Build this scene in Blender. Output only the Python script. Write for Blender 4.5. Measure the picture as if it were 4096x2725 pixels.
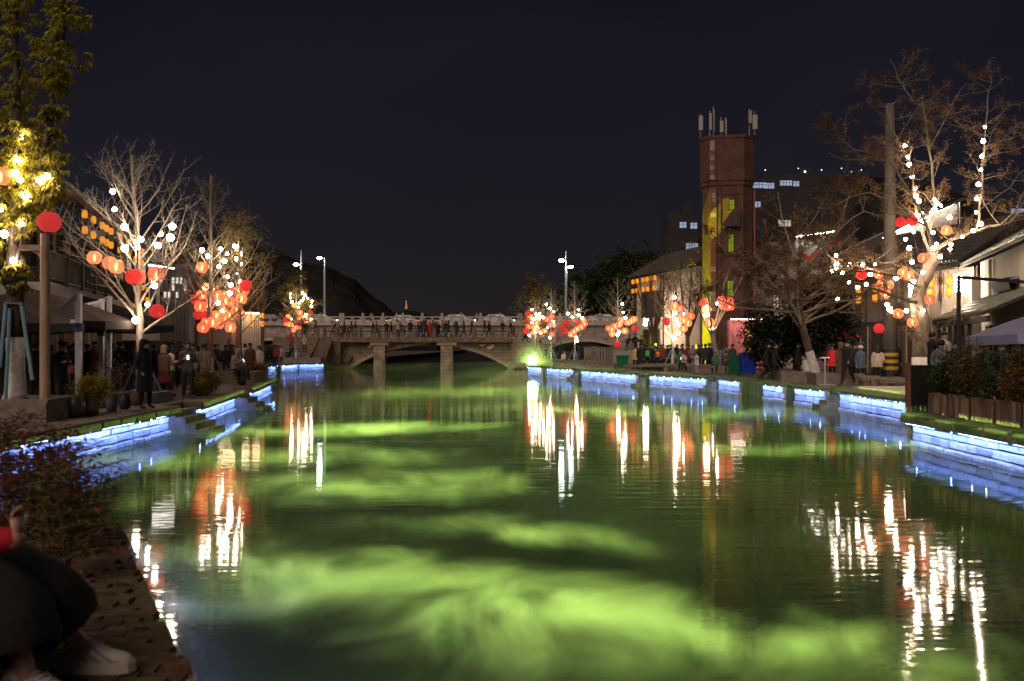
import bpy, math, random
from mathutils import Vector, Matrix, noise
PI = math.pi
for o in list(bpy.data.objects):
    bpy.data.objects.remove(o)
S = bpy.context.scene
COL = S.collection

# ------------------------------------------------------------------ camera
FPX, CAMH, HOR = 995.0, 2.4, 346.0          # focal length in pixels (1024 wide), eye height over the water, horizon row
cam = bpy.data.cameras.new("camera")
camo = bpy.data.objects.new("camera", cam)
COL.objects.link(camo)
cam.sensor_width = 36.0
cam.lens = FPX / 1024 * 36
cam.shift_y = 5.5 / 1024
cam.clip_start, cam.clip_end = 0.05, 6000
camo.location = (0, 0, CAMH)
camo.rotation_euler = (PI / 2, 0, 0)
cam.dof.use_dof = True
cam.dof.focus_distance = 60
cam.dof.aperture_fstop = 2.2
S.camera = camo

# ------------------------------------------------------------------ night sky and added fill sun
W = bpy.data.worlds.new("World")
S.world = W
W.use_nodes = True
nt = W.node_tree
nt.nodes.clear()
N = nt.nodes.new
out = N('ShaderNodeOutputWorld'); bg = N('ShaderNodeBackground'); bg2 = N('ShaderNodeBackground'); add = N('ShaderNodeAddShader')
sky = N('ShaderNodeTexSky')
sky.sky_type = 'NISHITA'; sky.sun_disc = False
sky.sun_elevation = math.radians(35); sky.sun_rotation = math.radians(200)
bg.inputs['Strength'].default_value = 0.0004          # moonlit air
nt.links.new(sky.outputs[0], bg.inputs['Color'])
tc = N('ShaderNodeTexCoord'); sep = N('ShaderNodeSeparateXYZ'); rmp = N('ShaderNodeValToRGB')
nt.links.new(tc.outputs['Generated'], sep.inputs[0]); nt.links.new(sep.outputs['Z'], rmp.inputs[0])
cr = rmp.color_ramp                                    # town glow near the horizon fading to navy overhead
cr.elements[0].position = 0.0; cr.elements[0].color = (.0175, .0145, .0152, 1)
cr.elements[1].position = 0.42; cr.elements[1].color = (.0058, .0050, .0112, 1)
e = cr.elements.new(0.12); e.color = (.0120, .0102, .0150, 1)
cn = N('ShaderNodeTexNoise'); cn.inputs['Scale'].default_value = 2.2; cn.inputs['Detail'].default_value = 5; cn.inputs['Distortion'].default_value = .6
cmp_ = N('ShaderNodeMapping'); cmp_.inputs['Scale'].default_value = (1, 1, 2.6)                # faint thin cloud over the town
nt.links.new(tc.outputs['Generated'], cmp_.inputs[0]); nt.links.new(cmp_.outputs[0], cn.inputs['Vector'])
cmr = N('ShaderNodeMapRange'); cmr.inputs[1].default_value = .3; cmr.inputs[2].default_value = .7; cmr.inputs[3].default_value = .68; cmr.inputs[4].default_value = 1.10
nt.links.new(cn.outputs[0], cmr.inputs[0]); csc = N('ShaderNodeVectorMath'); csc.operation = 'SCALE'
nt.links.new(rmp.outputs[0], csc.inputs[0]); nt.links.new(cmr.outputs[0], csc.inputs['Scale']); nt.links.new(csc.outputs[0], bg2.inputs['Color'])
nt.links.new(bg.outputs[0], add.inputs[0]); nt.links.new(bg2.outputs[0], add.inputs[1]); nt.links.new(add.outputs[0], out.inputs[0])
sun = bpy.data.lights.new("fill_sun", 'SUN'); sun.energy = 1.5; sun.angle = math.radians(55); sun.color = (1, .80, .66)  # warm fill lamp, added to brighten the bridge and house fronts
suno = bpy.data.objects.new("fill_sun", sun); COL.objects.link(suno)
suno.rotation_euler = Vector((math.sin(math.radians(28)), math.cos(math.radians(28)), -math.tan(math.radians(35)))).to_track_quat('-Z', 'Y').to_euler()

S.view_settings.view_transform = 'Standard'
S.view_settings.look = 'None'
S.view_settings.exposure = 0; S.view_settings.gamma = 1
S.view_settings.use_curve_mapping = False
S.render.engine = 'CYCLES'
cy = S.cycles
cy.use_denoising = True
try: cy.denoiser = 'OPENIMAGEDENOISE'
except Exception: pass
cy.max_bounces = 6; cy.diffuse_bounces = 2; cy.glossy_bounces = 3; cy.transmission_bounces = 4
cy.transparent_max_bounces = 12; cy.volume_bounces = 0
cy.caustics_reflective = False; cy.caustics_refractive = False
cy.sample_clamp_indirect = 4.0
cy.volume_step_rate = 0.4; cy.volume_max_steps = 48

# ------------------------------------------------------------------ helpers
def P(sx, sy, d):                       # a point of the photograph (4096 wide) at distance d
    return Vector(((sx / 4 - 512) * d / FPX, d, CAMH - (sy / 4 - HOR) * d / FPX))
def PX(sx, d): return (sx / 4 - 512) * d / FPX

class MB:
    def __init__(s): s.v, s.f, s.m = [], [], []
    def add(s, vs, fs, m=0):
        b = len(s.v); s.v.extend(tuple(x) for x in vs)
        s.f.extend(tuple(b + i for i in f) for f in fs); s.m.extend([m] * len(fs))
    def box(s, c, d, rz=0, m=0, taper=1.0):
        hx, hy, hz = d[0] / 2, d[1] / 2, d[2] / 2
        vs = []
        for z, t in ((-hz, 1), (hz, taper)):
            for x, y in ((-hx, -hy), (hx, -hy), (hx, hy), (-hx, hy)):
                x, y = x * t, y * t
                vs.append((c[0] + x * math.cos(rz) - y * math.sin(rz), c[1] + x * math.sin(rz) + y * math.cos(rz), c[2] + z))
        s.add(vs, [(0, 3, 2, 1), (4, 5, 6, 7), (0, 1, 5, 4), (1, 2, 6, 5), (2, 3, 7, 6), (3, 0, 4, 7)], m)
    def beam(s, a, b, w, h=None, m=0):
        a, b = Vector(a), Vector(b); h = h or w
        t = (b - a).normalized(); u = t.cross(Vector((0, 0, 1)))
        u = u.normalized() if u.length > 1e-3 else Vector((1, 0, 0)); n = u.cross(t)
        vs = [p + u * x * w / 2 + n * y * h / 2 for p in (a, b) for x, y in ((-1, -1), (1, -1), (1, 1), (-1, 1))]
        s.add(vs, [(0, 3, 2, 1), (4, 5, 6, 7), (0, 1, 5, 4), (1, 2, 6, 5), (2, 3, 7, 6), (3, 0, 4, 7)], m)
    def tube(s, pts, rad, n=6, m=0, cap=True):
        pts = [Vector(p) for p in pts]
        if not hasattr(rad, '__len__'): rad = [rad] * len(pts)
        vs, fs = [], []
        u = None
        for i, p in enumerate(pts):
            t = (pts[min(i + 1, len(pts) - 1)] - pts[max(i - 1, 0)])
            t = t.normalized() if t.length > 1e-9 else Vector((0, 0, 1))
            if u is None:
                u = t.cross(Vector((0.31, 0.77, 0.55))).normalized()
            u = (u - t * u.dot(t)); u = u.normalized() if u.length > 1e-6 else t.orthogonal().normalized()
            w = t.cross(u)
            for k in range(n):
                a = 2 * PI * k / n
                vs.append(p + (u * math.cos(a) + w * math.sin(a)) * rad[i])
        for i in range(len(pts) - 1):
            for k in range(n):
                a, b = i * n + k, i * n + (k + 1) % n
                fs.append((a, b, b + n, a + n))
        if cap:
            fs.append(tuple(range(n - 1, -1, -1))); fs.append(tuple((len(pts) - 1) * n + k for k in range(n)))
        s.add(vs, fs, m)
    def lathe(s, prof, n=12, c=(0, 0, 0), m=0, sx=1, sy=1):
        vs, fs = [], []
        for r, z in prof:
            for k in range(n):
                a = 2 * PI * k / n
                vs.append((c[0] + r * sx * math.cos(a), c[1] + r * sy * math.sin(a), c[2] + z))
        for i in range(len(prof) - 1):
            for k in range(n):
                a, b = i * n + k, i * n + (k + 1) % n
                fs.append((a, b, b + n, a + n))
        s.add(vs, fs, m)
    def ball(s, c, r, nu=10, nv=6, m=0):
        if not hasattr(r, '__len__'): r = (r, r, r)
        prof = [(max(math.sin(PI * j / nv), 1e-3), -math.cos(PI * j / nv)) for j in range(nv + 1)]
        vs, fs = [], []
        for q, z in prof:
            for k in range(nu):
                a = 2 * PI * k / nu
                vs.append((c[0] + q * r[0] * math.cos(a), c[1] + q * r[1] * math.sin(a), c[2] + z * r[2]))
        for i in range(nv):
            for k in range(nu):
                a, b = i * nu + k, i * nu + (k + 1) % nu
                fs.append((a, b, b + nu, a + nu))
        s.add(vs, fs, m)
    def prism(s, poly, z0, z1, m=0):
        n = len(poly)
        if sum(poly[i][0] * poly[(i + 1) % n][1] - poly[(i + 1) % n][0] * poly[i][1] for i in range(n)) < 0: poly = poly[::-1]
        vs = [(x, y, z0) for x, y in poly] + [(x, y, z1) for x, y in poly]
        fs = [tuple(range(n - 1, -1, -1)), tuple(range(n, 2 * n))] + [(i, (i + 1) % n, n + (i + 1) % n, n + i) for i in range(n)]
        s.add(vs, fs, m)
    def loft(s, rings, m=0, cap=True):
        n = len(rings[0]); vs = [p for r in rings for p in r]; fs = []
        for i in range(len(rings) - 1):
            for k in range(n):
                a, b = i * n + k, i * n + (k + 1) % n
                fs.append((a, b, b + n, a + n))
        if cap: fs.append(tuple(range(n - 1, -1, -1))); fs.append(tuple((len(rings) - 1) * n + k for k in range(n)))
        s.add(vs, fs, m)
    def mesh(s, name, mats, smooth=False):
        me = bpy.data.meshes.new(name)
        me.from_pydata(s.v, [], s.f)
        for m in (mats if isinstance(mats, (list, tuple)) else [mats]): me.materials.append(m)
        if any(s.m): me.polygons.foreach_set('material_index', s.m)
        if smooth: me.polygons.foreach_set('use_smooth', [True] * len(me.polygons))
        me.update()
        return me
    def build(s, name, mats, parent=None, smooth=False, loc=None):
        return link(name, s.mesh(name, mats, smooth), parent, loc)

def link(name, me, parent=None, loc=None, rot=None, scale=None):
    o = bpy.data.objects.new(name, me); COL.objects.link(o)
    if parent: o.parent = parent
    if loc is not None: o.location = loc
    if rot is not None: o.rotation_euler = rot
    if scale is not None: o.scale = scale
    return o
def tag(o, label=None, cat=None, group=None, kind=None):
    if label: o['label'] = label
    if cat: o['category'] = cat
    if group: o['group'] = group
    if kind: o['kind'] = kind
    return o
def thing(name, label, cat, loc=(0, 0, 0), rz=0, group=None):
    o = bpy.data.objects.new(name, None); COL.objects.link(o)
    o.empty_display_size = .2
    o.location = loc; o.rotation_euler = (0, 0, rz)
    return tag(o, label, cat, group)
ORD = "first second third fourth fifth sixth seventh eighth ninth tenth eleventh twelfth thirteenth fourteenth fifteenth sixteenth seventeenth eighteenth nineteenth twentieth twenty-first twenty-second twenty-third twenty-fourth twenty-fifth twenty-sixth twenty-seventh twenty-eighth twenty-ninth thirtieth thirty-first thirty-second thirty-third thirty-fourth thirty-fifth".split()

MATS = {}
def M(name, col, rough=.75, var=.25, sc=6.0, bump=.15, emis=None, es=0.0, metal=0.0, stretch=(1, 1, 1), spec=.4, detail=5):
    if name in MATS: return MATS[name]
    m = bpy.data.materials.new(name); m.use_nodes = True
    t = m.node_tree; b = t.nodes['Principled BSDF']
    L = t.links.new
    if var > 0:
        c = t.nodes.new('ShaderNodeTexCoord'); mp = t.nodes.new('ShaderNodeMapping'); mp.inputs['Scale'].default_value = stretch
        nz = t.nodes.new('ShaderNodeTexNoise'); nz.inputs['Scale'].default_value = sc; nz.inputs['Detail'].default_value = detail
        r = t.nodes.new('ShaderNodeValToRGB')
        r.color_ramp.elements[0].position = .3; r.color_ramp.elements[1].position = .7
        r.color_ramp.elements[0].color = tuple(x * (1 - var) for x in col) + (1,)
        r.color_ramp.elements[1].color = tuple(min(1, x * (1 + var)) for x in col) + (1,)
        oi = t.nodes.new('ShaderNodeObjectInfo'); ad = t.nodes.new('ShaderNodeVectorMath'); ad.operation = 'ADD'
        L(c.outputs['Object'], mp.inputs[0]); L(mp.outputs[0], ad.inputs[0]); L(oi.outputs['Random'], ad.inputs[1])
        L(ad.outputs[0], nz.inputs['Vector']); L(nz.outputs[0], r.inputs[0]); L(r.outputs[0], b.inputs['Base Color'])
        if bump > 0:
            bp = t.nodes.new('ShaderNodeBump'); bp.inputs['Strength'].default_value = bump; bp.inputs['Distance'].default_value = .05
            L(nz.outputs[0], bp.inputs['Height']); L(bp.outputs[0], b.inputs['Normal'])
    else: b.inputs['Base Color'].default_value = (*col, 1)
    b.inputs['Roughness'].default_value = rough; b.inputs['Metallic'].default_value = metal
    b.inputs['Specular IOR Level'].default_value = spec
    if emis:
        b.inputs['Emission Color'].default_value = (*emis, 1); b.inputs['Emission Strength'].default_value = es
    MATS[name] = m
    return m
def leafmat(name, col, var=.5, sc=3, tl=.45):
    m = M(name, col, .65, var, sc, 0); t = m.node_tree; b = t.nodes['Principled BSDF']; o = t.nodes['Material Output']
    x = t.nodes.new('ShaderNodeBsdfTranslucent'); mx = t.nodes.new('ShaderNodeMixShader'); mx.inputs[0].default_value = tl
    t.links.new(b.inputs['Base Color'].links[0].from_socket, x.inputs[0]); t.links.new(b.outputs[0], mx.inputs[1]); t.links.new(x.outputs[0], mx.inputs[2]); t.links.new(mx.outputs[0], o.inputs[0])
    return m
def EM(name, col, st, sample=True):
    if name in MATS: return MATS[name]
    m = bpy.data.materials.new(name); m.use_nodes = True; t = m.node_tree; t.nodes.clear()
    e = t.nodes.new('ShaderNodeEmission'); o = t.nodes.new('ShaderNodeOutputMaterial')
    e.inputs[0].default_value = (*col, 1); e.inputs[1].default_value = st
    t.links.new(e.outputs[0], o.inputs[0])
    if not sample: m.cycles.emission_sampling = 'NONE'
    MATS[name] = m
    return m
def brick_mat(name, c1, c2, mortar, bw, bh, rough=.8, bump=.6, ms=.02, wall=True):
    if name in MATS: return MATS[name]
    m = M(name, c1, rough); t = m.node_tree; b = t.nodes['Principled BSDF']; L = t.links.new
    c = t.nodes.new('ShaderNodeTexCoord'); sp = t.nodes.new('ShaderNodeSeparateXYZ'); cb = t.nodes.new('ShaderNodeCombineXYZ')
    L(c.outputs['Object'], sp.inputs[0])
    if wall:
        a = t.nodes.new('ShaderNodeMath'); a.operation = 'ADD'
        L(sp.outputs[0], a.inputs[0]); L(sp.outputs[1], a.inputs[1]); L(a.outputs[0], cb.inputs[0]); L(sp.outputs[2], cb.inputs[1])
    else:
        L(sp.outputs[0], cb.inputs[0]); L(sp.outputs[1], cb.inputs[1])
    br = t.nodes.new('ShaderNodeTexBrick')
    br.inputs['Scale'].default_value = 1; br.inputs['Brick Width'].default_value = bw; br.inputs['Row Height'].default_value = bh
    br.inputs['Mortar Size'].default_value = ms * bh / .25; br.inputs['Mortar Smooth'].default_value = .3
    br.inputs['Color1'].default_value = (*c1, 1); br.inputs['Color2'].default_value = (*c2, 1); br.inputs['Mortar'].default_value = (*mortar, 1)
    L(cb.outputs[0], br.inputs['Vector'])
    nz = t.nodes.new('ShaderNodeTexNoise'); nz.inputs['Scale'].default_value = 1.3; nz.inputs['Detail'].default_value = 8; nz.inputs['Roughness'].default_value = .7
    L(c.outputs['Object'], nz.inputs['Vector'])
    mr = t.nodes.new('ShaderNodeMapRange'); mr.inputs[1].default_value = .3; mr.inputs[2].default_value = .7; mr.inputs[3].default_value = .45; mr.inputs[4].default_value = 1.3
    L(nz.outputs[0], mr.inputs[0])
    mx = t.nodes.new('ShaderNodeVectorMath'); mx.operation = 'SCALE'
    L(br.outputs['Color'], mx.inputs[0]); L(mr.outputs[0], mx.inputs['Scale']); L(mx.outputs[0], b.inputs['Base Color'])
    bp = [n for n in t.nodes if n.type == 'BUMP'][0]
    sb = t.nodes.new('ShaderNodeMath'); sb.operation = 'SUBTRACT'
    L(nz.outputs[0], sb.inputs[0]); L(br.outputs['Fac'], sb.inputs[1]); L(sb.outputs[0], bp.inputs['Height'])
    bp.inputs['Strength'].default_value = bump; bp.inputs['Distance'].default_value = .03
    return m
# ================================================================== SETTING: water, banks, hills, mist
BZ = 0.78                                              # height of both banks over the water
mw = bpy.data.materials.new("canal_water"); mw.use_nodes = True
t = mw.node_tree; b = t.nodes['Principled BSDF']; L = t.links.new
b.inputs['Base Color'].default_value = (.022, .026, .014, 1); b.inputs['Roughness'].default_value = .045; b.inputs['IOR'].default_value = 1.333
b.inputs['Specular IOR Level'].default_value = .75
c = t.nodes.new('ShaderNodeTexCoord')
def ripple(sx, sy, sc, det):
    mp = t.nodes.new('ShaderNodeMapping'); mp.inputs['Scale'].default_value = (sx, sy, 1); mp.inputs['Rotation'].default_value = (0, 0, .05)
    nz = t.nodes.new('ShaderNodeTexNoise'); nz.inputs['Scale'].default_value = sc; nz.inputs['Detail'].default_value = det; nz.inputs['Distortion'].default_value = .4
    L(c.outputs['Object'], mp.inputs[0]); L(mp.outputs[0], nz.inputs['Vector']); return nz.outputs[0]
r1 = ripple(.35, 1.9, 2.2, 3); r2 = ripple(.12, .5, 1.0, 2); r3 = ripple(.05, .08, 1.0, 2)
am = t.nodes.new('ShaderNodeMapRange'); am.inputs[1].default_value = .35; am.inputs[2].default_value = .65; am.inputs[3].default_value = .25; am.inputs[4].default_value = 1.2
L(r3, am.inputs[0])
ml = t.nodes.new('ShaderNodeMath'); ml.operation = 'MULTIPLY'; L(r1, ml.inputs[0]); L(am.outputs[0], ml.inputs[1])
ma = t.nodes.new('ShaderNodeMath'); ma.operation = 'MULTIPLY_ADD'; L(r2, ma.inputs[0]); ma.inputs[1].default_value = 1.6; L(ml.outputs[0], ma.inputs[2])
bp = t.nodes.new('ShaderNodeBump'); bp.inputs['Strength'].default_value = 1.0; bp.inputs['Distance'].default_value = .0042
L(ma.outputs[0], bp.inputs['Height']); L(bp.outputs[0], b.inputs['Normal'])
mb = MB(); mb.add([(-70, -30, 0), (45, -30, 0), (45, 420, 0), (-70, 420, 0)], [(0, 1, 2, 3)])
tag(mb.build("water", mw), kind='structure')
mb = MB(); mb.add([(-3500, -300, -1.5), (3500, -300, -1.5), (3500, 5500, -1.5), (-3500, 5500, -1.5)], [(0, 1, 2, 3)])
tag(mb.build("ground", M("earth", (.05, .045, .035), .95, sc=.5)), kind='structure')

PAVE = brick_mat("bank_paving", (.17, .13, .105), (.12, .095, .08), (.05, .045, .04), 1.2, .6, wall=False, bump=.5)
PAVER = brick_mat("right_paving", (.13, .125, .09), (.10, .10, .07), (.05, .05, .04), 1.0, .5, wall=False, bump=.5)
LB = [(-9.5, 9.0), (-9.5, 28.2), (-10.5, 37), (-12.4, 50), (-13.3, 53), (-20.1, 82), (-21.0, 82.6), (-21.0, 95.6), (-18.4, 96.2), (-19.2, 106)]
mb = MB(); mb.prism([(-70, 9.0)] + LB + [(-19.2, 420), (-70, 420)], -1.4, BZ)
tag(mb.build("left_bank", PAVE), kind='structure')
RB = [(9.95, -25), (9.95, 24.6), (12.5, 26.5), (12.5, 37.6), (11.9, 45.4), (11.2, 52), (8.5, 59), (5.3, 70), (3.0, 77.2), (1.6, 84), (1.5, 90), (4.0, 106)]
mb = MB(); mb.prism(RB + [(4.0, 420), (45, 420), (45, -25)], -1.4, BZ)
tag(mb.build("right_bank", PAVER), kind='structure')
# the near quay on the left, its edge running away from the camera
QE = lambda y: -1.5 - (y - 4.75) * .4838
mb = MB(); mb.prism([(-30, -20), (QE(-20) - .1, -20), (QE(9.3) - .1, 9.3), (-9.3, 9.3), (-9.3, 8.9), (-30, 8.9)], -1.4, BZ - .06)
tag(mb.build("quay", M("quay_earth", (.05, .036, .026), .95, sc=4)), kind='structure')

# ---- mist lying over the canal, lit by the laser
poly = [(-.40, 2.7), (9.4, 2.7), (9.4, 24), (11.9, 27), (11.9, 37), (11.2, 45), (13.5, 58), (9.5, 70), (6, 78), (3.2, 85.5), (-19.9, 80), (-13.2, 53), (-12, 49.5), (-9.1, 29), (-9.1, 9.8), (-3.65, 9.45)]
MS, MX, MZ0, MTH = .0055, .008, .535, .13                        # slope, height at y=0 and thickness of the lit sheet of mist
mm = bpy.data.materials.new("laser_mist"); mm.use_nodes = True
t = mm.node_tree; t.nodes.clear(); L = t.links.new
o_ = t.nodes.new('ShaderNodeOutputMaterial'); pv = t.nodes.new('ShaderNodeVolumePrincipled')
pv.inputs['Color'].default_value = (1, 1, 1, 1); pv.inputs['Anisotropy'].default_value = .55
L(pv.outputs[0], o_.inputs['Volume'])
g = t.nodes.new('ShaderNodeNewGeometry')
def mth(op, a, b_=None, c_=None, clamp=False):
    n = t.nodes.new('ShaderNodeMath'); n.operation = op; n.use_clamp = clamp
    for i, x in enumerate((a, b_, c_)):
        if x is None: continue
        if isinstance(x, (int, float)): n.inputs[i].default_value = x
        else: L(x, n.inputs[i])
    return n.outputs[0]
nz = t.nodes.new('ShaderNodeTexNoise'); nz.inputs['Scale'].default_value = .85; nz.inputs['Detail'].default_value = 8; nz.inputs['Distortion'].default_value = 1.0; nz.inputs['Roughness'].default_value = .62
L(g.outputs['Position'], nz.inputs['Vector'])
swirl = t.nodes.new('ShaderNodeMapRange'); swirl.inputs[1].default_value = .40; swirl.inputs[2].default_value = .68; L(nz.outputs[0], swirl.inputs[0])
# drifting banks of mist: x, y, radius across, radius along, heading, weight
PUFFS = [(-.70, 7.05, 2.2, .95, -.36, .95), (.75, 6.1, 1.55, .85, -.72, 1.05), (-2.6, 8.35, 1.7, .55, -.2, .5), (-3.3, 20.4, 2.7, 1.3, .25, .62), (-2.35, 12.4, 2.2, 1.3, .2, .5),
         (-.12, 9.6, 1.3, .5, -.4, .42), (.75, 9.0, 1.1, .36, -.5, .3), (5.2, 16.4, 3.0, .8, .1, .26), (-4.0, 15.6, 2.6, 1.4, 0, .35), (1.5, 26, 2.8, 1.8, -.3, .14), (-1.7, 35, 4, 3, .2, .12), (5.0, 24, 3, 1.7, .3, .14), (2.1, 5.6, 1.0, .5, -.4, .4), (-.8, 4.9, .9, .7, .3, .22)]
tot = None
for (x, y, rx, ry, a, w) in PUFFS:
    mp = t.nodes.new('ShaderNodeMapping'); mp.vector_type = 'TEXTURE'
    mp.inputs['Location'].default_value = (x, y, MZ0); mp.inputs['Rotation'].default_value = (0, 0, a); mp.inputs['Scale'].default_value = (rx, ry, 90)
    L(g.outputs['Position'], mp.inputs[0])
    ln = t.nodes.new('ShaderNodeVectorMath'); ln.operation = 'LENGTH'; L(mp.outputs[0], ln.inputs[0])
    # soft falloff, frayed by the noise
    dd = mth('SUBTRACT', ln.outputs['Value'], mth('MULTIPLY', mth('SUBTRACT', nz.outputs[0], .5), 1.7))
    v = mth('MULTIPLY', mth('SUBTRACT', 1.25, dd, clamp=True), w)
    tot = v if tot is None else mth('ADD', tot, v)
puff = mth('MULTIPLY', tot, mth('ADD', mth('POWER', swirl.outputs[0], 1.3), .12))
sy = t.nodes.new('ShaderNodeSeparateXYZ'); L(g.outputs['Position'], sy.inputs[0])
thin = mth('MULTIPLY', mth('DIVIDE', .10, mth('ADD', sy.outputs['Y'], 1.5)), mth('ADD', .55, swirl.outputs[0]))
dl = t.nodes.new('ShaderNodeVectorMath'); dl.operation = 'DISTANCE'; dl.inputs[1].default_value = (1.75, 84.4, 1.1); L(g.outputs['Position'], dl.inputs[0])
far = mth('DIVIDE', .13, mth('ADD', dl.outputs['Value'], 3.0))          # density raised towards the laser to brighten its thin lit layer
dens = mth('ADD', mth('ADD', thin, mth('MULTIPLY', far, .9)), mth('MULTIPLY', puff, .52))
L(dens, pv.inputs['Density'])
mb = MB(); mb.prism(poly, MZ0, MZ0 + MTH); mb.v = [(x, y, z + MS * y + MX * x) for x, y, z in mb.v]
mist = tag(mb.build("mist", mm), "green lit mist drifting low over the canal", None, None, 'stuff')

# ---- the laser projector on the right bank: a real lamp whose beam is a flat fan
LP = Vector((1.75, 84.4, MZ0 + MTH / 2 + MS * 84.4 + MX * 1.75))
ll = bpy.data.lights.new("laser_beam", 'POINT'); ll.energy = 4000; ll.shadow_soft_size = 0.0
ll.use_nodes = True; lt = ll.node_tree; em = lt.nodes['Emission']
tcn = lt.nodes.new('ShaderNodeTexCoord'); sz = lt.nodes.new('ShaderNodeSeparateXYZ'); lt.links.new(tcn.outputs['Normal'], sz.inputs[0])
ab = lt.nodes.new('ShaderNodeMath'); ab.operation = 'ABSOLUTE'; ms = lt.nodes.new('ShaderNodeMath'); ms.operation = 'MULTIPLY_ADD'; ms.inputs[1].default_value = -MS
mx_ = lt.nodes.new('ShaderNodeMath'); mx_.operation = 'MULTIPLY_ADD'; mx_.inputs[1].default_value = -MX
lt.links.new(sz.outputs['X'], mx_.inputs[0]); lt.links.new(sz.outputs['Z'], mx_.inputs[2])
lt.links.new(sz.outputs['Y'], ms.inputs[0]); lt.links.new(mx_.outputs[0], ms.inputs[2]); lt.links.new(ms.outputs[0], ab.inputs[0])
mr = lt.nodes.new('ShaderNodeMapRange'); mr.inputs[1].default_value = .0007; mr.inputs[2].default_value = .0015; mr.inputs[3].default_value = 1; mr.inputs[4].default_value = 0
lt.links.new(ab.outputs[0], mr.inputs[0])
lf = lt.nodes.new('ShaderNodeLightFalloff'); lf.inputs[0].default_value = .074
# the fan is weaker towards the near left bank: azimuth of the ray from straight back at the viewer
az = lt.nodes.new('ShaderNodeMath'); az.operation = 'ARCTAN2'; ny = lt.nodes.new('ShaderNodeMath'); ny.operation = 'MULTIPLY'; ny.inputs[1].default_value = -1
nx = lt.nodes.new('ShaderNodeMath'); nx.operation = 'MULTIPLY'; nx.inputs[1].default_value = -1
lt.links.new(sz.outputs['X'], nx.inputs[0]); lt.links.new(sz.outputs['Y'], ny.inputs[0]); lt.links.new(nx.outputs[0], az.inputs[0]); lt.links.new(ny.outputs[0], az.inputs[1])
fan = lt.nodes.new('ShaderNodeValToRGB'); fr_ = lt.nodes.new('ShaderNodeMapRange'); fr_.inputs[1].default_value = -.8; fr_.inputs[2].default_value = 1.2
lt.links.new(az.outputs[0], fr_.inputs[0]); lt.links.new(fr_.outputs[0], fan.inputs[0])
fan.color_ramp.elements[0].position = 0; fan.color_ramp.elements[0].color = (1, 1, 1, 1); fan.color_ramp.elements[1].position = 1; fan.color_ramp.elements[1].color = (1, 1, 1, 1)
for a_, v_ in ((.135, 1.0), (.172, .22), (.36, .22), (.46, .9)):
    q_ = fan.color_ramp.elements.new((a_ + .8) / 2.0); q_.color = (v_, v_, v_, 1)
mf = lt.nodes.new('ShaderNodeMath'); mf.operation = 'MULTIPLY'; lt.links.new(mr.outputs[0], mf.inputs[0]); lt.links.new(fan.outputs[0], mf.inputs[1])
m2 = lt.nodes.new('ShaderNodeMath'); m2.operation = 'MULTIPLY'
lt.links.new(mf.outputs[0], m2.inputs[0]); lt.links.new(lf.outputs['Constant'], m2.inputs[1]); lt.links.new(m2.outputs[0], em.inputs['Strength'])
em.inputs['Color'].default_value = (.62, 1, .16, 1)
lo = bpy.data.objects.new("laser_beam", ll); COL.objects.link(lo); lo.location = LP
# ================================================================== embankment walls: stone courses, coping, LED strip
STONE = [M("lit_stone_a", (.42, .41, .39), .9, .3, 5, .5), M("lit_stone_b", (.33, .33, .33), .9, .35, 6, .5), M("lit_stone_c", (.48, .46, .43), .9, .25, 7, .5)]
COPE = M("coping_stone", (.16, .13, .10), .85, .35, 4, .4)
COPER = M("coping_mossy", (.11, .115, .06), .9, .4, 4, .4)
CORE = M("wall_core", (.05, .05, .05), .95)
LED = EM("led_strip_light", (.17, .29, 1.0), 200)
CABLE = M("cable", (.03, .03, .03), .6, 0)
def rough_block(seed, n=.05):
    r = random.Random(seed); mb = MB(); q = []
    for z in (-.5, .5):
        for x, y in ((-.5, -.5), (.5, -.5), (.5, .5), (-.5, .5)): q.append((x + r.uniform(-n, n) * .6, y + r.uniform(-n, n) * 2, z + r.uniform(-n, n)))
    # bevelled look: front face pulled in as a pillow
    mb.add(q, [(0, 3, 2, 1), (4, 5, 6, 7), (1, 2, 6, 5), (2, 3, 7, 6), (3, 0, 4, 7)])
    b = len(mb.v)
    ins = [(q[i][0] * .88, q[i][1] - .12 + r.uniform(-.05, .05), q[i][2] * .82) for i in (0, 1, 5, 4)]
    mb.v += ins; i0, i1, i5, i4 = 0, 1, 5, 4
    for f in ((i0, i1, b + 1, b), (i1, i5, b + 2, b + 1), (i5, i4, b + 3, b + 2), (i4, i0, b, b + 3), (b, b + 1, b + 2, b + 3)):
        mb.f.append(f); mb.m.append(0)
    return mb
BLK = [[rough_block(10 * i + j).mesh("stone", m) for i in range(4)] for j, m in enumerate(STONE)]
CBLK = [rough_block(77 + i, .03).mesh("coping", COPE) for i in range(3)]
CBLKR = [rough_block(87 + i, .03).mesh("coping", COPER) for i in range(3)]
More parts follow.
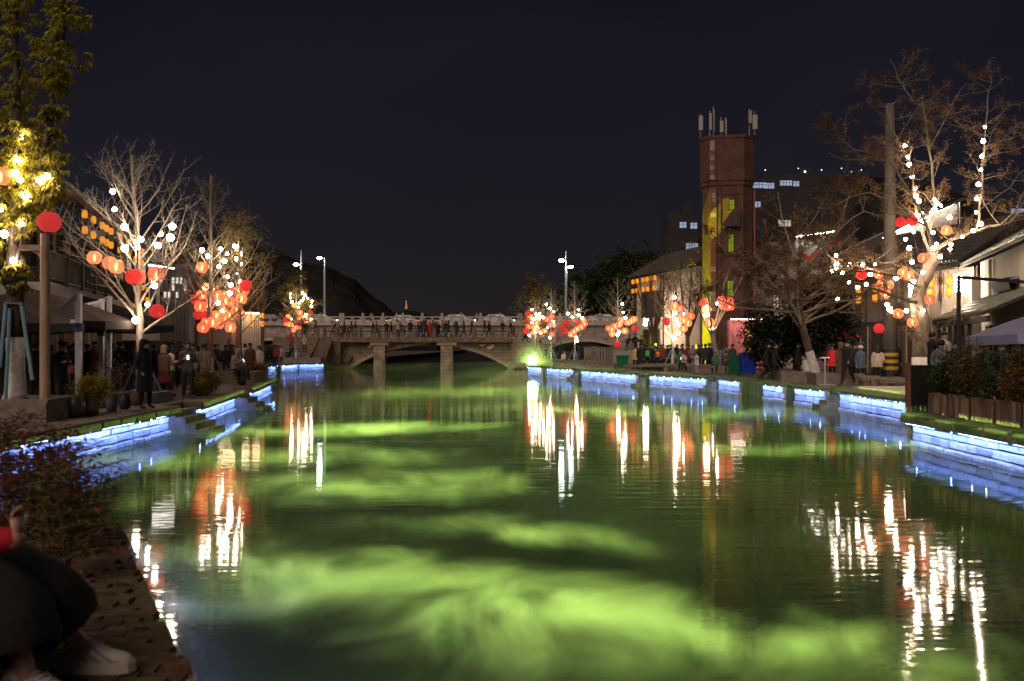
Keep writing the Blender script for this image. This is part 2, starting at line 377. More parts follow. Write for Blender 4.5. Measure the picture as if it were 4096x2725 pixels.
def wall_section(p0, p1, label, top=BZ, lit=1.0, seed=0, cop=None, led=True, lt=.50, group="lit embankment walls along the canal"):
    """stones face the local -y side"""
    r = random.Random(seed); p0, p1 = Vector(p0), Vector(p1); d = p1 - p0; Ln = d.length
    t = thing("embankment_wall", label, "canal wall", (p0.x, p0.y, 0), math.atan2(d.y, d.x), group); t['kind'] = 'thing'
    mb = MB(); mb.box((Ln / 2, .22, top / 2 - .55), (Ln - .01, .30, top + .85)); mb.build("backing", CORE, t)
    for zi, (z0, z1) in enumerate(((-.30, .10), (.125, .12 + (lt - .12) * .47), (.135 + (lt - .12) * .47, lt))):
        x = 0.0
        while x < Ln - .08:
            w = min(r.uniform(.35, .8), Ln - x)
            if Ln - x - w < .15: w = Ln - x
            o = link("stone", r.choice(r.choice(BLK)), t, (x + w / 2, .05 - (.05 if zi == 0 else 0) + r.uniform(-.015, .015), (z0 + z1) / 2), None, (w - .025, .16, z1 - z0 - r.uniform(0, .02)))
            x += w
    x = 0.0
    while x < Ln - .05:
        w = min(r.uniform(.8, 1.3), Ln - x)
        if Ln - x - w < .3: w = Ln - x
        link("coping", r.choice(cop or CBLK), t, (x + w / 2, .065, (top + lt + .03) / 2 + r.uniform(-.006, .006) + .005), None, (w - .015, .68, top - lt - .03))
        x += w
    if led:
        x = .04; lm, hm = MB(), MB()
        while x < Ln - .1:
            w = min(r.uniform(.5, 1.1), Ln - x - .05); z = lt + .012 + r.uniform(-.003, .003)
            lm.box((x + w / 2, -.235, z), (w, .024, .018)); hs = r.choice((w, w, w, w * .96))
            hm.box((x + hs / 2, -.254, z - .004), (hs, .008, .034)); x += w + r.choice((.015, .02, .05))
        tag(lm.build("led_strip", LED, t), kind='stuff'); tag(hm.build("strip_shield", CABLE, t), kind='stuff')  # shield added in front to hide the strip's glare
    return t
R_SEC = [((9.78, 24.2), (9.72, 8.0), "long near wall under the wooden planters on the right bank", 16),
         ((12.3, 37.2), (12.2, 30.6), "blue lit wall section in front of the utility pole", 1),
         ((11.85, 41.6), (12.2, 38.6), "short lit wall section below the square tree planter", 2),
         ((11.5, 45.4), (11.7, 42.7), "shortest right bank wall section with branch trailing into water", 3),
         ((10.9, 52.3), (11.15, 48.6), "lit wall section just below the blue and green bins", 4),
         ((8.2, 59.0), (10.3, 52.6), "lit wall section in front of the forked tree and seated crowd", 5),
         ((4.95, 70.2), (7.5, 59.4), "longest far wall section in front of the cream house", 6),
         ((2.75, 77.2), (4.45, 72.0), "lit wall section below the stone arch of the road bridge", 7),
         ((1.4, 83.9), (2.4, 79.2), "smallest lit wall section right under the green laser", 8)]
for a, b_, lab, sd in R_SEC:
    wall_section(a, b_, lab, seed=sd, cop=CBLKR, lt=.50 if sd == 16 else .63)
L_SEC = [((-9.35, 9.6), (-9.35, 27.0), "long near left wall beside the pots and red shrubs", 21),
         ((-9.35, 29.0), (-10.35, 37.0), "second left wall section between two flights of stone steps", 22),
         ((-10.4, 38.6), (-12.2, 50.2), "third left wall section ending at the round bushes", 23),
         ((-20.75, 82.5), (-20.7, 87.0), "tiny far left lit wall section nearest the round bushes", 24),
         ((-20.7, 89.3), (-20.4, 94.5), "middle one of the three far left lit walls", 25),
         ((-20.45, 95.6), (-18.05, 95.5), "far left lit wall facing the viewer beside the footbridge", 26)]
for a, b_, lab, sd in L_SEC:
    wall_section(a, b_, lab, seed=sd, lt=.52 if sd < 24 else .62)
# ================================================================== trees, lanterns, string lights
BARK = M("pale_bark", (.30, .25, .20), .9, .35, 14, .5, stretch=(1, 1, .3))
BARKD = M("dark_bark", (.085, .062, .045), .9, .4, 12, .6, stretch=(1, 1, .25))
BARKM = M("plane_bark", (.24, .19, .14), .9, .4, 9, .7, stretch=(1, 1, .3))
WHITEWASH = M("whitewash", (.62, .56, .52), .9, .2, 9, .5)
LEAF = leafmat("camphor_leaf", (.36, .31, .035))
LEAFY = leafmat("yellow_leaf", (.17, .13, .02))
LEAFB = leafmat("withered_leaf", (.20, .115, .055))
LEAFD = M("dark_leaf", (.018, .022, .010), .7, .5, 3, 0)
POLEB = M("support_pole_blue", (.16, .27, .36), .6, .15, 8, 0)
PAPER_L = None
def lantern_mat(name, col, es, tint, mix):
    m = bpy.data.materials.new(name); m.use_nodes = True; t = m.node_tree; t.nodes.clear(); L = t.links.new
    o = t.nodes.new('ShaderNodeOutputMaterial'); e = t.nodes.new('ShaderNodeEmission'); tr = t.nodes.new('ShaderNodeBsdfTransparent')
    df = t.nodes.new('ShaderNodeBsdfDiffuse'); ad = t.nodes.new('ShaderNodeAddShader'); mx = t.nodes.new('ShaderNodeMixShader')
    tl = t.nodes.new('ShaderNodeBsdfTranslucent'); m1 = t.nodes.new('ShaderNodeMixShader')
    c = t.nodes.new('ShaderNodeTexCoord'); wv = t.nodes.new('ShaderNodeTexWave'); wv.bands_direction = 'Z'; wv.inputs['Scale'].default_value = 5.5; wv.inputs['Distortion'].default_value = .8
    mr = t.nodes.new('ShaderNodeMapRange'); mr.inputs[3].default_value = .5 * es; mr.inputs[4].default_value = 1.2 * es
    L(c.outputs['Object'], wv.inputs[0]); L(wv.outputs['Fac'], mr.inputs[0]); L(mr.outputs[0], e.inputs[1])
    e.inputs[0].default_value = (*col, 1); tr.inputs[0].default_value = (*tint, 1); df.inputs[0].default_value = (col[0] * .7, col[1] * .5, col[2] * .5, 1); tl.inputs[0].default_value = (*tint, 1)
    L(df.outputs[0], m1.inputs[1]); L(tl.outputs[0], m1.inputs[2]); m1.inputs[0].default_value = .55
    L(m1.outputs[0], ad.inputs[0]); L(e.outputs[0], ad.inputs[1])
    mx.inputs[0].default_value = mix; L(ad.outputs[0], mx.inputs[1]); L(tr.outputs[0], mx.inputs[2]); L(mx.outputs[0], o.inputs[0])
    m.cycles.emission_sampling = 'NONE'
    return m
P_LIT = lantern_mat("lit_orange_paper", (1, .29, .17), .40, (1, .55, .32), .30)
P_PINK = lantern_mat("lit_red_paper", (1, .17, .12), .42, (1, .36, .24), .22)
P_RED = lantern_mat("red_paper", (.66, .085, .075), .44, (.9, .08, .06), .06)
P_YEL = lantern_mat("yellow_paper", (1, .46, .045), .62, (1, .6, .2), .06)
CORE_E = EM("lantern_bulb_light", (1, .72, .42), 13)
BULB_E = EM("string_bulb_light", (1, .80, .58), 95)
RINGM = M("lantern_ring", (.10, .03, .02), .6, 0)
def lantern_meshes():
    mb = MB(); R = .5; n = 12
    prof = []
    for i in range(17):
        a = -1.25 + 2.5 * i / 16; prof.append((max(.5 * math.cos(a) * (1 - .035 * (i % 2)), .15), .47 * math.sin(a)))
    prof = [(.155, -.45)] + prof[1:-1] + [(.155, .45)]
    mb.lathe(prof, 26)
    sh = [mb.mesh("shade", m, True) for m in (P_LIT, P_PINK, P_RED)]
    rb = MB()
    z, r = 0, .17; rb.lathe([(r - .025, z - .02), (r + .015, z - .02), (r + .015, z + .02), (r - .025, z + .02), (r - .025, z - .02)], 12)
    ring = rb.mesh("ring", RINGM)
    cb = MB(); cb.ball((0, 0, -.02), (.085, .085, .26), 8, 6); core = cb.mesh("bulb", CORE_E, True)
    cd = MB(); cd.tube([(0, 0, .43), (0, 0, 1.0)], .008, 3); cord = cd.mesh("cord", CABLE)
    return sh, ring, core, cord
SHADES, RING, CORE_ME, CORD = lantern_meshes()
def paper_lantern(p, dia, kind, label, tilt=(0, 0), group="paper lanterns hung in the canal trees"):
    """kind 0 bright orange, 1 glowing red-orange, 2 red"""
    t = thing("paper_lantern", label, "lantern", p, 0, group); t.scale = (dia,) * 3; t.rotation_euler = (tilt[0], tilt[1], random.random() * 6)
    link("shade", SHADES[kind], t); link("ring", RING, t, (0, 0, .44)); link("ring", RING, t, (0, 0, -.44)); link("cord", CORD, t)
    if kind < 2: link("bulb", CORE_ME, t)
    return t
BB = MB(); BB.ball((0, 0, 0), 1, 12, 8); BULB_ME = BB.mesh("bulb", BULB_E, True)
def string_lights(label, pts, r=.075, wiremat=None):
    t = thing("string_lights", label, "string lights", pts[0], 0, "string lights wound in the canal trees")
    q = [Vector(p) - Vector(pts[0]) for p in pts]
    wire = []
    for i, p in enumerate(q):
        wire.append(p + Vector((0, 0, r)))
        if i < len(q) - 1: wire.append((p + q[i + 1]) / 2 + Vector((0, 0, -.12)))
    mb = MB(); mb.tube(wire, .008, 3); mb.build("wire", CABLE, t)
    for i, p in enumerate(q): link("bulb", BULB_ME, t, p, None, (r * (.72 + .56 * ((i * 37 + len(q) * 11) % 10) / 10),) * 3)
    return t

def curve_pts(rng, p, d, ln, n, wob, up):
    pts = [Vector(p)]; d = Vector(d).normalized()
    for i in range(n):
        d = (d + Vector((rng.uniform(-1, 1), rng.uniform(-1, 1), rng.uniform(-1, 1))) * wob + Vector((0, 0, up))).normalized()
        pts.append(pts[-1] + d * ln / n)
    return pts, d
def grow(mb, rng, p, d, ln, r, lev, cfg, tips, bark_m=0):
    n = cfg['seg'][min(lev, len(cfg['seg']) - 1)]
    pts, de = curve_pts(rng, p, d, ln, n, cfg['wob'], cfg['up'])
    mb.tube(pts, [r * (1 - .75 * i / n) for i in range(n + 1)], 5 if lev == 0 else 3, bark_m, cap=False)
    if lev >= cfg['lev']:
        tips.append((pts[-1], de)); tips.append((pts[len(pts) // 2], de)); return
    k = cfg['kids'][lev]
    for i in range(k):
        f = rng.uniform(.25, 1.0); j = min(int(f * n), n - 1); q = pts[j].lerp(pts[j + 1], f * n - j)
        t = (pts[j + 1] - pts[j]).normalized()
        s = Vector((rng.uniform(-1, 1), rng.uniform(-1, 1), rng.uniform(-.3, .8))); s = (s - t * s.dot(t)).normalized()
        grow(mb, rng, q, t * cfg['fwd'] + s, ln * cfg['ratio'] * rng.uniform(.6, 1.2) * (1.1 - .5 * f), max(r * .5 * (1 - .5 * f), cfg['rmin']), lev + 1, cfg, tips, bark_m)
def leaf_quads(mb, rng, c, n, spread, size, droop=.7, m=0):
    for _ in range(n):
        p = Vector(c) + Vector((rng.gauss(0, 1) * spread[0], rng.gauss(0, 1) * spread[0], rng.gauss(0, 1) * spread[1]))
        a = rng.uniform(0, 2 * PI); d = Vector((math.cos(a), math.sin(a), rng.uniform(-droop * 1.6, .35))).normalized()
        w = d.cross(Vector((rng.uniform(-.4, .4), rng.uniform(-.4, .4), 1))).normalized()
        l = size * rng.uniform(.6, 1.3); q = p + d * l; mid = p + d * l * .5 + Vector((0, 0, l * .07))
        mb.add([p, mid - w * l * .2, q, mid + w * l * .2], [(0, 1, 2, 3)], m)
def support_poles(t, r_top, z_top, spread, n=3, mat=None, ph=.5, rad=.035):
    for i in range(n):
        a = ph + 2 * PI * i / n
        mb = MB(); mb.tube([(math.cos(a) * r_top, math.sin(a) * r_top, z_top), (math.cos(a) * spread, math.sin(a) * spread, 0)], rad, 6)
        mb.build("support_pole", mat or POLEB, t)

def lantern_tree(label, base, H, rng_seed, bulbs, lants, where, d, dia=.46, bark=None, leaf=None, nlat=34, fork=False, lean=(0, 0), poles=True, white=True, trunk_r=.075, cfg=None, leaf_n=0, leaf_sz=.14, latlen=1.0, h0=1.5, bulb_r=.075, twig=1.0):
    rng = random.Random(rng_seed); t = thing("lantern_tree", label, "tree", base, 0, "trees hung with lights along the canal")
    bark = bark or BARK; tips = []
    tm = MB(); bm = MB()
    cfg = cfg or dict(seg=(6, 4, 3), wob=.13, up=.07, lev=2, kids=(int(7 * twig), int(4 * twig) or 1), ratio=.42, fwd=.9, rmin=.006)
    top = Vector((lean[0], lean[1], H))
    if fork:
        tk, _ = curve_pts(rng, (0, 0, 0), (lean[0] * .4, lean[1], 2.2), 2.4, 6, .05, 0)
        tm.tube(tk, [trunk_r * (1.25 - .05 * i) for i in range(7)], 8)
        for i in range(7):
            a = i * .9; grow(bm, rng, tk[-1] - Vector((0, 0, .1 * (i % 3))), (math.cos(a) * .55, math.sin(a) * .55, 1), H - 2.4, trunk_r * .55, 1, dict(cfg, lev=2, kids=(1, 2), up=.04, wob=.06), tips)
    else:
        n = 12; tk = [Vector((lean[0] * (i / n) ** 2 + rng.uniform(-.03, .03), lean[1] * i / n, H * i / n)) for i in range(n + 1)]
        tm.tube(tk, [trunk_r * (1.15 - .9 * i / n) + .008 for i in range(n + 1)], 8)
        for i in range(nlat):
            f = (i + rng.random()) / nlat; z = h0 + (H * .93 - h0) * f; a = i * 2.4 + rng.uniform(-.4, .4)
            j = min(int(z / H * n), n - 1); p = tk[j].lerp(tk[j + 1], z / H * n - j)
            ln = latlen * H * (.30 * (1 - f) ** .7 + .10) * rng.uniform(.7, 1.15)
            grow(bm, rng, p, (math.cos(a), math.sin(a), rng.uniform(.55, 1.0) + .3 * f), ln, trunk_r * .38 * (1 - .6 * f), 0 if ln > .9 else 1, cfg, tips)
    tm.build("trunk", bark, t, True)
    bm.build("crown", bark, t)
    if white:
        wm = MB(); wm.tube([tk[0] + Vector((0, 0, .0)), tk[0].lerp(tk[1], .5), tk[1] if fork else tk[0].lerp(tk[min(3, n if not fork else 6)], min(1, 1.1 / max(tk[3].z, .1)))], [trunk_r * 1.3, trunk_r * 1.22, trunk_r * 1.2], 8)
        wm.build("whitewash_band", WHITEWASH, t)
    if leaf and leaf_n:
        lm = MB()
        for k in range(leaf_n // 9):
            p, _ = rng.choice(tips); leaf_quads(lm, rng, p, 9, (.16, .14), leaf_sz)
        tag(lm.build("leaves", leaf, t), kind='stuff')
    if poles: support_poles(t, .09, 1.35, .75, 3, None, rng.uniform(0, 2))
    # strings and lanterns at the tree's own distance, a little in front of and behind its trunk
    if bulbs:
        pts = []
        for (sx, sy) in bulbs:
            pts.append(P(sx, sy, d + rng.uniform(-.6, .35)))
        string_lights("warm white string bulbs through " + where, pts, bulb_r)
    ls = sorted([(P(sx, sy, d + rng.uniform(-.7, .4)), k, dd) for sx, sy, k, dd in [(q + (None,) if len(q) == 3 else q) for q in lants]], key=lambda q: -q[0].z)
    cnt = [0, 0, 0]; tot = [sum(1 for q in ls if q[1] == i) for i in range(3)]
    nm = ["orange", "reddish", "red"]
    for p, k, dd in ls:
        i = cnt[k]; cnt[k] += 1
        if tot[k] == 1: lab = f"the only {nm[k]} lantern in {where}"
        else: lab = f"{nm[k]} lantern, {ORD[i]} of its colour down, in {where}"
        paper_lantern(p, dd or dia * rng.uniform(.93, 1.07), k, lab, (rng.uniform(-.25, .25), rng.uniform(-.25, .25)))
    return t
def Z1(lst): return [(x * .7655, 500 + y * .7655) for x, y in lst]
def Z5(lst): return [(1000 + x * .297, 1150 + y * .297) + tuple(k) for x, y, *k in lst]
def R1(lst): return [(2050 + x * .4243, 1000 + y * .4243) + tuple(k) for x, y, *k in lst]
def base(sx, d, z=BZ): return (PX(sx, d), d, z)

# --- bare tree by the left steps
lantern_tree("tall bare pale tree by the left steps hung with six lanterns", base(562, 28.6), 7.1, 15, Z1([(588, 347), (598, 441), (652, 533), (735, 598), (720, 640), (653, 645), (826, 630), (840, 570), (890, 588), (901, 530), (808, 840), (770, 938), (709, 1020)]),
    [(378, 1030, 0), (440, 1053, 0), (465, 1066, 0), (534, 1107, 2), (552, 1108, 0), (624, 1096, 1), (629, 1245, 2)], "the tall bare tree by the left steps", 28.4, .45, nlat=30, trunk_r=.105, latlen=1.35, h0=1.9, bulb_r=.085, lean=(-.25, 0), cfg=dict(seg=(8, 5, 3), wob=.17, up=.075, lev=2, kids=(9, 4), ratio=.40, fwd=.85, rmin=.006))
# --- the lantern-laden pair further along
lantern_tree("darker trunked tree crowded with lanterns beside the seated hooded person", base(842, 43), 9.0, 6, Z1([(1056, 655), (1086, 686), (1152, 647), (1187, 671), (1173, 711), (1145, 740), (1190, 793), (1090, 860), (1140, 930)]),
    [(808, 1070, 0), (869, 1181, 0), (821, 1265, 2), (801, 1226, 1), (831, 1227, 0), (795, 1258, 2), (825, 1292, 0), (809, 1179, 0), (785, 1197, 2), (834, 1155, 1), (865, 1265, 0), (846, 1205, 1), (812, 1310, 1), (850, 1290, 0)], "the dark trunked tree beside the hooded sitter", 43, .52, bark=BARKM, leaf=LEAFY, leaf_n=500, nlat=34, trunk_r=.12, h0=2.2, bulb_r=.085)
lantern_tree("leafy tree crowded with lanterns right of the hooded sitter", base(958, 44.5), 7.6, 7, Z1([(1228, 635), (1256, 675), (1259, 725), (1244, 779), (1205, 835), (1255, 820), (1160, 970), (1200, 880), (1235, 700)]),
    [(982, 1141, 2), (935, 1168, 2), (903, 1204, 0), (966, 1195, 0), (947, 1233, 0), (919, 1258, 0), (873, 1296, 0), (888, 1181, 0), (922, 1311, 0), (974, 1164, 1), (895, 1240, 0), (930, 1210, 1), (900, 1275, 1), (960, 1255, 0)], "the leafy tree right of the hooded sitter", 44.5, .52, bark=BARKM, leaf=LEAFY, leaf_n=2600, nlat=30, trunk_r=.10, h0=2.0, bulb_r=.085, leaf_sz=.17)
# --- trees by the footbridge
lantern_tree("yellow leaved tree with lanterns left of the footbridge stairs", base(1185, 94), 8.4, 8, [q[:2] for q in Z5([(545, 88), (540, 138), (567, 195), (710, 75), (742, 105), (775, 143), (720, 150), (700, 180), (662, 210), (835, 190), (825, 255), (652, 265), (755, 370), (820, 430), (558, 428)])],
    Z5([(595, 243, 0), (672, 337, 0), (515, 395, 0), (665, 410, 0), (490, 443, 2), (490, 490, 1), (530, 497, 0), (637, 477, 2), (572, 503, 0), (610, 540, 0), (662, 537, 1), (590, 570, 0), (765, 450, 0), (815, 350, 2), (740, 400, 0)]), "the yellow leaved tree left of the footbridge", 94, .56, bark=BARKM, leaf=LEAFY, leaf_n=3000, leaf_sz=.3, nlat=30, trunk_r=.09, h0=1.8, bulb_r=.095, twig=.8)
lantern_tree("russet leaved tree crowded with lanterns right of the footbridge", base(2142, 90), 7.8, 9, [q[:2] for q in R1([(183, 562), (222, 605), (255, 600), (245, 640), (180, 690), (160, 805), (215, 775), (262, 780), (200, 650), (230, 720)])],
    R1([(143, 600, 2), (145, 663, 2), (172, 635, 0), (180, 715, 0), (250, 750, 0), (225, 690, 0), (205, 778, 0), (128, 765, 2), (240, 640, 0), (215, 745, 0), (265, 775, 0), (155, 720, 1)]), "the russet tree right of the footbridge", 90, .58, bark=BARKM, leaf=LEAFY, leaf_n=3000, leaf_sz=.26, nlat=34, trunk_r=.09, h0=1.8, bulb_r=.095, twig=.8)
lantern_tree("small bare lit tree between russet tree and street lamp", base(2205, 86), 6.6, 10, [q[:2] for q in R1([(320, 513), (352, 550), (390, 580), (292, 635), (383, 675), (330, 730), (358, 825)])],
    R1([(368, 630, 1), (328, 655, 1), (358, 705, 0), (388, 705, 0), (305, 762, 0), (372, 795, 1)]), "the bare tree left of the street lamp", 86, .52, nlat=34, trunk_r=.07, h0=1.9, bulb_r=.09, twig=.8)
lantern_tree("bare lit tree before the road bridge arch, under the street lamp", base(2298, 81), 6.9, 11, [q[:2] for q in R1([(523, 600), (562, 633), (620, 563), (622, 615), (655, 640), (600, 822), (605, 857)])],
    R1([(503, 687, 2), (525, 688, 2), (470, 733, 2), (487, 767, 2), (598, 685, 2), (670, 665, 0), (678, 697, 0), (652, 722, 0), (610, 745, 0), (578, 768, 0), (553, 797, 0)]), "the bare tree under the street lamp", 81, .52, nlat=34, trunk_r=.07, h0=1.9, bulb_r=.09, twig=.8)
lantern_tree("spreading bare lit tree left of the cream house", base(2470, 72.5), 6.6, 12, [q[:2] for q in R1([(1035, 510), (1045, 590), (1063, 640), (1005, 775), (990, 800)])],
    R1([(1028, 663, 0), (968, 717, 0), (1010, 703, 0), (1085, 685, 0), (1120, 672, 0), (1150, 653, 0), (910, 737, 0), (935, 750, 0), (940, 790, 0), (1058, 762, 0), (1153, 740, 2), (988, 888, 2)]), "the bare tree left of the cream house", 72.5, .52, nlat=32, trunk_r=.075, h0=1.8, bulb_r=.085, latlen=1.15, twig=.8)
lantern_tree("slim bare lit tree in front of the cream house wall", base(2690, 64.5), 6.6, 13, [q[:2] for q in R1([(1530, 445), (1538, 595), (1612, 600), (1545, 657), (1567, 705), (1567, 788), (1530, 830)])],
    R1([(1527, 527, 0), (1580, 550, 1), (1580, 630, 1), (1617, 663, 0), (1680, 622, 1), (1655, 690, 0), (1613, 743, 0), (1450, 672, 2)]), "the slim bare tree before the cream house", 64.5, .54, nlat=34, trunk_r=.075, h0=1.8, bulb_r=.085, twig=.8)
lantern_tree("pruned forked tree before the brick tower", base(2885, 61), 7.2, 14, [q[:2] for q in R1([(1930, 503), (1830, 485), (1832, 528), (1815, 618), (1845, 612), (1887, 740)])],
    R1([(1803, 497, 2), (1830, 563, 0), (1857, 687, 0), (1970, 473, 1), (2038, 483, 1), (2045, 530, 1), (1998, 530, 0)]), "the forked tree before the brick tower", 61, .62, fork=True, trunk_r=.15, lean=(-1.4, 0), bulb_r=.085, bark=BARK)

# --- big leafy tree at the left edge
rng = random.Random(3); d1 = 22
t1 = thing("camphor_tree", "tall leafy tree with whitewashed trunk at the left edge", "tree", (PX(62, d1), d1, 1.2))
def rel(t, sx, sy, d): return P(sx, sy, d) - Vector(t.location)
tm = MB(); wm = MB(); cm = MB(); lm = MB()
tm.tube([rel(t1, 62, y, d1) for y in (1345, 1250, 1180, 1120)], [.19, .19, .20, .19], 12)
wm.tube([rel(t1, 62, y, d1) for y in (1600, 1575, 1480, 1350)], [.30, .24, .20, .195], 12)
limbs = [([(50, 1130), (45, 1050), (65, 950), (62, 850), (50, 700), (60, 520), (70, 330), (60, 150), (70, -40), (65, -200)], .15),
         ([(85, 1130), (98, 1010), (105, 900), (110, 800), (165, 700), (185, 560), (210, 420), (235, 240), (262, 90), (285, -60), (280, -160)], .13),
         ([(60, 1170), (-10, 1080), (-60, 980), (-120, 800)], .12), ([(60, 960), (20, 880), (-20, 760), (-30, 600), (-20, 400)], .07),
         ([(235, 240), (228, 120), (215, 20), (220, -60)], .04), ([(165, 820), (178, 700), (190, 600)], .05), ([(70, 1040), (90, 960), (60, 880)], .05)]
cl = []
for pts, r in limbs:
    q = [rel(t1, x, y, d1 + rng.uniform(-.25, .25)) for x, y in pts]
    cm.tube(q, [max(r * (1 - .8 * i / len(q)), .012) for i in range(len(q))], 7)
for (x, y, n, s) in [(40, 20, 16, .5), (55, 120, 12, .5), (30, 230, 12, .45), (60, 330, 12, .4), (90, 300, 6, .25), (30, 430, 12, .4), (95, 430, 8, .25), (45, 560, 14, .42), (105, 500, 10, .3), (20, 640, 14, .4), (85, 600, 12, .3), (110, 560, 7, .22), (60, 690, 14, .36), (115, 650, 9, .25), (40, 760, 14, .38), (95, 740, 12, .3), (75, 830, 14, .34), (120, 800, 9, .26), (30, 880, 14, .38), (95, 880, 10, .26), (15, 960, 12, .34), (30, 1060, 9, .25), (85, 1075, 8, .16), (5, 1110, 5, .2), (100, 1130, 4, .12),
                     (245, 10, 8, .28), (290, 60, 9, .26), (310, 85, 6, .16), (225, 90, 4, .14), (220, 130, 4, .14), (150, 185, 5, .2), (240, 190, 9, .28), (260, 240, 10, .28), (220, 275, 10, .28), (250, 300, 7, .2), (200, 335, 9, .24), (240, 345, 6, .18), (215, 450, 6, .2), (240, 440, 5, .16), (185, 470, 5, .18), (190, 540, 9, .22), (225, 530, 5, .16), (165, 600, 8, .22), (220, 610, 8, .2), (190, 640, 9, .22), (225, 640, 5, .15), (160, 690, 9, .22), (215, 720, 9, .22), (180, 745, 10, .24), (225, 770, 9, .2), (150, 770, 9, .22), (200, 800, 7, .18), (130, 850, 8, .2), (155, 880, 6, .16)]:
    for k in range(int(n * 1.7)):
        c = rel(t1, x, y, d1) + Vector((rng.gauss(0, s * .55), rng.gauss(0, s * .9), rng.gauss(0, s * .45)))
        # a whorl of drooping leaves round one twig end
        for j in range(9):
            a = j * .7 + rng.uniform(-.2, .2); dz = rng.uniform(-1.1, -.05)
            dv = Vector((math.cos(a), math.sin(a), dz)).normalized(); w = dv.cross(Vector((0, 0, 1))).normalized()
            l = rng.uniform(.13, .24); mid = c + dv * l * .45 + Vector((0, 0, .03))
            lm.add([c, mid - w * l * .17, c + dv * l + Vector((0, 0, -.03)), mid + w * l * .17], [(0, 1, 2, 3)])
tm.build("trunk", BARKD, t1, True); wm.build("whitewash_band", WHITEWASH, t1, True); cm.build("limbs", BARKD, t1, True); tag(lm.build("leaves", LEAF, t1), kind='stuff')
for (a, b_) in (((24, 1210), (0, 1470)), ((40, 1235), (22, 1600)), ((84, 1210), (130, 1520))):
    mb = MB(); mb.tube([rel(t1, a[0], a[1], d1 - .25), rel(t1, b_[0], b_[1], d1 - .5)], .04, 6); mb.build("support_pole", POLEB, t1)
mb = MB(); mb.beam(rel(t1, 20, 1210, d1 - .27), rel(t1, 88, 1215, d1 - .27), .07, .04); mb.build("tie_batten", M("batten", (.20, .13, .08), .8), t1)
string_lights("warm white string bulbs through the leafy tree at the left edge", [P(x, y, d1 - rng.uniform(.1, .45)) for x, y in Z1([(118, 62), (97, 177), (80, 252), (105, 287), (132, 367), (210, 287), (247, 268), (112, 515), (22, 570), (70, 708), (3, 440)])], .07)
paper_lantern(P(197, 889, 21.6), .5, 2, "large plain red paper lantern above the wooden post at left")
paper_lantern(P(2, 705, 21.7), .46, 0, "orange paper lantern at the left edge among green leaves")

# --- big leaning tree on the right
rng = random.Random(8); d2 = 38
t2 = thing("plane_tree", "big leaning bare tree wound with lights beside the utility pole", "tree", (PX(3690, d2), d2, BZ))
tm = MB(); wm = MB(); cm = MB(); lm = MB(); tips = []
trunk = [(3692, 1470), (3690, 1380), (3682, 1280), (3668, 1210), (3680, 1150), (3706, 1100), (3728, 1040), (3732, 985)]
tm.tube([rel(t2, x, y, d2) for x, y in trunk], [.40, .37, .33, .27, .25, .25, .23, .20], 12)
wm.tube([rel(t2, 3692, y, d2) for y in (1560, 1520, 1428)], [.50, .45, .41], 12)
big = [([(3732, 1000), (3800, 960), (3880, 930), (3960, 905), (4040, 890), (4110, 870)], .13, 0), ([(3728, 1010), (3718, 920), (3738, 830), (3730, 720), (3716, 600), (3700, 470), (3690, 380)], .10, .3),
       ([(3725, 1020), (3690, 930), (3664, 860), (3655, 760), (3640, 660), (3650, 590)], .09, -.4), ([(3735, 985), (3700, 890), (3640, 770), (3575, 660), (3500, 620), (3420, 600), (3350, 545)], .08, -.8),
       ([(3700, 900), (3625, 860), (3570, 800), (3480, 770), (3400, 790), (3340, 760)], .06, -1.2), ([(3680, 1150), (3600, 1105), (3520, 1080), (3440, 1065), (3360, 1060), (3280, 1100), (3230, 1090)], .10, -.6),
       ([(3690, 1110), (3640, 1075), (3560, 1050), (3500, 1040)], .08, .5), ([(3600, 1105), (3500, 1090), (3400, 1085), (3330, 1110), (3270, 1150), (3200, 1140)], .06, -1.4), ([(3668, 1210), (3600, 1190), (3540, 1170), (3470, 1150), (3400, 1140), (3330, 1165), (3240, 1200)], .09, -1.8),
       ([(3905, 915), (3918, 820), (3930, 720), (3938, 600), (3942, 500), (3950, 400), (3968, 330)], .07, 0), ([(3905, 850), (3970, 800), (4040, 750), (4080, 690)], .045, .5), ([(4040, 890), (4070, 820), (4100, 760)], .05, 0), ([(3938, 590), (4010, 560), (4080, 540)], .035, -.4),
       ([(3940, 630), (4010, 610), (4090, 590)], .03, .6), ([(3942, 560), (3900, 530), (3850, 510), (3820, 480)], .025, .3), ([(3664, 1230), (3720, 1280), (3730, 1350)], .03, -.5), ([(3716, 600), (3760, 520), (3790, 460), (3830, 380), (3870, 330)], .04, .6),
       ([(3640, 660), (3590, 560), (3560, 480), (3545, 430)], .03, .8), ([(3500, 620), (3450, 640), (3380, 640), (3310, 610)], .03, -1), ([(3575, 1260), (3600, 1300), (3640, 1340), (3650, 1370)], .02, -1.4), ([(3655, 405), (3640, 340), (3600, 330), (3560, 300)], .03, .6), ([(3690, 390), (3655, 405), (3620, 360), (3590, 310), (3560, 240)], .04, .6),
       ([(3360, 1060), (3300, 1010), (3250, 960), (3230, 900)], .04, -.6), ([(3340, 1165), (3260, 1180), (3200, 1230), (3170, 1290)], .04, -2), ([(3280, 1100), (3190, 1060), (3120, 1050), (3060, 1010)], .04, -.8), ([(3240, 1200), (3160, 1190), (3090, 1210), (3050, 1240)], .03, -2), ([(3400, 790), (3330, 830), (3270, 830)], .03, -1.2), ([(3440, 1065), (3350, 990), (3290, 960), (3240, 990), (3190, 1000)], .04, -1)]
cfg2 = dict(seg=(5, 4, 3), wob=.22, up=.03, lev=2, kids=(7, 4), ratio=.5, fwd=.7, rmin=.008)
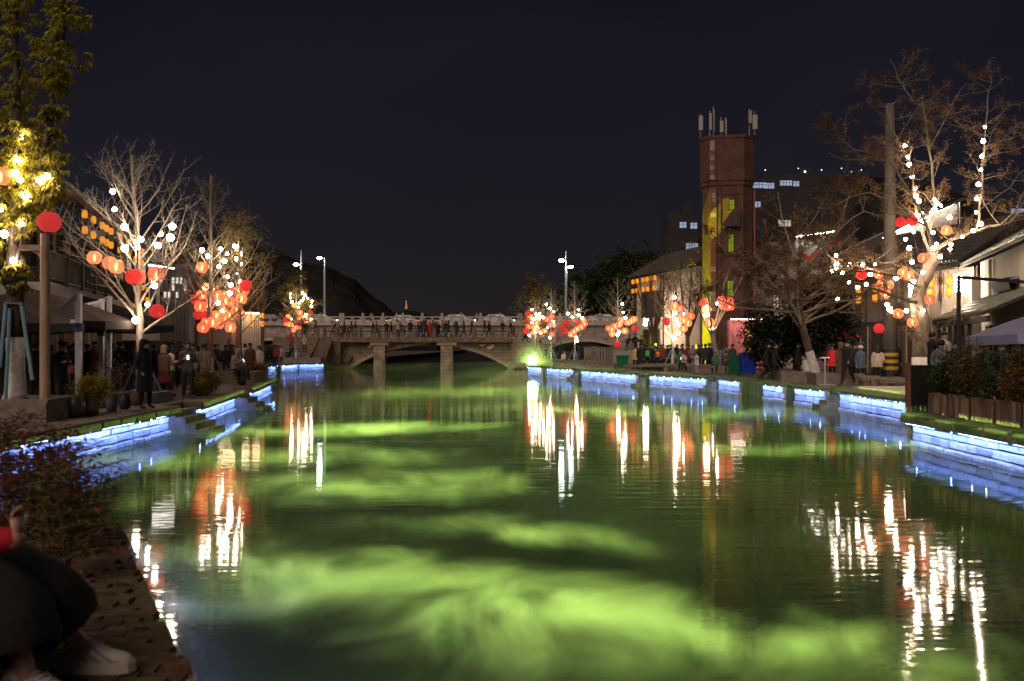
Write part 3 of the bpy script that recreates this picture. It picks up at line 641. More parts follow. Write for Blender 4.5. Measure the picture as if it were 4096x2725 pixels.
for pts, r, off in big:
    q = [rel(t2, x, y, d2 + off + rng.uniform(-.25, .25)) for x, y in pts]
    # smooth by midpoint subdivision with a little wander
    for _ in range(1):
        qq = [q[0]]
        for a, b_ in zip(q, q[1:]): qq += [(a + b_) / 2 + Vector((rng.uniform(-.06, .06), rng.uniform(-.06, .06), rng.uniform(-.06, .06))), b_]
        q = qq
    cm.tube(q, [max(.72 * r * (1 - .75 * i / len(q)), .012) for i in range(len(q))], 6)
    L_ = sum((b_ - a).length for a, b_ in zip(q, q[1:]))
    for k in range(int(L_ * 3.4)):
        i = rng.randrange(max(1, len(q) // 4), len(q)); p = q[i]; a = rng.uniform(0, 2 * PI)
        grow(cm, rng, p, (math.cos(a), math.sin(a), rng.uniform(.0, 1.0)), rng.uniform(.6, 1.5), max(r * .22, .012), 1, cfg2, tips)
for k in range(2300):
    p, de = rng.choice(tips)
    # withered leaf bunches hanging along the twigs
    for j in range(5):
        leaf_quads(lm, rng, p + Vector((0, 0, -.05 * j)), 2, (.05, .03), .12, .5)
tm.build("trunk", BARKM, t2, True); wm.build("whitewash_band", WHITEWASH, t2, True); cm.build("limbs", BARKM, t2); tag(lm.build("withered_leaves", LEAFB, t2), kind='stuff')
BT = [(3940, 508), (3933, 565), (3928, 625), (3923, 679), (3914, 737), (3907, 794), (3905, 849), (3923, 895), (3893, 922), (3850, 946)], \
     [(3620, 583), (3630, 628), (3637, 658), (3649, 706), (3661, 757), (3664, 784), (3676, 804), (3686, 852), (3680, 883), (3698, 894), (3732, 931), (3746, 975), (3735, 993), (3761, 1027)], \
     [(3738, 799), (3764, 822), (3738, 837), (3750, 815), (3725, 850), (3798, 869), (3803, 978), (3800, 997), (3637, 992), (3648, 1048), (3692, 1090), (3654, 929), (3672, 863)], \
     [(3344, 1022), (3348, 1057), (3344, 1071), (3327, 1085), (3371, 1093), (3399, 1059), (3452, 1057), (3500, 1057), (3481, 1098), (3623, 957), (3646, 1049)], \
     [(3396, 1130), (3431, 1147), (3465, 1137), (3350, 1196), (3584, 1113), (3548, 1218), (3565, 1245), (3558, 1235), (3626, 1243), (3692, 1242)]
for lab, pts in zip(("the upright right branch of the big leaning tree", "the tall middle limb of the big leaning tree", "the crotch of the big leaning tree", "the far left branch tips of the big leaning tree", "the lowest left limb of the big leaning tree"), BT):
    string_lights("warm white string bulbs along " + lab, [P(x, y, d2 - rng.uniform(.1, .9)) for x, y in pts], .07)
ll_ = [(3603, 889, 2), (3649, 883, 2), (3786, 922, 0), (3693, 1032, 1), (3446, 1099, 2), (3515, 1095, 0), (3529, 1136, 0), (3554, 1139, 0), (3541, 1175, 0), (3612, 1090, 0), (3635, 1102, 0), (3719, 1197, 1), (3593, 1255, 0), (3650, 1290, 0), (3516, 1314, 2)]
seen = {0: 0, 1: 0, 2: 0}
for sx, sy, k in sorted(ll_, key=lambda q: q[1]):
    i = seen[k]; seen[k] += 1
    paper_lantern(P(sx, sy, d2 - rng.uniform(.2, 1.0)), .41, k, f"{['orange', 'reddish', 'red'][k]} lantern, {ORD[i]} of its colour down, in the big leaning tree", (rng.uniform(-.2, .2), rng.uniform(-.2, .2)))

# --- brown leaved tree and dark evergreen bushes behind it
def bushy(name, label, cat, loc, blobs, n, leafm, size, trunk=None, bark=None, seed=1, group=None):
    rng = random.Random(seed); t = thing(name, label, cat, loc, 0, group); lm = MB()
    wsum = sum(b_[3] * b_[4] * b_[5] for b_ in blobs)
    for (x, y, z, rx, ry, rz) in blobs:
        for k in range(int(n * rx * ry * rz / wsum)):
            while True:
                u = Vector((rng.uniform(-1, 1), rng.uniform(-1, 1), rng.uniform(-1, 1)))
                if .25 < u.length < 1: break
            u *= (.75 + .35 * noise.noise(Vector((x, y, z)) + u * 2.2)) if u.length > .6 else 1
            leaf_quads(lm, rng, (x + u.x * rx, y + u.y * ry, z + u.z * rz), 6, (.12, .1), size)
    tag(lm.build("foliage", leafm, t), kind='stuff')
    tm = MB()
    for pts, r in (trunk or []): tm.tube(pts, [r * (1 - .6 * i / len(pts)) for i in range(len(pts))], 7)
    if trunk: tm.build("trunk", bark or BARKD, t, True)
    return t
d3 = 47
bushy("evergreen_bush", "large dark evergreen bush left of the timber house", "bush", base(3180, d3), [(-1.2, 0, 1.7, 1.7, 1.4, 1.7), (.6, 0, 2.4, 2.0, 1.6, 2.2), (2.2, .3, 2.4, 1.2, 1.2, 2.2), (-1.6, 0, 2.9, 1.0, 1.0, 1.1), (1.2, 0, 3.9, 1.4, 1.2, 1.0)], 2600, LEAFD, .26, [([(0, 0, 0), (0, 0, 1.2), (.2, 0, 2.2)], .12)], seed=4)
t3 = thing("withered_tree", "bare tree with withered brown leaf bunches over the dark bush", "tree", base(3275, 45))
rng = random.Random(21); tm, cm, lm, wm = MB(), MB(), MB(), MB(); tips = []
trk = [rel(t3, x, y, 45) for x, y in ((3262, 1490), (3235, 1400), (3205, 1290), (3190, 1180), (3200, 1080))]
tm.tube(trk, [.20, .18, .16, .13, .10], 8); wm.tube([trk[0] + Vector((0, 0, -.2)), trk[0], trk[0].lerp(trk[1], .95)], [.26, .22, .195], 8)
wm.add(*(lambda a: (a.v, a.f))((lambda m_: (m_.tube([rel(t3, 3232, 1500, 45.2), rel(t3, 3222, 1440, 45.2)], [.2, .15], 8), m_)[1])(MB())))
for k in range(26):
    f = rng.uniform(.35, 1); j = min(int(f * 4), 3); p = trk[j].lerp(trk[j + 1], f * 4 - j); a = rng.uniform(0, 2 * PI)
    grow(cm, rng, p, (math.cos(a) * 1.1, math.sin(a) * .7, rng.uniform(.1, 1.0)), rng.uniform(3.0, 5.6), .07, 0, dict(seg=(7, 4, 3), wob=.22, up=.035, lev=2, kids=(9, 4), ratio=.36, fwd=.7, rmin=.011), tips)
for k in range(2500):
    p, de = rng.choice(tips)
    for j in range(4): leaf_quads(lm, rng, p + Vector((0, 0, -.06 * j)), 2, (.06, .04), .15, .5)
tm.build("trunk", BARKD, t3, True); wm.build("whitewash_band", WHITEWASH, t3); cm.build("limbs", BARKM, t3); tag(lm.build("withered_leaves", LEAFB, t3), kind='stuff')
# --- unlit trees in front of the cream house, far green trees
def dark_tree(label, b_, H, seed, leafm, n, sz, spread):
    rng = random.Random(seed); t = thing("street_tree", label, "tree", b_, 0, "unlit trees by the cream house"); tm, cm, lm = MB(), MB(), MB(); tips = []
    tm.tube([(0, 0, 0), (.03, 0, 1.3), (0, 0, 2.4)], [.22, .18, .16], 8)
    for k in range(9):
        a = k * .7; grow(cm, rng, (0, 0, 2.0 + .05 * k), (math.cos(a) * spread, math.sin(a) * spread, 1), H - 2, .09, 0, dict(seg=(7, 4, 3), wob=.08, up=.05, lev=1, kids=(6,), ratio=.4, fwd=1.0, rmin=.012), tips)
    for k in range(n):
        p, de = rng.choice(tips); leaf_quads(lm, rng, p, 8, (.22, .16), sz)
    tm.build("trunk", BARKD, t, True); cm.build("limbs", BARKD, t)
    if n: tag(lm.build("leaves", leafm, t), kind='stuff')
dark_tree("dark forked tree before the cream house windows", base(2612, 76), 7.6, 31, LEAFB, 14, .2, .38)
dark_tree("dark tree with russet leaf clumps against the cream wall", base(2750, 75.5), 8.6, 32, LEAFB, 150, .22, .42)
GREEN = leafmat("far_leaf", (.05, .075, .018), .5, .8)
for i, (sx, sy, d, rx, rz) in enumerate([(2360, 1180, 150, 7, 5), (2450, 1160, 140, 6, 6), (2530, 1110, 150, 6, 7), (2410, 1235, 138, 4, 3)]):
    p = P(sx, sy, d)
    bushy("hillside_tree", ["round dark green tree behind the right street lamp", "tall green tree above the road bridge's right end", "dark green tree left of the cream house roof", "low green tree at the road bridge's right end"][i], "tree", (p.x, p.y, 3), [(0, 0, p.z - 3, rx, rx, rz), (rx * .5, 0, p.z - 3 - rz * .5, rx * .7, rx * .7, rz * .7), (-rx * .6, 0, p.z - 3 - rz * .6, rx * .6, rx * .6, rz * .6)], 700, GREEN, .9, [([(0, 0, -2), (0, 0, p.z - 3)], .3)], seed=40 + i, group="trees behind the road bridge")
# ================================================================== buildings
WOOD = M("timber_brown", (.115, .085, .066), .75, .4, 5, .4, stretch=(3, 3, .35))
WOODL = M("timber_grey", (.23, .18, .145), .75, .35, 5, .4, stretch=(3, 3, .35))
WOODD = M("timber_dark", (.05, .036, .028), .7, .4, 5, .3, stretch=(3, 3, .35))
LIMEW = M("lime_plaster", (.58, .51, .44), .95, .12, 1.6, .15)
CREAMP = M("cream_plaster", (.50, .40, .33), .95, .14, 1.2, .15)
GREYP = M("grey_plaster", (.30, .27, .26), .95, .2, 1.5, .15)
TILE = M("roof_tile", (.075, .065, .055), .55, .5, 7, .4, spec=.6)
REDROOF = M("red_board", (.15, .055, .04), .8, .35, 4, .3)
GLASS = M("dark_pane", (.02, .022, .026), .12, 0, spec=.7)
WARMPANE = EM("lit_window", (1, .78, .45), 1.0, False)
WHITELED = EM("white_led_line", (1, .93, .82), 28)
YSH = None
def pair_lantern_mesh():
    mb = MB(); prof = [(.06, -.2), (.115, -.16), (.135, -.08), (.135, .08), (.115, .16), (.06, .2)]
    mb.lathe(prof, 10)
    r = MB()
    r.lathe([(.03, -.02), (.07, -.02), (.07, .02), (.03, .02), (.03, -.02)], 8)
    c = MB(); c.tube([(0, 0, .2), (0, 0, .42)], .007, 3)
    tz = MB(); tz.tube([(0, 0, -.2), (0, 0, -.36)], .014, 4)
    return mb.mesh("shade", P_YEL, True), r.mesh("ring", RINGM), c.mesh("cord", CABLE), tz.mesh("tassel", M("tassel_red", (.5, .03, .02), .8, 0))
YL = pair_lantern_mesh()
def eave_lanterns(t, xs, y, z, where, gap=.55, sc=1.0):
    """pairs of yellow lanterns hung under an eave; every lantern a thing of its own, in the building's local frame"""
    mw_ = Matrix.Translation(t.location) @ Matrix.Rotation(t.rotation_euler.z, 4, 'Z')
    for i, x in enumerate(xs):
        for k in range(2):
            p = mw_ @ Vector((x, y, z - k * gap))
            lab = f"yellow eave lantern, {('upper', 'lower')[k]} of the {ORD[i]} pair from the left, {where}"
            q = thing("eave_lantern", lab, "lantern", p, 0, "yellow lantern pairs under the eaves"); q.scale = (sc, sc, sc)
            for nm, me in zip(("shade", "cord", "tassel"), (YL[0], YL[2], YL[3])): link(nm, me, q)
            for zz_ in (-.2, .2): link("ring", YL[1], q, (0, 0, zz_))
def tiled_roof(t, x0, x1, y0, z0, y1, z1, m=TILE, step=.24, name="roof", over=.0):
    """slope from eave (y0,z0) up to ridge (y1,z1): a deck and rows of half-round cover tiles"""
    d = Vector((0, y1 - y0, z1 - z0)); n = Vector((0, -(z1 - z0), y1 - y0)).normalized()
    if n.z < 0: n = -n
    mb = MB(); a = [Vector((x0, y0, z0)), Vector((x1, y0, z0)), Vector((x1, y1, z1)), Vector((x0, y1, z1))]
    th = n * -.10
    mb.add(a + [p + th for p in a], [(0, 1, 2, 3), (7, 6, 5, 4), (0, 4, 5, 1), (1, 5, 6, 2), (2, 6, 7, 3), (3, 7, 4, 0)])
    rf = mb.build(name, WOODD, t)
    tb = MB(); r = random.Random(int(x1 * 10)); k = int((x1 - x0) / step); rows = max(4, int(d.length / .42))
    for i in range(k):
        x = x0 + (i + .5) * (x1 - x0) / k
        for j in range(rows):
            p = Vector((x, y0, z0)) + d * (j / rows) + n * (.05 + r.uniform(0, .02)); q = Vector((x, y0, z0)) + d * ((j + 1.12) / rows) + n * .02
            w = step * .33; u = Vector((1, 0, 0))
            ring = []
            for pp in (p, q):
                ring.append([pp - u * w - n * .03, pp - u * w * .6 + n * .055, pp + u * w * .6 + n * .055, pp + u * w - n * .03])
            tb.add(ring[0] + ring[1], [(0, 1, 5, 4), (1, 2, 6, 5), (2, 3, 7, 6), (0, 3, 2, 1)])
    tag(tb.build("tiles", m, rf), kind='stuff')
    return rf
def window(t, x, z, w, h, y=0, pane=None, frame=None, bars=(1, 1), name="window"):
    f = MB(); fr = .06
    for a, b_ in (((x - w / 2, z - h / 2), (x + w / 2, z - h / 2)), ((x - w / 2, z + h / 2), (x + w / 2, z + h / 2))):
        f.box(((a[0] + b_[0]) / 2, y - .03, a[1]), (w + fr, .09, fr))
    for xx in (x - w / 2, x + w / 2): f.box((xx, y - .032, z), (fr, .08, h - fr))
    for i in range(bars[0]): f.box((x - w / 2 + w * (i + 1) / (bars[0] + 1), y - .025, z), (.035, .05, h - fr))
    for i in range(bars[1]): f.box((x, y - .027, z - h / 2 + h * (i + 1) / (bars[1] + 1)), (w - fr, .045, .035))
    o = f.build(name, frame or WOODD, t)
    p = MB(); p.box((x, y - .008, z), (w - .02, .012, h - .02)); p.build("pane", pane or GLASS, o)
    return o
def facade(name, label, p0, p1, cat="building", group=None):
    d = Vector((p1[0] - p0[0], p1[1] - p0[1], 0))
    return thing(name, label, cat, (p0[0], p0[1], BZ), math.atan2(d.y, d.x), group), d.length
def board_wall(t, x0, x1, z0, z1, y=0, w=.3, m=WOOD, seed=0, name="board", th=.04, mats=None):
    r = random.Random(seed); n = max(1, int((x1 - x0) / w)); ww = (x1 - x0) / n
    protos = [None] * 3
    for k in range(3):
        mb = MB(); mb.box((0, 0, 0), (ww - .018, th + .008 * k, z1 - z0 - .01)); protos[k] = mb.mesh(name, (mats or [m])[k % len(mats or [m])])
    for i in range(n):
        link(name, r.choice(protos), t, (x0 + ww * (i + .5), y - th / 2, (z0 + z1) / 2), None, None)

# ---- left: two storey timber teahouse
t, Ln = facade("timber_teahouse", "dark two storey timber building with lantern pairs under its left bank eave", (-15.0, 29.0), (-19.6, 49.4))
mb = MB(); mb.box((Ln / 2, 2.6, 3.0), (Ln, 5, 6.0)); mb.build("wall", GREYP, t)
board_wall(t, .2, Ln - .1, .05, 2.7, -.005, .42, seed=1, mats=[WOODL, WOOD, WOODD])
board_wall(t, .2, Ln - .1, 4.0, 5.95, -.005, .46, seed=2, mats=[WOOD, WOODD, WOODL], name="upper_board")
mb = MB(); mb.box((Ln / 2, -.7, 3.25), (Ln + .2, 1.5, .5)); mb.build("balcony_slab", GREYP, t)
mb = MB(); mb.box((Ln / 2, -1.4, 4.42), (Ln, .07, .07)); mb.box((Ln / 2, -1.4, 3.62), (Ln, .05, .05)); rl = mb.build("balcony_rail", WOODD, t)
BAL = MB(); BAL.box((0, 0, 0), (.045, .045, .74)); balm = BAL.mesh("baluster", WOODD)
for i in range(int(Ln / .22)): link("baluster", balm, rl, (.1 + i * .22, -1.4, 4.02))
for i in range(9):
    x = 1.2 + i * 2.3
    window(t, x, 5.0, 1.3, 1.6, -.06, GLASS, WOODD, (2, 2))
    mb = MB(); mb.box((x + 1.15, -1.42, 4.7), (.13, .13, 2.4)); mb.build("post", WOODD, t)
tiled_roof(t, -.4, Ln + .5, -1.9, 6.35, 3.0, 8.8)
mb = MB(); mb.beam((-.4, -1.88, 6.18), (Ln + .5, -1.88, 6.18), .05, .16); mb.build("eave_board", REDROOF, t)
for i, x in enumerate((5.2, 8.8)):
    mb = MB()
    for k in range(12): mb.box((x, -.075, .35 + k * .18), (1.7, .05, .13))
    mb.box((x - .5, -.09, 1.4), (.12, .06, 2.3)); mb.box((x + .5, -.09, 1.4), (.12, .06, 2.3)); mb.build("brick_lattice", M("orange_brick", (.32, .13, .07), .85), t)
eave_lanterns(t, [3.4, 4.9, 6.6, 7.5, 8.4, 10.4, 12.6, 14.6, 16.6], -1.75, 5.95, "left teahouse", .52, .68)
eave_lanterns(t, [18.6, 20.3], -1.5, 4.4, "teahouse balcony end", .5, .66)
# ---- bright floodlit white house end behind the bare tree
t, Ln = facade("white_house", "floodlit white house front behind the bare tree on the left bank", (-19.75, 50.4), (-18.9, 53.4))
mb = MB(); mb.box((Ln / 2, 2.2, 3.0), (Ln, 4.4, 6.0)); mb.build("wall", LIMEW, t)
for x in (.55, 1.5, 2.5): window(t, x, 4.2, .34, 2.2, 0, GLASS, WOODD, (0, 2))
tiled_roof(t, -.4, Ln + .4, -.8, 6.1, 2.4, 7.6)
mb = MB(); mb.beam((.2, -1.0, 5.75), (Ln - .2, -1.0, 5.75), .06, .05); lf_ = mb.build("eave_light", WHITELED, t)
mb = MB(); mb.box((Ln / 2, -.7, .95), (Ln, 1.4, 1.9)); mb.build("porch", WOODD, t)
# ---- slatted screen house
t, Ln = facade("slatted_house", "tall house front with vertical slats and glittering panes behind the left crowd", (-21.9, 57.5), (-18.9, 58.2))
mb = MB(); mb.box((Ln / 2, 2.5, 3.2), (Ln, 4.9, 6.4)); mb.build("wall", GREYP, t)
SL = MB(); SL.box((0, 0, 0), (.07, .10, 6.1)); slm = SL.mesh("slat", WOODL)
for i in range(14): link("slat", slm, t, (.1 + i * (Ln - .2) / 13, -.052, 3.1))
r = random.Random(4)
for i in range(13):
    for k in range(3):
        if r.random() < .6:
            mb = MB(); mb.box((.1 + (i + .5) * (Ln - .2) / 13, -.012, 4.6 + k * .42), (.13, .012, .34)); mb.build("lit_pane", EM("glitter_pane", (1, .9, .8), .9, False) if r.random() < .5 else GLASS, t)
tiled_roof(t, -.5, Ln + .5, -.7, 6.5, 2.4, 8.0)
# ---- gabled house behind
t, Ln = facade("gabled_house", "dark house with red boarded gable behind the left trees", (-24.6, 64.2), (-19.2, 64.8))
mb = MB(); pr = [(-.2, 0), (Ln, 0), (Ln, 4.2), (Ln / 2 - .2, 8.0), (-.2, 4.2)]
mb.add([(x, .1, z) for x, z in pr] + [(x, 6.0, z) for x, z in pr], [(0, 1, 2, 3, 4), (9, 8, 7, 6, 5), (0, 5, 6, 1), (1, 6, 7, 2), (2, 7, 8, 3), (3, 8, 9, 4), (4, 9, 5, 0)]); mb.build("wall", REDROOF, t)
mb = MB(); mb.beam((-.7, -.1, 4.0), (Ln / 2 - .2, -.1, 8.35), .5, .14); mb.beam((Ln / 2 - .2, -.12, 8.35), (Ln + .5, -.12, 4.0), .5, .14); mb.build("bargeboard", GREYP, t)
window(t, Ln * .45, 3.6, 1.2, 1.2, .1, GLASS, WOODD)
# ---- cream arched wall
t, Ln = facade("arched_wall", "low cream wall with rounded arched tops behind the left crowd", (-20.6, 61.0), (-17.6, 61.8), "wall"); t['kind'] = 'thing'
for i, (x, w, h) in enumerate(((.55, 1.1, 3.3), (1.75, 1.0, 2.9), (2.6, .8, 3.2))):
    mb = MB(); n = 10; pr = [(x - w / 2, 0), (x + w / 2, 0)] + [(x + w / 2 * math.cos(PI * k / n), h - w / 2 + w / 2 * math.sin(PI * k / n)) for k in range(n + 1)]
    m_ = len(pr); mb.add([(a, 0, z) for a, z in pr] + [(a, .3, z) for a, z in pr], [tuple(range(m_)), tuple(range(2 * m_ - 1, m_ - 1, -1))] + [(k, m_ + k, m_ + (k + 1) % m_, (k + 1) % m_) for k in range(m_)])
    mb.build("arch", CREAMP, t)
# ---- brick pavilion with white fluted end by the water
t, Ln = facade("canal_pavilion", "small pavilion with warm lit brick wall and white fluted end by the water", (-18.4, 62.2), (-15.85, 62.6))
mb = MB(); mb.box((Ln / 2, 1.6, 1.9), (Ln, 3.0, 3.8)); mb.build("wall", brick_mat("warm_brick", (.42, .19, .10), (.32, .14, .08), (.45, .36, .28), .26, .09, ms=.05), t)
FL = MB(); FL.lathe([(.07, 0), (.07, 3.75)], 8); flm = FL.mesh("flute", LIMEW, True)
for i in range(9): link("flute", flm, t, (Ln - 1.05 + i * .13, .06, 0))
for i, x in enumerate((.35, .95)):
    mb = MB(); mb.box((x, .06, 1.9), (.22, .16, 3.78)); mb.build("pier", M("warm_pier", (.52, .40, .32), .9), t)
tiled_roof(t, -.5, Ln + .35, -.7, 3.85, 1.6, 5.2)
mb = MB(); mb.beam((.0, -.45, 3.66), (Ln, -.45, 3.66), .05, .05); mb.build("eave_light", EM("warm_led_line", (1, .70, .42), 40), t)
eave_lanterns(t, [Ln - .5, Ln + .2], -.62, 3.5, "canal pavilion", .5, .9)

# ---- right: cream house with eave lanterns
t, Ln = facade("cream_house", "two storey cream plaster house with yellow lantern pairs and dark windows", (11.5, 92.0), (14.7, 78.0))
mb = MB(); mb.box((Ln / 2, 3.0, 3.95), (Ln, 5.95, 7.9)); mb.build("wall", CREAMP, t)
mb = MB(); mb.box((6.8, -.05, 3.9), (.10, .10, 7.7)); mb.build("drain_pipe", WOODD, t)
for x, z, w, h in ((2.4, 5.3, 1.0, 2.3), (4.2, 5.3, .8, 2.3), (5.7, 5.3, .7, 2.3), (2.8, 1.7, 1.0, 2.8), (5.0, 1.7, 1.2, 2.8)):
    window(t, x, z, w, h, 0, GLASS, WOODD, (1, 1))
    for s in (-1, 1):
        mb = MB(); mb.box((x + s * (w / 2 + .22), -.055, z), (.34, .05, h)); mb.build("shutter", WOODD, t)
tiled_roof(t, -.5, Ln + .4, -.75, 7.95, 3.0, 10.1)
mb = MB(); mb.box((10.7, -.03, .65), (7.2, .05, 1.3)); mb.build("plinth", GREYP, t)
eave_lanterns(t, [.6, 1.7, 3.2, 4.3, 5.3, 6.2], -.55, 7.5, "cream house", .85, 1.1)
q = thing("wall_lantern", "white square lantern lamp on the cream house wall", "lamp", (11.2, 83.2, 4.4)); mb = MB(); mb.box((0, 0, 0), (.36, .36, .55), taper=.85); mb.build("glass_body", EM("lamp_warm", (1, .80, .56), 300), q)
mb = MB(); mb.box((0, 0, .31), (.46, .46, .06)); mb.beam((0, 0, .33), (0, 0, .7), .04); mb.beam((0, 0, .7), (2.3, .4, .7), .04); mb.build("bracket", CABLE, q)
# ---- brick water tower
RB_ = brick_mat("tower_brick", (.15, .050, .028), (.11, .038, .024), (.10, .065, .05), .24, .075, ms=.05, bump=.4)
QUO = [M("quoin_pale", (.34, .25, .20), .9, .3, 5, .3), M("quoin_red", (.22, .085, .05), .9, .3, 5, .3)]
tx, ty, rz = 15.55, 72.0, math.radians(-12)
t = thing("brick_tower", "tall red brick tower with antennas on its flared top", "tower", (tx, ty, BZ), rz)
def octa(mb, hw, c, z0, z1):
    mb.prism([(-hw + c, -hw), (hw - c, -hw), (hw, -hw + c), (hw, hw - c), (hw - c, hw), (-hw + c, hw), (-hw, hw - c), (-hw, -hw + c)], z0, z1)
mb = MB(); octa(mb, 1.72, .62, 0, 12.98); mb.build("shaft", RB_, t)
mb = MB(); octa(mb, 1.82, .66, 12.99, 13.3); octa(mb, 1.88, .68, 13.302, 16.3); octa(mb, 1.94, .70, 16.302, 16.5); mb.build("tank_head", RB_, t)
r = random.Random(2)
qm = []
for k in range(2):
    m_ = MB(); m_.box((0, 0, 0), (.30 + .14 * k, .09, .33)); qm.append([m_.mesh("quoin", q) for q in QUO])
for i in range(36): link("quoin", r.choice(r.choice(qm)), t, (-.92 + (.05 if i % 2 else 0), -1.745, .4 + i * .35))
for i in range(8): link("quoin", r.choice(r.choice(qm)), t, (-1.02, -1.905, 13.55 + i * .345))
for x_ in (-.55, 1.0):
    mb = MB(); mb.box((x_, -1.76, 6.5), (.26, .14, 12.9)); mb.build("pilaster", RB_, t)
for z_ in (4.1, 8.0, 12.4): mb = MB(); mb.box((.22, -1.75, z_), (1.2, .10, .16)); mb.build("string_course", RB_, t)
LITY = EM("green_glow_window", (.50, .70, .02), .36, False)  # panes given an even yellow-green emission
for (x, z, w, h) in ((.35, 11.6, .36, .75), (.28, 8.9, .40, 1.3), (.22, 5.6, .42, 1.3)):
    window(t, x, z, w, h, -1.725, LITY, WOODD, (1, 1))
    mb = MB(); mb.box((x, -1.79, z - h / 2 - .1), (w + .3, .16, .1)); mb.build("sill", QUO[1], t)
mb = MB(); mb.box((.62, -1.95, 10.6), (.55, .35, .95)); mb.box((.25, -2.0, 10.06), (1.3, .5, .10)); mb.build("balcony", CABLE, t)
mb = MB(); mb.tube([(-.70, -1.85, 0), (-.70, -1.85, 16.2)], .055, 6); mb.build("down_pipe", WOODD, t)
mb = MB(); mb.tube([(1.9, -1.6, 0), (1.9, -1.6, 12.6)], .045, 6); mb.build("red_side_pipe", M("red_pipe", (.45, .10, .08), .5, .1), t)  # pipe in one even red base colour
for i, (x, y, z, w, h, ln) in enumerate(((-1.85, -1.4, 17.5, .30, 1.0, 1.7), (-1.2, -1.3, 17.6, .18, 1.2, 1.9), (-.95, -1.2, 17.7, .05, 1.6, 2.2), (-.4, -1.3, 17.2, .26, .8, 1.4), (-0.1, -1.2, 17.2, .07, 1.1, 1.4), (1.55, -1.3, 17.8, .22, .9, 1.9), (1.9, -1.4, 17.4, .34, 1.0, 1.7))):
    mb = MB(); mb.tube([(x, y, 16.5), (x, y, 16.5 + ln)], .04, 6); p = mb.build("antenna_mast", M("mast_grey", (.30, .27, .26), .6, .1), t)
    mb = MB(); mb.box((x + .05, y - .12, z), (w, .14, h), .3 * (i % 3 - 1)); mb.build("antenna_panel", M("antenna_white", (.34, .29, .27), .6, .05), p)
# projector on the far bank that throws a yellow green beam on the tower
lsp = bpy.data.lights.new("tower_projector", 'SPOT'); lsp.energy = 15000; lsp.spot_size = math.radians(84); lsp.spot_blend = .02; lsp.color = (.75, 1, .0); lsp.shadow_soft_size = .003
so = bpy.data.objects.new("tower_projector", lsp); COL.objects.link(so); so.location = (10.0, 74.0, 2.7)
so.rotation_euler = (Vector((tx - 1.6, ty - .8, 4.7)) - so.location).to_track_quat('-Z', 'Y').to_euler()
ls2 = bpy.data.lights.new("tower_projector", 'SPOT'); ls2.energy = 16000; ls2.spot_size = math.radians(7.5); ls2.spot_blend = .02; ls2.color = (.75, 1, .0); ls2.shadow_soft_size = .02
so2 = bpy.data.objects.new("tower_projector", ls2); COL.objects.link(so2); so2.location = (8.4, 66.6, 3.0)
so2.rotation_euler = (Vector((tx - 1.05, ty - 1.6, 11.2)) - so2.location).to_track_quat('-Z', 'Y').to_euler()
q = thing("projector", "small black projector with added barn doors on a post aimed at the tower", "projector", (10.0, 74.0, BZ)); mb = MB(); mb.tube([(-.12, .08, 0), (-.12, .08, 1.7)], .04, 6); mb.build("post", CABLE, q); mb = MB(); mb.box((-.22, .12, 1.92), (.25, .3, .34), -.45); mb.build("body", CABLE, q)
for az_, sg_ in ((-41.0, -1), (-6.0, 1)):                     # added barn doors block the beam beyond the tower's left side
    a_ = math.radians(az_); A_ = Vector((.25 * math.cos(a_), .25 * math.sin(a_), 0)); B_ = A_ + sg_ * .55 * Vector((-math.sin(a_), math.cos(a_), 0))
    mb = MB(); mb.beam(A_ + Vector((0, 0, 2.05)), B_ + Vector((0, 0, 2.05)), .012, 1.1); mb.build("barn_door", CABLE, q)
# ---- red curtain stall by the tower's foot
t = thing("curtain_stall", "lit pink and red curtained stall with a yellow streamer beside the tower", "stall", (15.85, 67.5, BZ), math.radians(-8)); t.scale = (.62, 1, 1)
fr = MB()
for x in (-2.0, 2.0): fr.box((x, 0, 1.75), (.1, .1, 3.5))
fr.box((0, 0, 3.45), (4.1, .1, .1)); fr.build("frame", CABLE, t)
def curtain(x0, x1, z0, z1, y, m, nm, amp=.07, fr_=9):
    mb = MB(); n = int((x1 - x0) * 14); top, bot = [], []
    for i in range(n + 1):
        x = x0 + (x1 - x0) * i / n; yy = y + amp * math.sin(x * fr_) + .03 * math.sin(x * 23)
        top.append((x, yy, z1)); bot.append((x + .02 * math.sin(x * 7), yy * 1.05, z0))
    mb.add(top + bot, [(i, i + 1, n + 2 + i, n + 1 + i) for i in range(n)]); return mb.build(nm, m, t, True)
curtain(-1.95, 1.95, .1, 3.4, .0, M("pink_curtain", (.62, .22, .22), .8, .3, 2, .1), "curtain")
curtain(-.1, .55, .5, 2.9, -.16, M("yellow_streamer", (.6, .42, .12), .8, .2, 3, 0), "streamer", .05, 12)
mb = MB(); mb.beam((-1.7, -.75, 3.42), (1.7, -.75, 3.42), .07, .05); tl_ = mb.build("tube_light", EM("stall_tube", (1, .78, .66), 24), t)
for x in (-1.5, 1.5): mb = MB(); mb.beam((x, -.06, 3.46), (x, -.75, 3.47), .05); mb.build("bracket", CABLE, t)
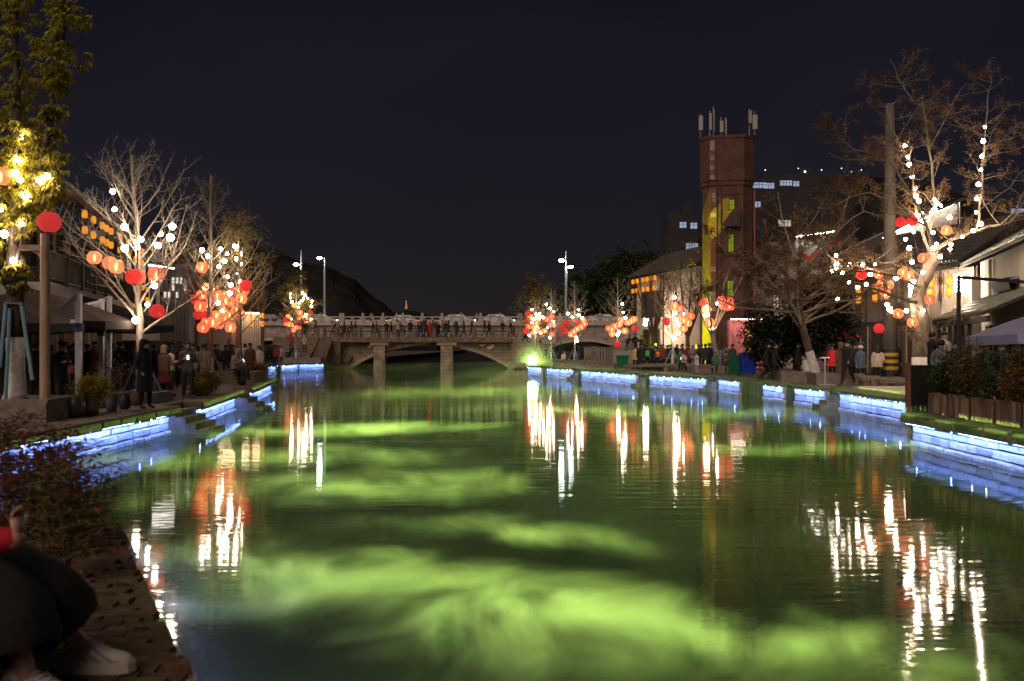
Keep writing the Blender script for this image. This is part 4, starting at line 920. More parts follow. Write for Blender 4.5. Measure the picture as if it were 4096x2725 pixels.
# ---- white gabled shop between tower and timber house
t, Ln = facade("gable_shop", "grey white gabled shop wall between tower and dark bush", (18.2, 75.0), (21.6, 70.0))
mb = MB(); pr = [(0, 0), (Ln, 0), (Ln, 6.2), (-.0, 9.6)]
mb.add([(x, 0, z) for x, z in pr] + [(x, 6.0, z) for x, z in pr], [(0, 1, 2, 3), (7, 6, 5, 4), (0, 4, 5, 1), (1, 5, 6, 2), (2, 6, 7, 3), (3, 7, 4, 0)]); mb.build("wall", CREAMP, t)
mb = MB(); mb.beam((-.3, -.2, 9.95), (Ln + .4, -.2, 6.3), .6, .14); mb.build("verge", TILE, t)
window(t, 2.2, 4.6, .6, 1.6, 0, EM("window_cream", (1, .8, .6), .6, False), WOODD, (1, 2)); window(t, 3.8, 2.2, 1.2, 2.2, 0, GLASS, WOODD)
# ---- two long gables lined with white light behind the timber house
for i, (a, b_, lab) in enumerate((((3390, 1022), (3830, 812), "long grey gable house lined with a bright white light rope, behind the big tree"), ((3182, 952), (3330, 932), "smaller far gable lined with white light and red ribbons"))):
    d = (64, 72)[i]; A, B = P(a[0], a[1], d), P(b_[0], b_[1], d)
    t = thing("lit_gable_house", lab, "house", (A.x, d, BZ)); w = B.x - A.x; hA, hB = A.z - BZ, B.z - BZ
    mb = MB(); pr = [(0, 0), (w, 0), (w, hB), (0, hA)]
    mb.add([(x, 0, z) for x, z in pr] + [(x, 7.0, z) for x, z in pr], [(0, 1, 2, 3), (7, 6, 5, 4), (0, 4, 5, 1), (1, 5, 6, 2), (2, 6, 7, 3), (3, 7, 4, 0)]); mb.build("wall", GREYP, t)
    mb = MB(); mb.beam((-.2, -.25, hA + .22), (w + .2, -.25, hB + .22), .7, .16); mb.build("verge", TILE, t)
    mb = MB(); mb.beam((0, -.33, hA + .07), (w, -.33, hB + .07), .06, .06); mb.build("light_rope", EM("white_rope", (1, .90, .76), 60), t)
    if i == 0: mb = MB(); mb.beam((w, -.3, hB), (w, -.3, hB - 5), .05, .05); mb.build("corner_strip", M("corner_metal", (.6, .6, .58), .4, 0), t)
    if i == 1:
        r = random.Random(6); mr_ = M("red_ribbon", (.7, .05, .04), .8, .2, 4, 0)
        for (bx, bz) in ((.55, -1.35), (w * .86, -.5)):
            mb = MB()
            for k in range(8):
                x = bx + k * .16 - .4; z = hA + bz + r.uniform(-.1, .15) + k * .03; mb.add([(x, -.4, z), (x + .2, -.42, z + .02), (x + .16, -.4, z - .4), (x + .05, -.38, z - .36)], [(0, 1, 2, 3)])
            mb.build("ribbon", mr_, t)
# ---- timber shop house beside the big tree
t, Ln = facade("timber_shop", "two storey grey timber shop house with lattice panels behind the utility pole", (19.0, 58.5), (21.75, 46.6))
mb = MB(); mb.box((Ln / 2, 2.6, 2.7), (Ln, 5.1, 5.4)); mb.build("wall", WOODD, t)
board_wall(t, .1, Ln - .1, .05, 2.75, -.005, .36, seed=5, mats=[WOODD, WOOD, WOODD])
board_wall(t, .1, Ln - .1, 2.95, 5.35, -.005, .30, seed=6, mats=[WOODL, WOODL, WOOD], name="upper_board")
mb = MB(); mb.box((Ln / 2, -.05, 2.85), (Ln, .16, .16)); mb.build("beam", WOODD, t)
for i in range(7):
    x = .9 + i * 1.75
    mb = MB()
    for k in range(12): mb.box((x, -.075, 4.0 + k * .1), (.5, .03, .03))
    for k in range(4): mb.box((x - .24 + k * .16, -.082, 4.55), (.03, .03, 1.3))
    mb.build("lattice_panel", M("lattice_pale", (.42, .33, .27), .8, .2, 5, 0), t)
    mb = MB(); mb.box((x + .8, -.06, 1.4), (.06, .05, 2.6)); mb.build("metal_strip", M("brass_strip", (.5, .38, .25), .35, .1, metal=.6), t)
tiled_roof(t, -.4, Ln + .3, -1.2, 5.55, 2.6, 7.9)
mb = MB(); mb.beam((-.4, -1.15, 5.36), (Ln + .3, -1.15, 5.36), .08, .2); mb.build("eave_beam", WOODD, t)
eave_lanterns(t, [1.0, 3.2, 4.8, 6.3, 9.6, 10.9], -.5, 4.75, "timber shop house", .55, 1.1)
q = thing("hall_lamp", "white cylindrical hanging lamp at the timber shop house corner", "lamp", (20.9, 46.6, 5.35)); mb = MB(); mb.lathe([(.02, -.42), (.17, -.4), (.17, .4), (.02, .42)], 12); mb.build("glass_body", EM("lamp_white", (1, .84, .62), 120), q); mb = MB(); mb.tube([(0, 0, .4), (0, 0, .95)], .03, 5); mb.build("hook", CABLE, q)
q = thing("hall_lamp", "upright white lamp seen through the branches left of the big trunk", "lamp", P(3650, 1155, 49)); mb = MB(); mb.lathe([(.02, -.42), (.17, -.4), (.17, .4), (.02, .42)], 12); mb.build("glass_body", EM("lamp_white", (1, .84, .62), 120), q); mb = MB(); mb.tube([(0, 0, .4), (0, 0, .8)], .03, 5); mb.build("hook", CABLE, q)
# ---- white house at the right edge with two tiled roofs
t, Ln = facade("white_wall_house", "white plastered house with glinting tiled eaves at the right edge", (21.7, 46.2), (18.0, 33.0))
mb = MB(); mb.box((Ln / 2, 2.6, 2.75), (Ln, 5.1, 5.5)); mb.build("wall", LIMEW, t)
tiled_roof(t, -.6, Ln, -.8, 5.35, 2.6, 7.3, M("mossy_tile", (.115, .105, .06), .4, .55, 6, .4, spec=.8))
tiled_roof(t, 1.2, Ln, -2.2, 2.75, -.02, 3.75, M("mossy_tile", (.1, .1, .1)), name="porch_roof")
mb = MB(); mb.box((Ln * .55, -2.0, 2.55), (Ln * .9, .14, .2)); mb.build("porch_beam", WOODD, t)
mb = MB(); mb.tube([(2.9, -.05, 3.6), (2.9, -.05, 5.4)], .07, 6); mb.build("down_pipe", LIMEW, t)
mb = MB(); mb.box((-.02, -.1, 2.4), (.14, .5, 4.9)); mb.build("fire_gable", LIMEW, t)
mb = MB(); mb.add([(5.0, -.02, 4.3), (8.5, -.02, 4.3), (8.5, -.5, 4.25), (5.0, -.5, 4.25), (5.5, -.02, 3.8), (8.5, -.02, 3.8), (8.5, -.3, 3.8), (5.5, -.3, 3.8)], [(0, 1, 2, 3), (3, 2, 6, 7), (0, 3, 7, 4), (4, 7, 6, 5)]); mb.build("awning", WOODD, t)
for i in range(6):
    x = 1.6 + i * 1.6; mb = MB(); mb.box((x, -1.95, 1.25), (.14, .14, 2.5)); mb.build("porch_post", WOODD, t)
    window(t, x + .8, 1.35, 1.1, 2.3, 0, GLASS if i % 2 else M("pale_door", (.45, .40, .38), .8), WOODL, (1, 0), "shop_door")
q = thing("notice", "small red notice sheet on the white house porch", "notice", P(3938, 1375, 41)); mb = MB(); mb.box((0, 0, 0), (.42, .02, .42)); mb.build("sheet", M("red_paper_sheet", (.6, .03, .03), .8, .1), q)
# ================================================================== bridges, cars, lamps, hills, far town
ST1 = brick_mat("bridge_stone", (.42, .32, .24), (.35, .26, .19), (.20, .15, .11), .95, .34, ms=.02, bump=.5)
ST2 = brick_mat("road_bridge_stone", (.44, .35, .29), (.38, .30, .245), (.27, .21, .17), 1.3, .36, ms=.02, bump=.4)
PALE = M("pale_granite", (.46, .38, .33), .85, .25, 3, .3)
DECKM = M("deck_concrete", (.17, .125, .09), .9, .4, 3, .4)
def arch_wall(mb, x0, x1, y0, y1, ztop, bot, n):
    xs = [x0 + (x1 - x0) * i / n for i in range(n + 1)]
    v = []; f = []
    for x in xs: v += [(x, y0, bot(x)), (x, y0, ztop), (x, y1, bot(x)), (x, y1, ztop)]
    for i in range(n):
        a, b_ = 4 * i, 4 * i + 4
        f += [(a, b_, b_ + 1, a + 1), (a + 2, a + 3, b_ + 3, b_ + 2), (a, a + 2, b_ + 2, b_), (a + 1, b_ + 1, b_ + 3, a + 3)]
    f += [(0, 1, 3, 2), (4 * n, 4 * n + 2, 4 * n + 3, 4 * n + 1)]
    mb.add(v, f)
FY = 104.0; SP = 1.045e-1 / 4 * 1.0            # metres per photo pixel at the footbridge
fx = lambda sx: (sx / 4 - 512) * FY / FPX
t = thing("footbridge", "old stone footbridge with walkers, one wide arch and two piers", "bridge", (0, FY, 0))
xa, xc, xb = fx(1410), fx(1718), fx(2030); R = 14.9
def abot(x):
    if xa < x < xb:
        h = (xb - xa) / 2; c = (xa + xb) / 2; rise = 2.35; Rr = (h * h + rise * rise) / (2 * rise)
        return .15 + math.sqrt(max(Rr * Rr - (x - c) ** 2, 0)) - (Rr - rise)
    return -1.0
mb = MB(); arch_wall(mb, fx(1290), fx(2160), 0, 3.0, 2.78, abot, 120); mb.build("spandrel_wall", ST1, t)
mb = MB(); ring = []
for i in range(41):
    x = xa - .1 + (xb - xa + .2) * i / 40; z = abot(min(max(x, xa + .01), xb - .01)); ring.append((x, z))
vs = [(x, -.10, z) for x, z in ring] + [(x, -.10, min(z + .32, 2.775)) for x, z in ring] + [(x, .02, min(z + .32, 2.775)) for x, z in ring] + [(x, .4, z + .005) for x, z in ring]
n = 41; mb.add(vs, [(i, i + 1, n + i + 1, n + i) for i in range(40)] + [(n + i, n + i + 1, 2 * n + i + 1, 2 * n + i) for i in range(40)] + [(3 * n + i, 3 * n + i + 1, i + 1, i) for i in range(40)]); mb.build("arch_ring", M("arch_stone", (.44, .35, .27), .9, .3, 3, .4), t)
mb = MB(); mb.box(((fx(1275) + fx(2040)) / 2, .85, 3.05), (fx(2040) - fx(1275), 4.3, .52)); mb.build("deck", DECKM, t)
for i, (a, b_, zt) in enumerate(((1500, 1547, 2.78), (1765, 1815, 2.78))):
    x0, x1 = fx(a), fx(b_); mb = MB(); mb.box(((x0 + x1) / 2, -.72, .9), (x1 - x0, 1.2, 3.74), taper=.93); mb.box(((x0 + x1) / 2, -.72, 2.62), (x1 - x0 + .7, 1.25, .3))
    mb.build("pier", ST1, t)
    mb = MB(); mb.lathe([(.0, 0), ((x1 - x0) / 2 * .85, 0), ((x1 - x0) / 2 * .85, .9), ((x1 - x0) / 2 * .6, 1.15), (.01, 1.25)], 12, ((x0 + x1) / 2, -1.3, -.2), sy=.5); mb.build("cutwater", ST1, t)
PO = MB(); PO.box((0, 0, 0), (.28, .28, .9)); PO.box((0, 0, .5), (.34, .34, .1)); pom = PO.mesh("rail_post", DECKM)
px_ = [1279, 1353, 1428, 1505, 1582, 1660, 1740, 1818, 1895, 1972, 2040]
for sx in px_: link("rail_post", pom, t, (fx(sx), -1.1, 3.76))
for z in (3.55, 3.95): mb = MB(); mb.tube([(fx(1279), -1.1, z), (fx(2040), -1.1, z)], .035, 6); mb.build("hand_rail", CABLE, t)
for sx in px_: link("rail_post", pom, t, (fx(sx), 2.7, 3.76))
mb = MB(); mb.tube([(fx(1279), 2.7, 3.95), (fx(2040), 2.7, 3.95)], .035, 6); mb.build("hand_rail", CABLE, t)
# tapered buttress on the left abutment
mb = MB(); mb.loft([[(fx(1345), -.5, .7), (fx(1400), -.5, .7), (fx(1400), .05, .7), (fx(1345), .05, .7)], [(fx(1330), -.35, 1.3), (fx(1412), -.35, 1.3), (fx(1412), .05, 1.3), (fx(1330), .05, 1.3)]][::1]); mb.build("buttress", DECKM, t)
# stairs at both ends, each step a part
STP = M("stair_stone", (.16, .12, .09), .9, .35, 4, .3)
def stairs(x0, x1, n, z0, z1, y0, y1):
    for i in range(n):
        xa_, xb_ = x0 + (x1 - x0) * i / n, x0 + (x1 - x0) * (i + 1) / n; z = z1 + (z0 - z1) * (i + 1) / (n + 1)
        mb = MB(); mb.box(((xa_ + xb_) / 2, (y0 + y1) / 2, (z + .3) / 2), (abs(xb_ - xa_) - .004, y1 - y0, z - .3)); mb.build("step", STP, t)
stairs(fx(2042), fx(2210), 16, BZ, 3.3, .05, 2.9)
mb = MB(); mb.loft([[(fx(2042), -.35, .2), (fx(2042), .0, .2), (fx(2042), .0, 3.2), (fx(2042), -.35, 3.2)], [(fx(2215), -.35, .2), (fx(2215), .0, .2), (fx(2215), .0, .9), (fx(2215), -.35, .9)]]); mb.build("stair_wall", ST1, t)
# left flight comes down towards the viewer
for i in range(14):
    mb = MB(); z = 3.3 - (i + 1) * .17; mb.box((fx(1232), -1.2 - i * .33, (z + .1) / 2), (5.6, .326, z - .1)); mb.build("step", STP, t)
mb = MB(); mb.loft([[(fx(1262), -1.2, .2), (fx(1288), -1.2, .2), (fx(1288), -1.2, 3.3), (fx(1262), -1.2, 3.3)], [(fx(1262), -6.0, .2), (fx(1280), -6.0, .2), (fx(1280), -6.0, 1.0), (fx(1262), -6.0, 1.0)]]); mb.build("stair_wall", DECKM, t)
mb = MB(); mb.box((fx(1236), .9, 1.9), (7.0, 4.2, 2.8)); mb.build("landing", DECKM, t)
# red and white striped sheets on the spandrels
def stripe_sheet(poly, label, seed):
    t_ = thing("striped_panel", label, "warning panel", (0, FY - .12, 0), 0, "red and white striped panels on the arch")
    xs = [p[0] for p in poly]; zs = [p[1] for p in poly]
    mb = MB(); n = len(poly); mb.add([(x, 0, z) for x, z in poly] + [(x, .03, z) for x, z in poly], [tuple(range(n)), tuple(range(2 * n - 1, n - 1, -1))] + [(k, n + k, n + (k + 1) % n, (k + 1) % n) for k in range(n)]); mb.build("sheet", MATS.get("stripe_sheet%d" % seed), t_)
def stripe_mat(name, sgn, off):
    m = M(name, (.7, .66, .6), .6, .0); tt = m.node_tree; b = tt.nodes['Principled BSDF']; L = tt.links.new
    c = tt.nodes.new('ShaderNodeTexCoord'); s = tt.nodes.new('ShaderNodeSeparateXYZ'); L(c.outputs['Object'], s.inputs[0])
    a = tt.nodes.new('ShaderNodeMath'); a.operation = 'MULTIPLY_ADD'; L(s.outputs['X'], a.inputs[0]); a.inputs[1].default_value = sgn * .55; L(s.outputs['Z'], a.inputs[2])
    d = tt.nodes.new('ShaderNodeMath'); d.operation = 'ADD'; L(a.outputs[0], d.inputs[0]); d.inputs[1].default_value = off
    w = tt.nodes.new('ShaderNodeMath'); w.operation = 'PINGPONG'; L(d.outputs[0], w.inputs[0]); w.inputs[1].default_value = .36
    g_ = tt.nodes.new('ShaderNodeMath'); g_.operation = 'GREATER_THAN'; L(w.outputs[0], g_.inputs[0]); g_.inputs[1].default_value = .18
    mx = tt.nodes.new('ShaderNodeMixRGB'); L(g_.outputs[0], mx.inputs[0]); mx.inputs[1].default_value = (.85, .80, .72, 1); mx.inputs[2].default_value = (.75, .04, .05, 1)
    L(mx.outputs[0], b.inputs['Base Color'])
stripe_mat("stripe_sheet0", 1, .1); stripe_mat("stripe_sheet1", -1, .1)
zz = lambda sy: CAMH - (sy / 4 - HOR) * FY / FPX
stripe_sheet([(fx(1465), zz(1368)), (fx(1474), zz(1395)), (fx(1506), zz(1384)), (fx(1502), zz(1368))], "red and white striped reflective panel left of the arch crown", 0)
stripe_sheet([(fx(1908), zz(1378)), (fx(1966), zz(1402)), (fx(1978), zz(1380)), (fx(1978), zz(1378))], "red and white striped reflective panel right of the arch crown", 1)

# ---- road bridge behind
RY = 126.0; rx = lambda sx: (sx / 4 - 512) * RY / FPX; rzz = lambda sy: CAMH - (sy / 4 - HOR) * RY / FPX
t = thing("road_bridge", "long stone road bridge with carved balustrade behind the footbridge", "bridge", (0, RY, 0))
ARCH = [(rx(1085), 4.5, 3.1, .8), (rx(1720), 14, 3.6, .0), (rx(2335), 4.7, 2.95, .8)]
def rbot(x):
    for c, h, zc, zs in ARCH:
        if abs(x - c) < h: return zs + (zc - zs) * math.sqrt(1 - ((x - c) / h) ** 2) ** .7
    return -.5
X0, X1 = rx(880), rx(2640)
mb = MB(); arch_wall(mb, X0, X1, 0, 12, 5.0, rbot, 240); mb.build("wall", ST2, t)
for c, h, zc, zs in (ARCH[0], ARCH[2]):
    mb = MB(); q = [(c + h * math.cos(PI * k / 24), math.sin(PI * k / 24) ** .7) for k in range(1, 24)]
    vs = [(x, -.06, zs + (zc - zs) * s) for x, s in q] + [(x, -.06, zs + (zc - zs) * s + .35) for x, s in q] + [(x, .05, zs + (zc - zs) * s + .35) for x, s in q]; n = 23
    mb.add(vs, [(i, n + i, n + i + 1, i + 1) for i in range(22)] + [(n + i, 2 * n + i, 2 * n + i + 1, n + i + 1) for i in range(22)]); mb.build("arch_ring", PALE, t)
mb = MB(); mb.box(((X0 + X1) / 2, -.12, 5.06), (X1 - X0, .5, .12)); mb.build("cornice", PALE, t)
mb = MB(); mb.box(((X0 + X1) / 2, -.05, 5.28), (X1 - X0, .26, .3)); mb.build("parapet_base", PALE, t)
RP = MB(); RP.box((0, 0, 0), (.30, .34, 1.42)); RP.box((0, 0, .74), (.22, .26, .1)); rpm = RP.mesh("balustrade_post", PALE)
RPB = MB(); RPB.box((0, 0, 0), (.62, .40, 1.5)); rpb = RPB.mesh("balustrade_pier", PALE)
# carved balustrade panel: a slab with two six-sided openings
def bal_panel(w):
    mb = MB(); z0, z1 = 5.43, 6.15
    mb.box((0, -.05, z1 - .07), (w, .2, .14)); mb.box((0, -.05, z0 + .03), (w, .16, .06))
    for x, ww in ((-w / 2 + .12, .24), (0, .3), (w / 2 - .12, .24)):
        mb.loft([[(x - ww / 2 - .12, -.12, z0 + .06), (x + ww / 2 + .12, -.12, z0 + .06), (x + ww / 2 + .12, .02, z0 + .06), (x - ww / 2 - .12, .02, z0 + .06)], [(x - ww / 4, -.12, (z0 + z1) / 2), (x + ww / 4, -.12, (z0 + z1) / 2), (x + ww / 4, .02, (z0 + z1) / 2), (x - ww / 4, .02, (z0 + z1) / 2)], [(x - ww / 2 - .12, -.12, z1 - .14), (x + ww / 2 + .12, -.12, z1 - .14), (x + ww / 2 + .12, .02, z1 - .14), (x - ww / 2 - .12, .02, z1 - .14)]])
    return mb.mesh("balustrade_panel", PALE)
posts = [880, 960, 1042, 1122, 1203, 1283, 1368, 1452, 1532, 1612, 1690, 1768, 1846, 1922, 2000, 2080, 2160, 2240, 2320, 2400, 2480, 2560, 2640]
BP = bal_panel(2.3)
for i, sx in enumerate(posts):
    link("balustrade_pier" if i in (6, 15) else "balustrade_post", rpb if i in (6, 15) else rpm, t, (rx(sx), -.05, 5.8))
    if i < len(posts) - 1: link("balustrade_panel", BP, t, ((rx(sx) + rx(posts[i + 1])) / 2, 0, 0))
mb = MB(); mb.box(((X0 + X1) / 2, 11.8, 5.6), (X1 - X0, .25, .9)); mb.build("far_parapet", PALE, t)
q = thing("bridge_plaque", "pale inscription plaque on the road bridge beside its right arch", "plaque", (rx(2172), RY - .1, rzz(1350))); mb = MB(); mb.box((0, 0, 0), (3.4, .08, 1.6)); mb.build("slab", PALE, q)
mb = MB()
for i in range(14): mb.box((-1.3 + (i % 7) * .42, -.05, .35 - (i // 7) * .5), (.26, .02, .05)); mb.box((-1.3 + (i % 7) * .42, -.051, .35 - (i // 7) * .5), (.05, .021, .26))
tag(mb.build("inscription", CABLE, q), kind='stuff')

# ---- cars on the road bridge
def car_meshes(col, nm):
    prof = [(-2.1, .35), (-2.15, .75), (-1.75, .92), (-1.2, 1.38), (.55, 1.42), (1.25, .98), (2.05, .82), (2.15, .5), (2.1, .3)]
    mb = MB(); n = len(prof); rings = []
    for y, sc in ((-.85, .92), (-.80, 1.0), (.80, 1.0), (.85, .92)):
        rings.append([(x * (1 if abs(x) < 1.5 else .99), y * (1 if z < 1.0 else .82), .3 + (z - .3) * (sc if z < 1 else 1)) for x, z in prof])
    mb.loft(rings); body = mb.mesh("body", M("car_paint_" + nm, col, .3, .05, 3, 0, spec=.7), False)
    wb = MB()
    for s in (-1, 1):
        for x0, x1 in ((-1.15, -.3), (-.22, .95)):
            wb.add([(x0 - .3 if x0 < -1 else x0, s * .835, .96), (x1 + (.2 if x1 > .5 else 0), s * .835, .96), (x1 - (.35 if x1 > .5 else 0), s * .715, 1.34), (x0 + .05, s * .715, 1.34)], [(0, 1, 2, 3)])
    wb.add([(-1.75, -.6, .97), (-1.75, .6, .97), (-1.24, .55, 1.36), (-1.24, -.55, 1.36)], [(0, 1, 2, 3)]); wb.add([(1.27, -.6, 1.0), (1.27, .6, 1.0), (.62, .55, 1.40), (.62, -.55, 1.40)], [(0, 3, 2, 1)])
    win = wb.mesh("windows", GLASS)
    w = MB(); w.lathe([(.0, -.1), (.22, -.1), (.31, -.08), (.31, .08), (.22, .1), (.0, .1)], 14); wh = w.mesh("wheel", CABLE)
    h = MB(); h.ball((0, 0, 0), (.06, .16, .09), 8, 5); hl = h.mesh("headlight", EM("headlight_white", (1, .95, .85), 6, False)); tl = h.mesh("tail_light", EM("tail_red", (1, .05, .03), 2.5, False))
    return body, win, wh, hl, tl
CARS = [car_meshes((.55, .53, .5), "silver"), car_meshes((.05, .05, .055), "black"), car_meshes((.62, .6, .57), "white")]
for i, (sx, k, dirn, dy, lab) in enumerate([(1085, 1, 1, 3, "dark car crossing the road bridge at its left end"), (1285, 0, 1, 3, "silver car on the road bridge below the left street lamp"), (1610, 2, -1, 6.5, "white car in the far lane at the middle of the road bridge"), (1835, 0, 1, 3, "silver car right of the road bridge's middle"), (1992, 2, 1, 3, "white car on the road bridge left of the big stone pier"), (2380, 1, -1, 6.5, "dark car on the road bridge under the right green trees"), (2420, 2, 1, 3, "pale car above the right arch of the road bridge")]):
    b_ = CARS[k]; t = thing("car", lab, "car", (rx(sx) * (RY + dy) / RY, RY + dy, 5.0), 0 if dirn > 0 else PI, "cars crossing the road bridge"); t.scale = (1, 1, 1.06)
    link("body", b_[0], t); link("windows", b_[1], t)
    for x in (-1.35, 1.35):
        for y in (-.78, .78): link("wheel", b_[2], t, (x, y, .31), (PI / 2, 0, 0))
    for y in (-.6, .6): link("headlight", b_[3], t, (2.1, y, .68)); link("tail_light", b_[4], t, (-2.12, y, .74))
# ---- street lamps on the road bridge
LH = EM("street_lamp_light", (.82, 1, .90), 110)
POLE = M("lamp_pole", (.36, .38, .36), .5, .1, 3, 0)
for i, (sx, yt, heads, d, lab) in enumerate([(1205, 1000, [1058], 132, "street lamp with tall aerial, left of the pair at the road bridge's left"), (1299, 1030, [1032], 130, "street lamp above the silver car, right of the left pair"), (2264, 1003, [1042, 1068], 131, "street lamp with two heads above the road bridge's right side")]):
    p = P(sx, yt, d); t = thing("street_lamp", lab, "street lamp", (p.x, d, 5.0), 0, "street lamps on the road bridge")
    mb = MB(); mb.tube([(0, 0, 0), (0, 0, (p.z - 5) * .7), (0, 0, p.z - 5)], [.19, .15, .07], 8); mb.build("pole", POLE, t)
    for j, hy in enumerate(heads):
        z = P(sx, hy, d).z - 5; s = (-1, -1, -1)[i] if j == 0 else 1
        mb = MB(); mb.beam((0, 0, z), (s * .5, -.2, z + .05), .08); mb.build("arm", POLE, t)
        mb = MB(); mb.box((s * .62, -.25, z + .05), (.62, .3, .12)); hd = mb.build("lamp_head", POLE, t)
        mb = MB(); mb.ball((s * .62, -.28, z - .02), (.34, .26, .20 if j == 0 else .12), 10, 6); mb.build("lens", LH, hd)
# real light of those lamps falling on the carriageway
# ---- hills
def hill(name, pts, d, depth, m, seed, bump=6):
    rng = random.Random(seed); mb = MB(); rows = []
    nn = 60
    for j in range(6):
        row = []
        for i in range(nn + 1):
            f = i / nn * (len(pts) - 1); k = min(int(f), len(pts) - 2); sx = pts[k][0] + (pts[k + 1][0] - pts[k][0]) * (f - k); sy = pts[k][1] + (pts[k + 1][1] - pts[k][1]) * (f - k)
            p = P(sx, sy, d); hz = p.z; e_ = [0, .55, .85, 1.0, .8, 0][j]; y = d + depth * (j - 3) / 3
            z = hz * e_ + (noise.noise(Vector((p.x * .03, y * .03, seed))) * bump + noise.noise(Vector((p.x * .12, y * .12, seed))) * bump * .4) * (e_ > 0) * (.4 + .6 * e_)
            row.append((p.x * (y / d if j < 3 else 1), y, max(z, -1) if e_ else -1.2))
        rows.append(row)
    w = nn + 1; mb.add([q for r_ in rows for q in r_], [(j * w + i, j * w + i + 1, (j + 1) * w + i + 1, (j + 1) * w + i) for j in range(5) for i in range(nn)])
    tag(mb.build(name, m, None, False), kind='structure')
HM = M("wooded_hill", (.028, .026, .024), 1, .5, .06, 0, spec=0)
hill("hill", [(-1200, 1000), (200, 930), (700, 960), (1000, 985), (1180, 1010), (1330, 1070), (1420, 1120), (1500, 1190), (1580, 1250), (1680, 1300), (1750, 1330)], 420, 90, HM, 3)
hill("hill", [(1250, 1330), (1500, 1275), (1620, 1240), (1720, 1262), (1900, 1300), (2100, 1310), (2400, 1290)], 1600, 200, HM, 5, 8)
hill("hill", [(2150, 1330), (2300, 1250), (2450, 1130), (2600, 1020), (2800, 900), (3000, 780), (3250, 720), (3500, 700), (3900, 760), (4500, 820), (5600, 900)], 380, 90, HM, 9)
# ---- distant lit pagoda
p = P(1625, 1237, 1500); t = thing("pagoda", "tiny distant pagoda outlined in orange light on the far hill", "pagoda", (p.x, 1500, p.z - 1)); t.scale = (.215,) * 3; PG = EM("pagoda_light", (1, .42, .16), 1.6, False)
for i in range(7):
    w = 11.5 - i * .9; z = 3 + i * 7.6
    mb = MB(); mb.box((0, 0, z + 3), (w * .72, w * .72, 7)); mb.build("storey", WOODD, t)
    mb = MB(); mb.lathe([(w * .66, z + 6), (w * .60, z + 7.2), (w * .3, z + 8.2)], 8); mb.build("eave", PG, t)
mb = MB(); mb.lathe([(2.5, 57), (.8, 60), (.3, 66), (.02, 69)], 8); mb.build("spire", PG, t)
# ---- apartment blocks on the right hill
AW = EM("flat_window", (.55, .70, 1), .55, False); AW2 = EM("flat_window_warm", (1, .85, .70), .5, False); AD = M("dark_flat_pane", (.01, .01, .012), .3, 0); BLK_ = M("block_wall", (.035, .032, .034), .95, .2, .2, 0)
for i, (x0, x1, yt, d, wins, lab) in enumerate([(2985, 3120, 715, 270, [(3027, 741, 5), (3078, 743, 2), (3030, 818, 1)], "dark apartment block with blue lit windows right of the tower"), (3090, 3300, 695, 300, [(3135, 732, 5), (3185, 735, 1), (3130, 814, 4), (3165, 814, 2), (3213, 810, 3)], "wide dark apartment block with lit top floor on the hill"), (3120, 3420, 790, 240, [(3138, 893, 3)], "lower dark apartment block with one warm window"), (2670, 2790, 850, 260, [(2732, 900, 1), (2775, 903, 1), (2768, 985, 3)], "dark apartment block left of the tower"), (3990, 4096, 830, 230, [(4070, 848, 3)], "dark block with pale window at the right edge")]):
    A, B = P(x0, yt, d), P(x1, yt, d); t = thing("apartment_block", lab, "apartment block", ((A.x + B.x) / 2, d, 0), 0, "apartment blocks on the right hill"); w = B.x - A.x
    mb = MB(); mb.box((0, 6, A.z / 2), (w, 12, A.z)); mb.box((w * .2, 6, A.z + 1.2), (w * .25, 6, 2.4)); mb.build("wall", BLK_, t)
    for sx, sy, n in wins:
        for k in range(n):
            q = P(sx + (k - (n - 1) / 2) * 11, sy, d); mb = MB(); mb.box((q.x - (A.x + B.x) / 2, -.05, q.z), (1.7, .1, 1.5)); o = mb.build("window", AW2 if (i == 2 or (i == 1 and k % 2)) else AW, t)
            mb = MB(); mb.box((q.x - (A.x + B.x) / 2, -.12, q.z + .2), (1.9, .06, .10)); mb.box((q.x - (A.x + B.x) / 2, -.121, q.z), (.14, .05, 1.5)); mb.build("frame", BLK_, o)
q = thing("hilltop_lights", "row of small blue white lights on the hilltop block", "lights", P(3220, 700, 300), 0)
for i, x in enumerate((-16, -12, -2, 0, 5, 11, 14, 17)): mb = MB(); mb.ball((x, 0, (i % 3) * .5 + 1), (.32 if i in (0, 3) else .15), 6, 4); mb.build("lamp", EM("hill_lamp", (.5, .65, 1), 5, False), q)
# ================================================================== people
SKIN = M("skin", (.42, .26, .19), .6, .08, 8, 0)
HAIR = M("hair_black", (.012, .010, .010), .5, .2, 8, 0)
HAIRB = M("hair_brown", (.09, .045, .025), .5, .2, 8, 0)
SHOE = M("shoe_dark", (.03, .028, .027), .6, .1)
EYE = M("eye_dark", (.01, .01, .01), .3, 0)
CLO = dict(black=(.016, .016, .019), navy=(.025, .03, .055), grey=(.15, .145, .15), beige=(.36, .27, .20), cream=(.52, .44, .37), brown=(.13, .075, .045), red=(.34, .03, .03), pink=(.50, .24, .24), olive=(.085, .075, .05), green=(.05, .17, .08),
           white=(.62, .58, .55), lilac=(.34, .28, .40), denim=(.09, .12, .20), orange=(.50, .14, .04), burgundy=(.14, .022, .03), charcoal=(.045, .043, .046), tan=(.30, .20, .12), yellow=(.50, .38, .12), scarlet=(.75, .03, .04), jade=(.10, .42, .12))
def cloth(c): return M("cloth_" + c, CLO[c], .9, .18, 7, .15)
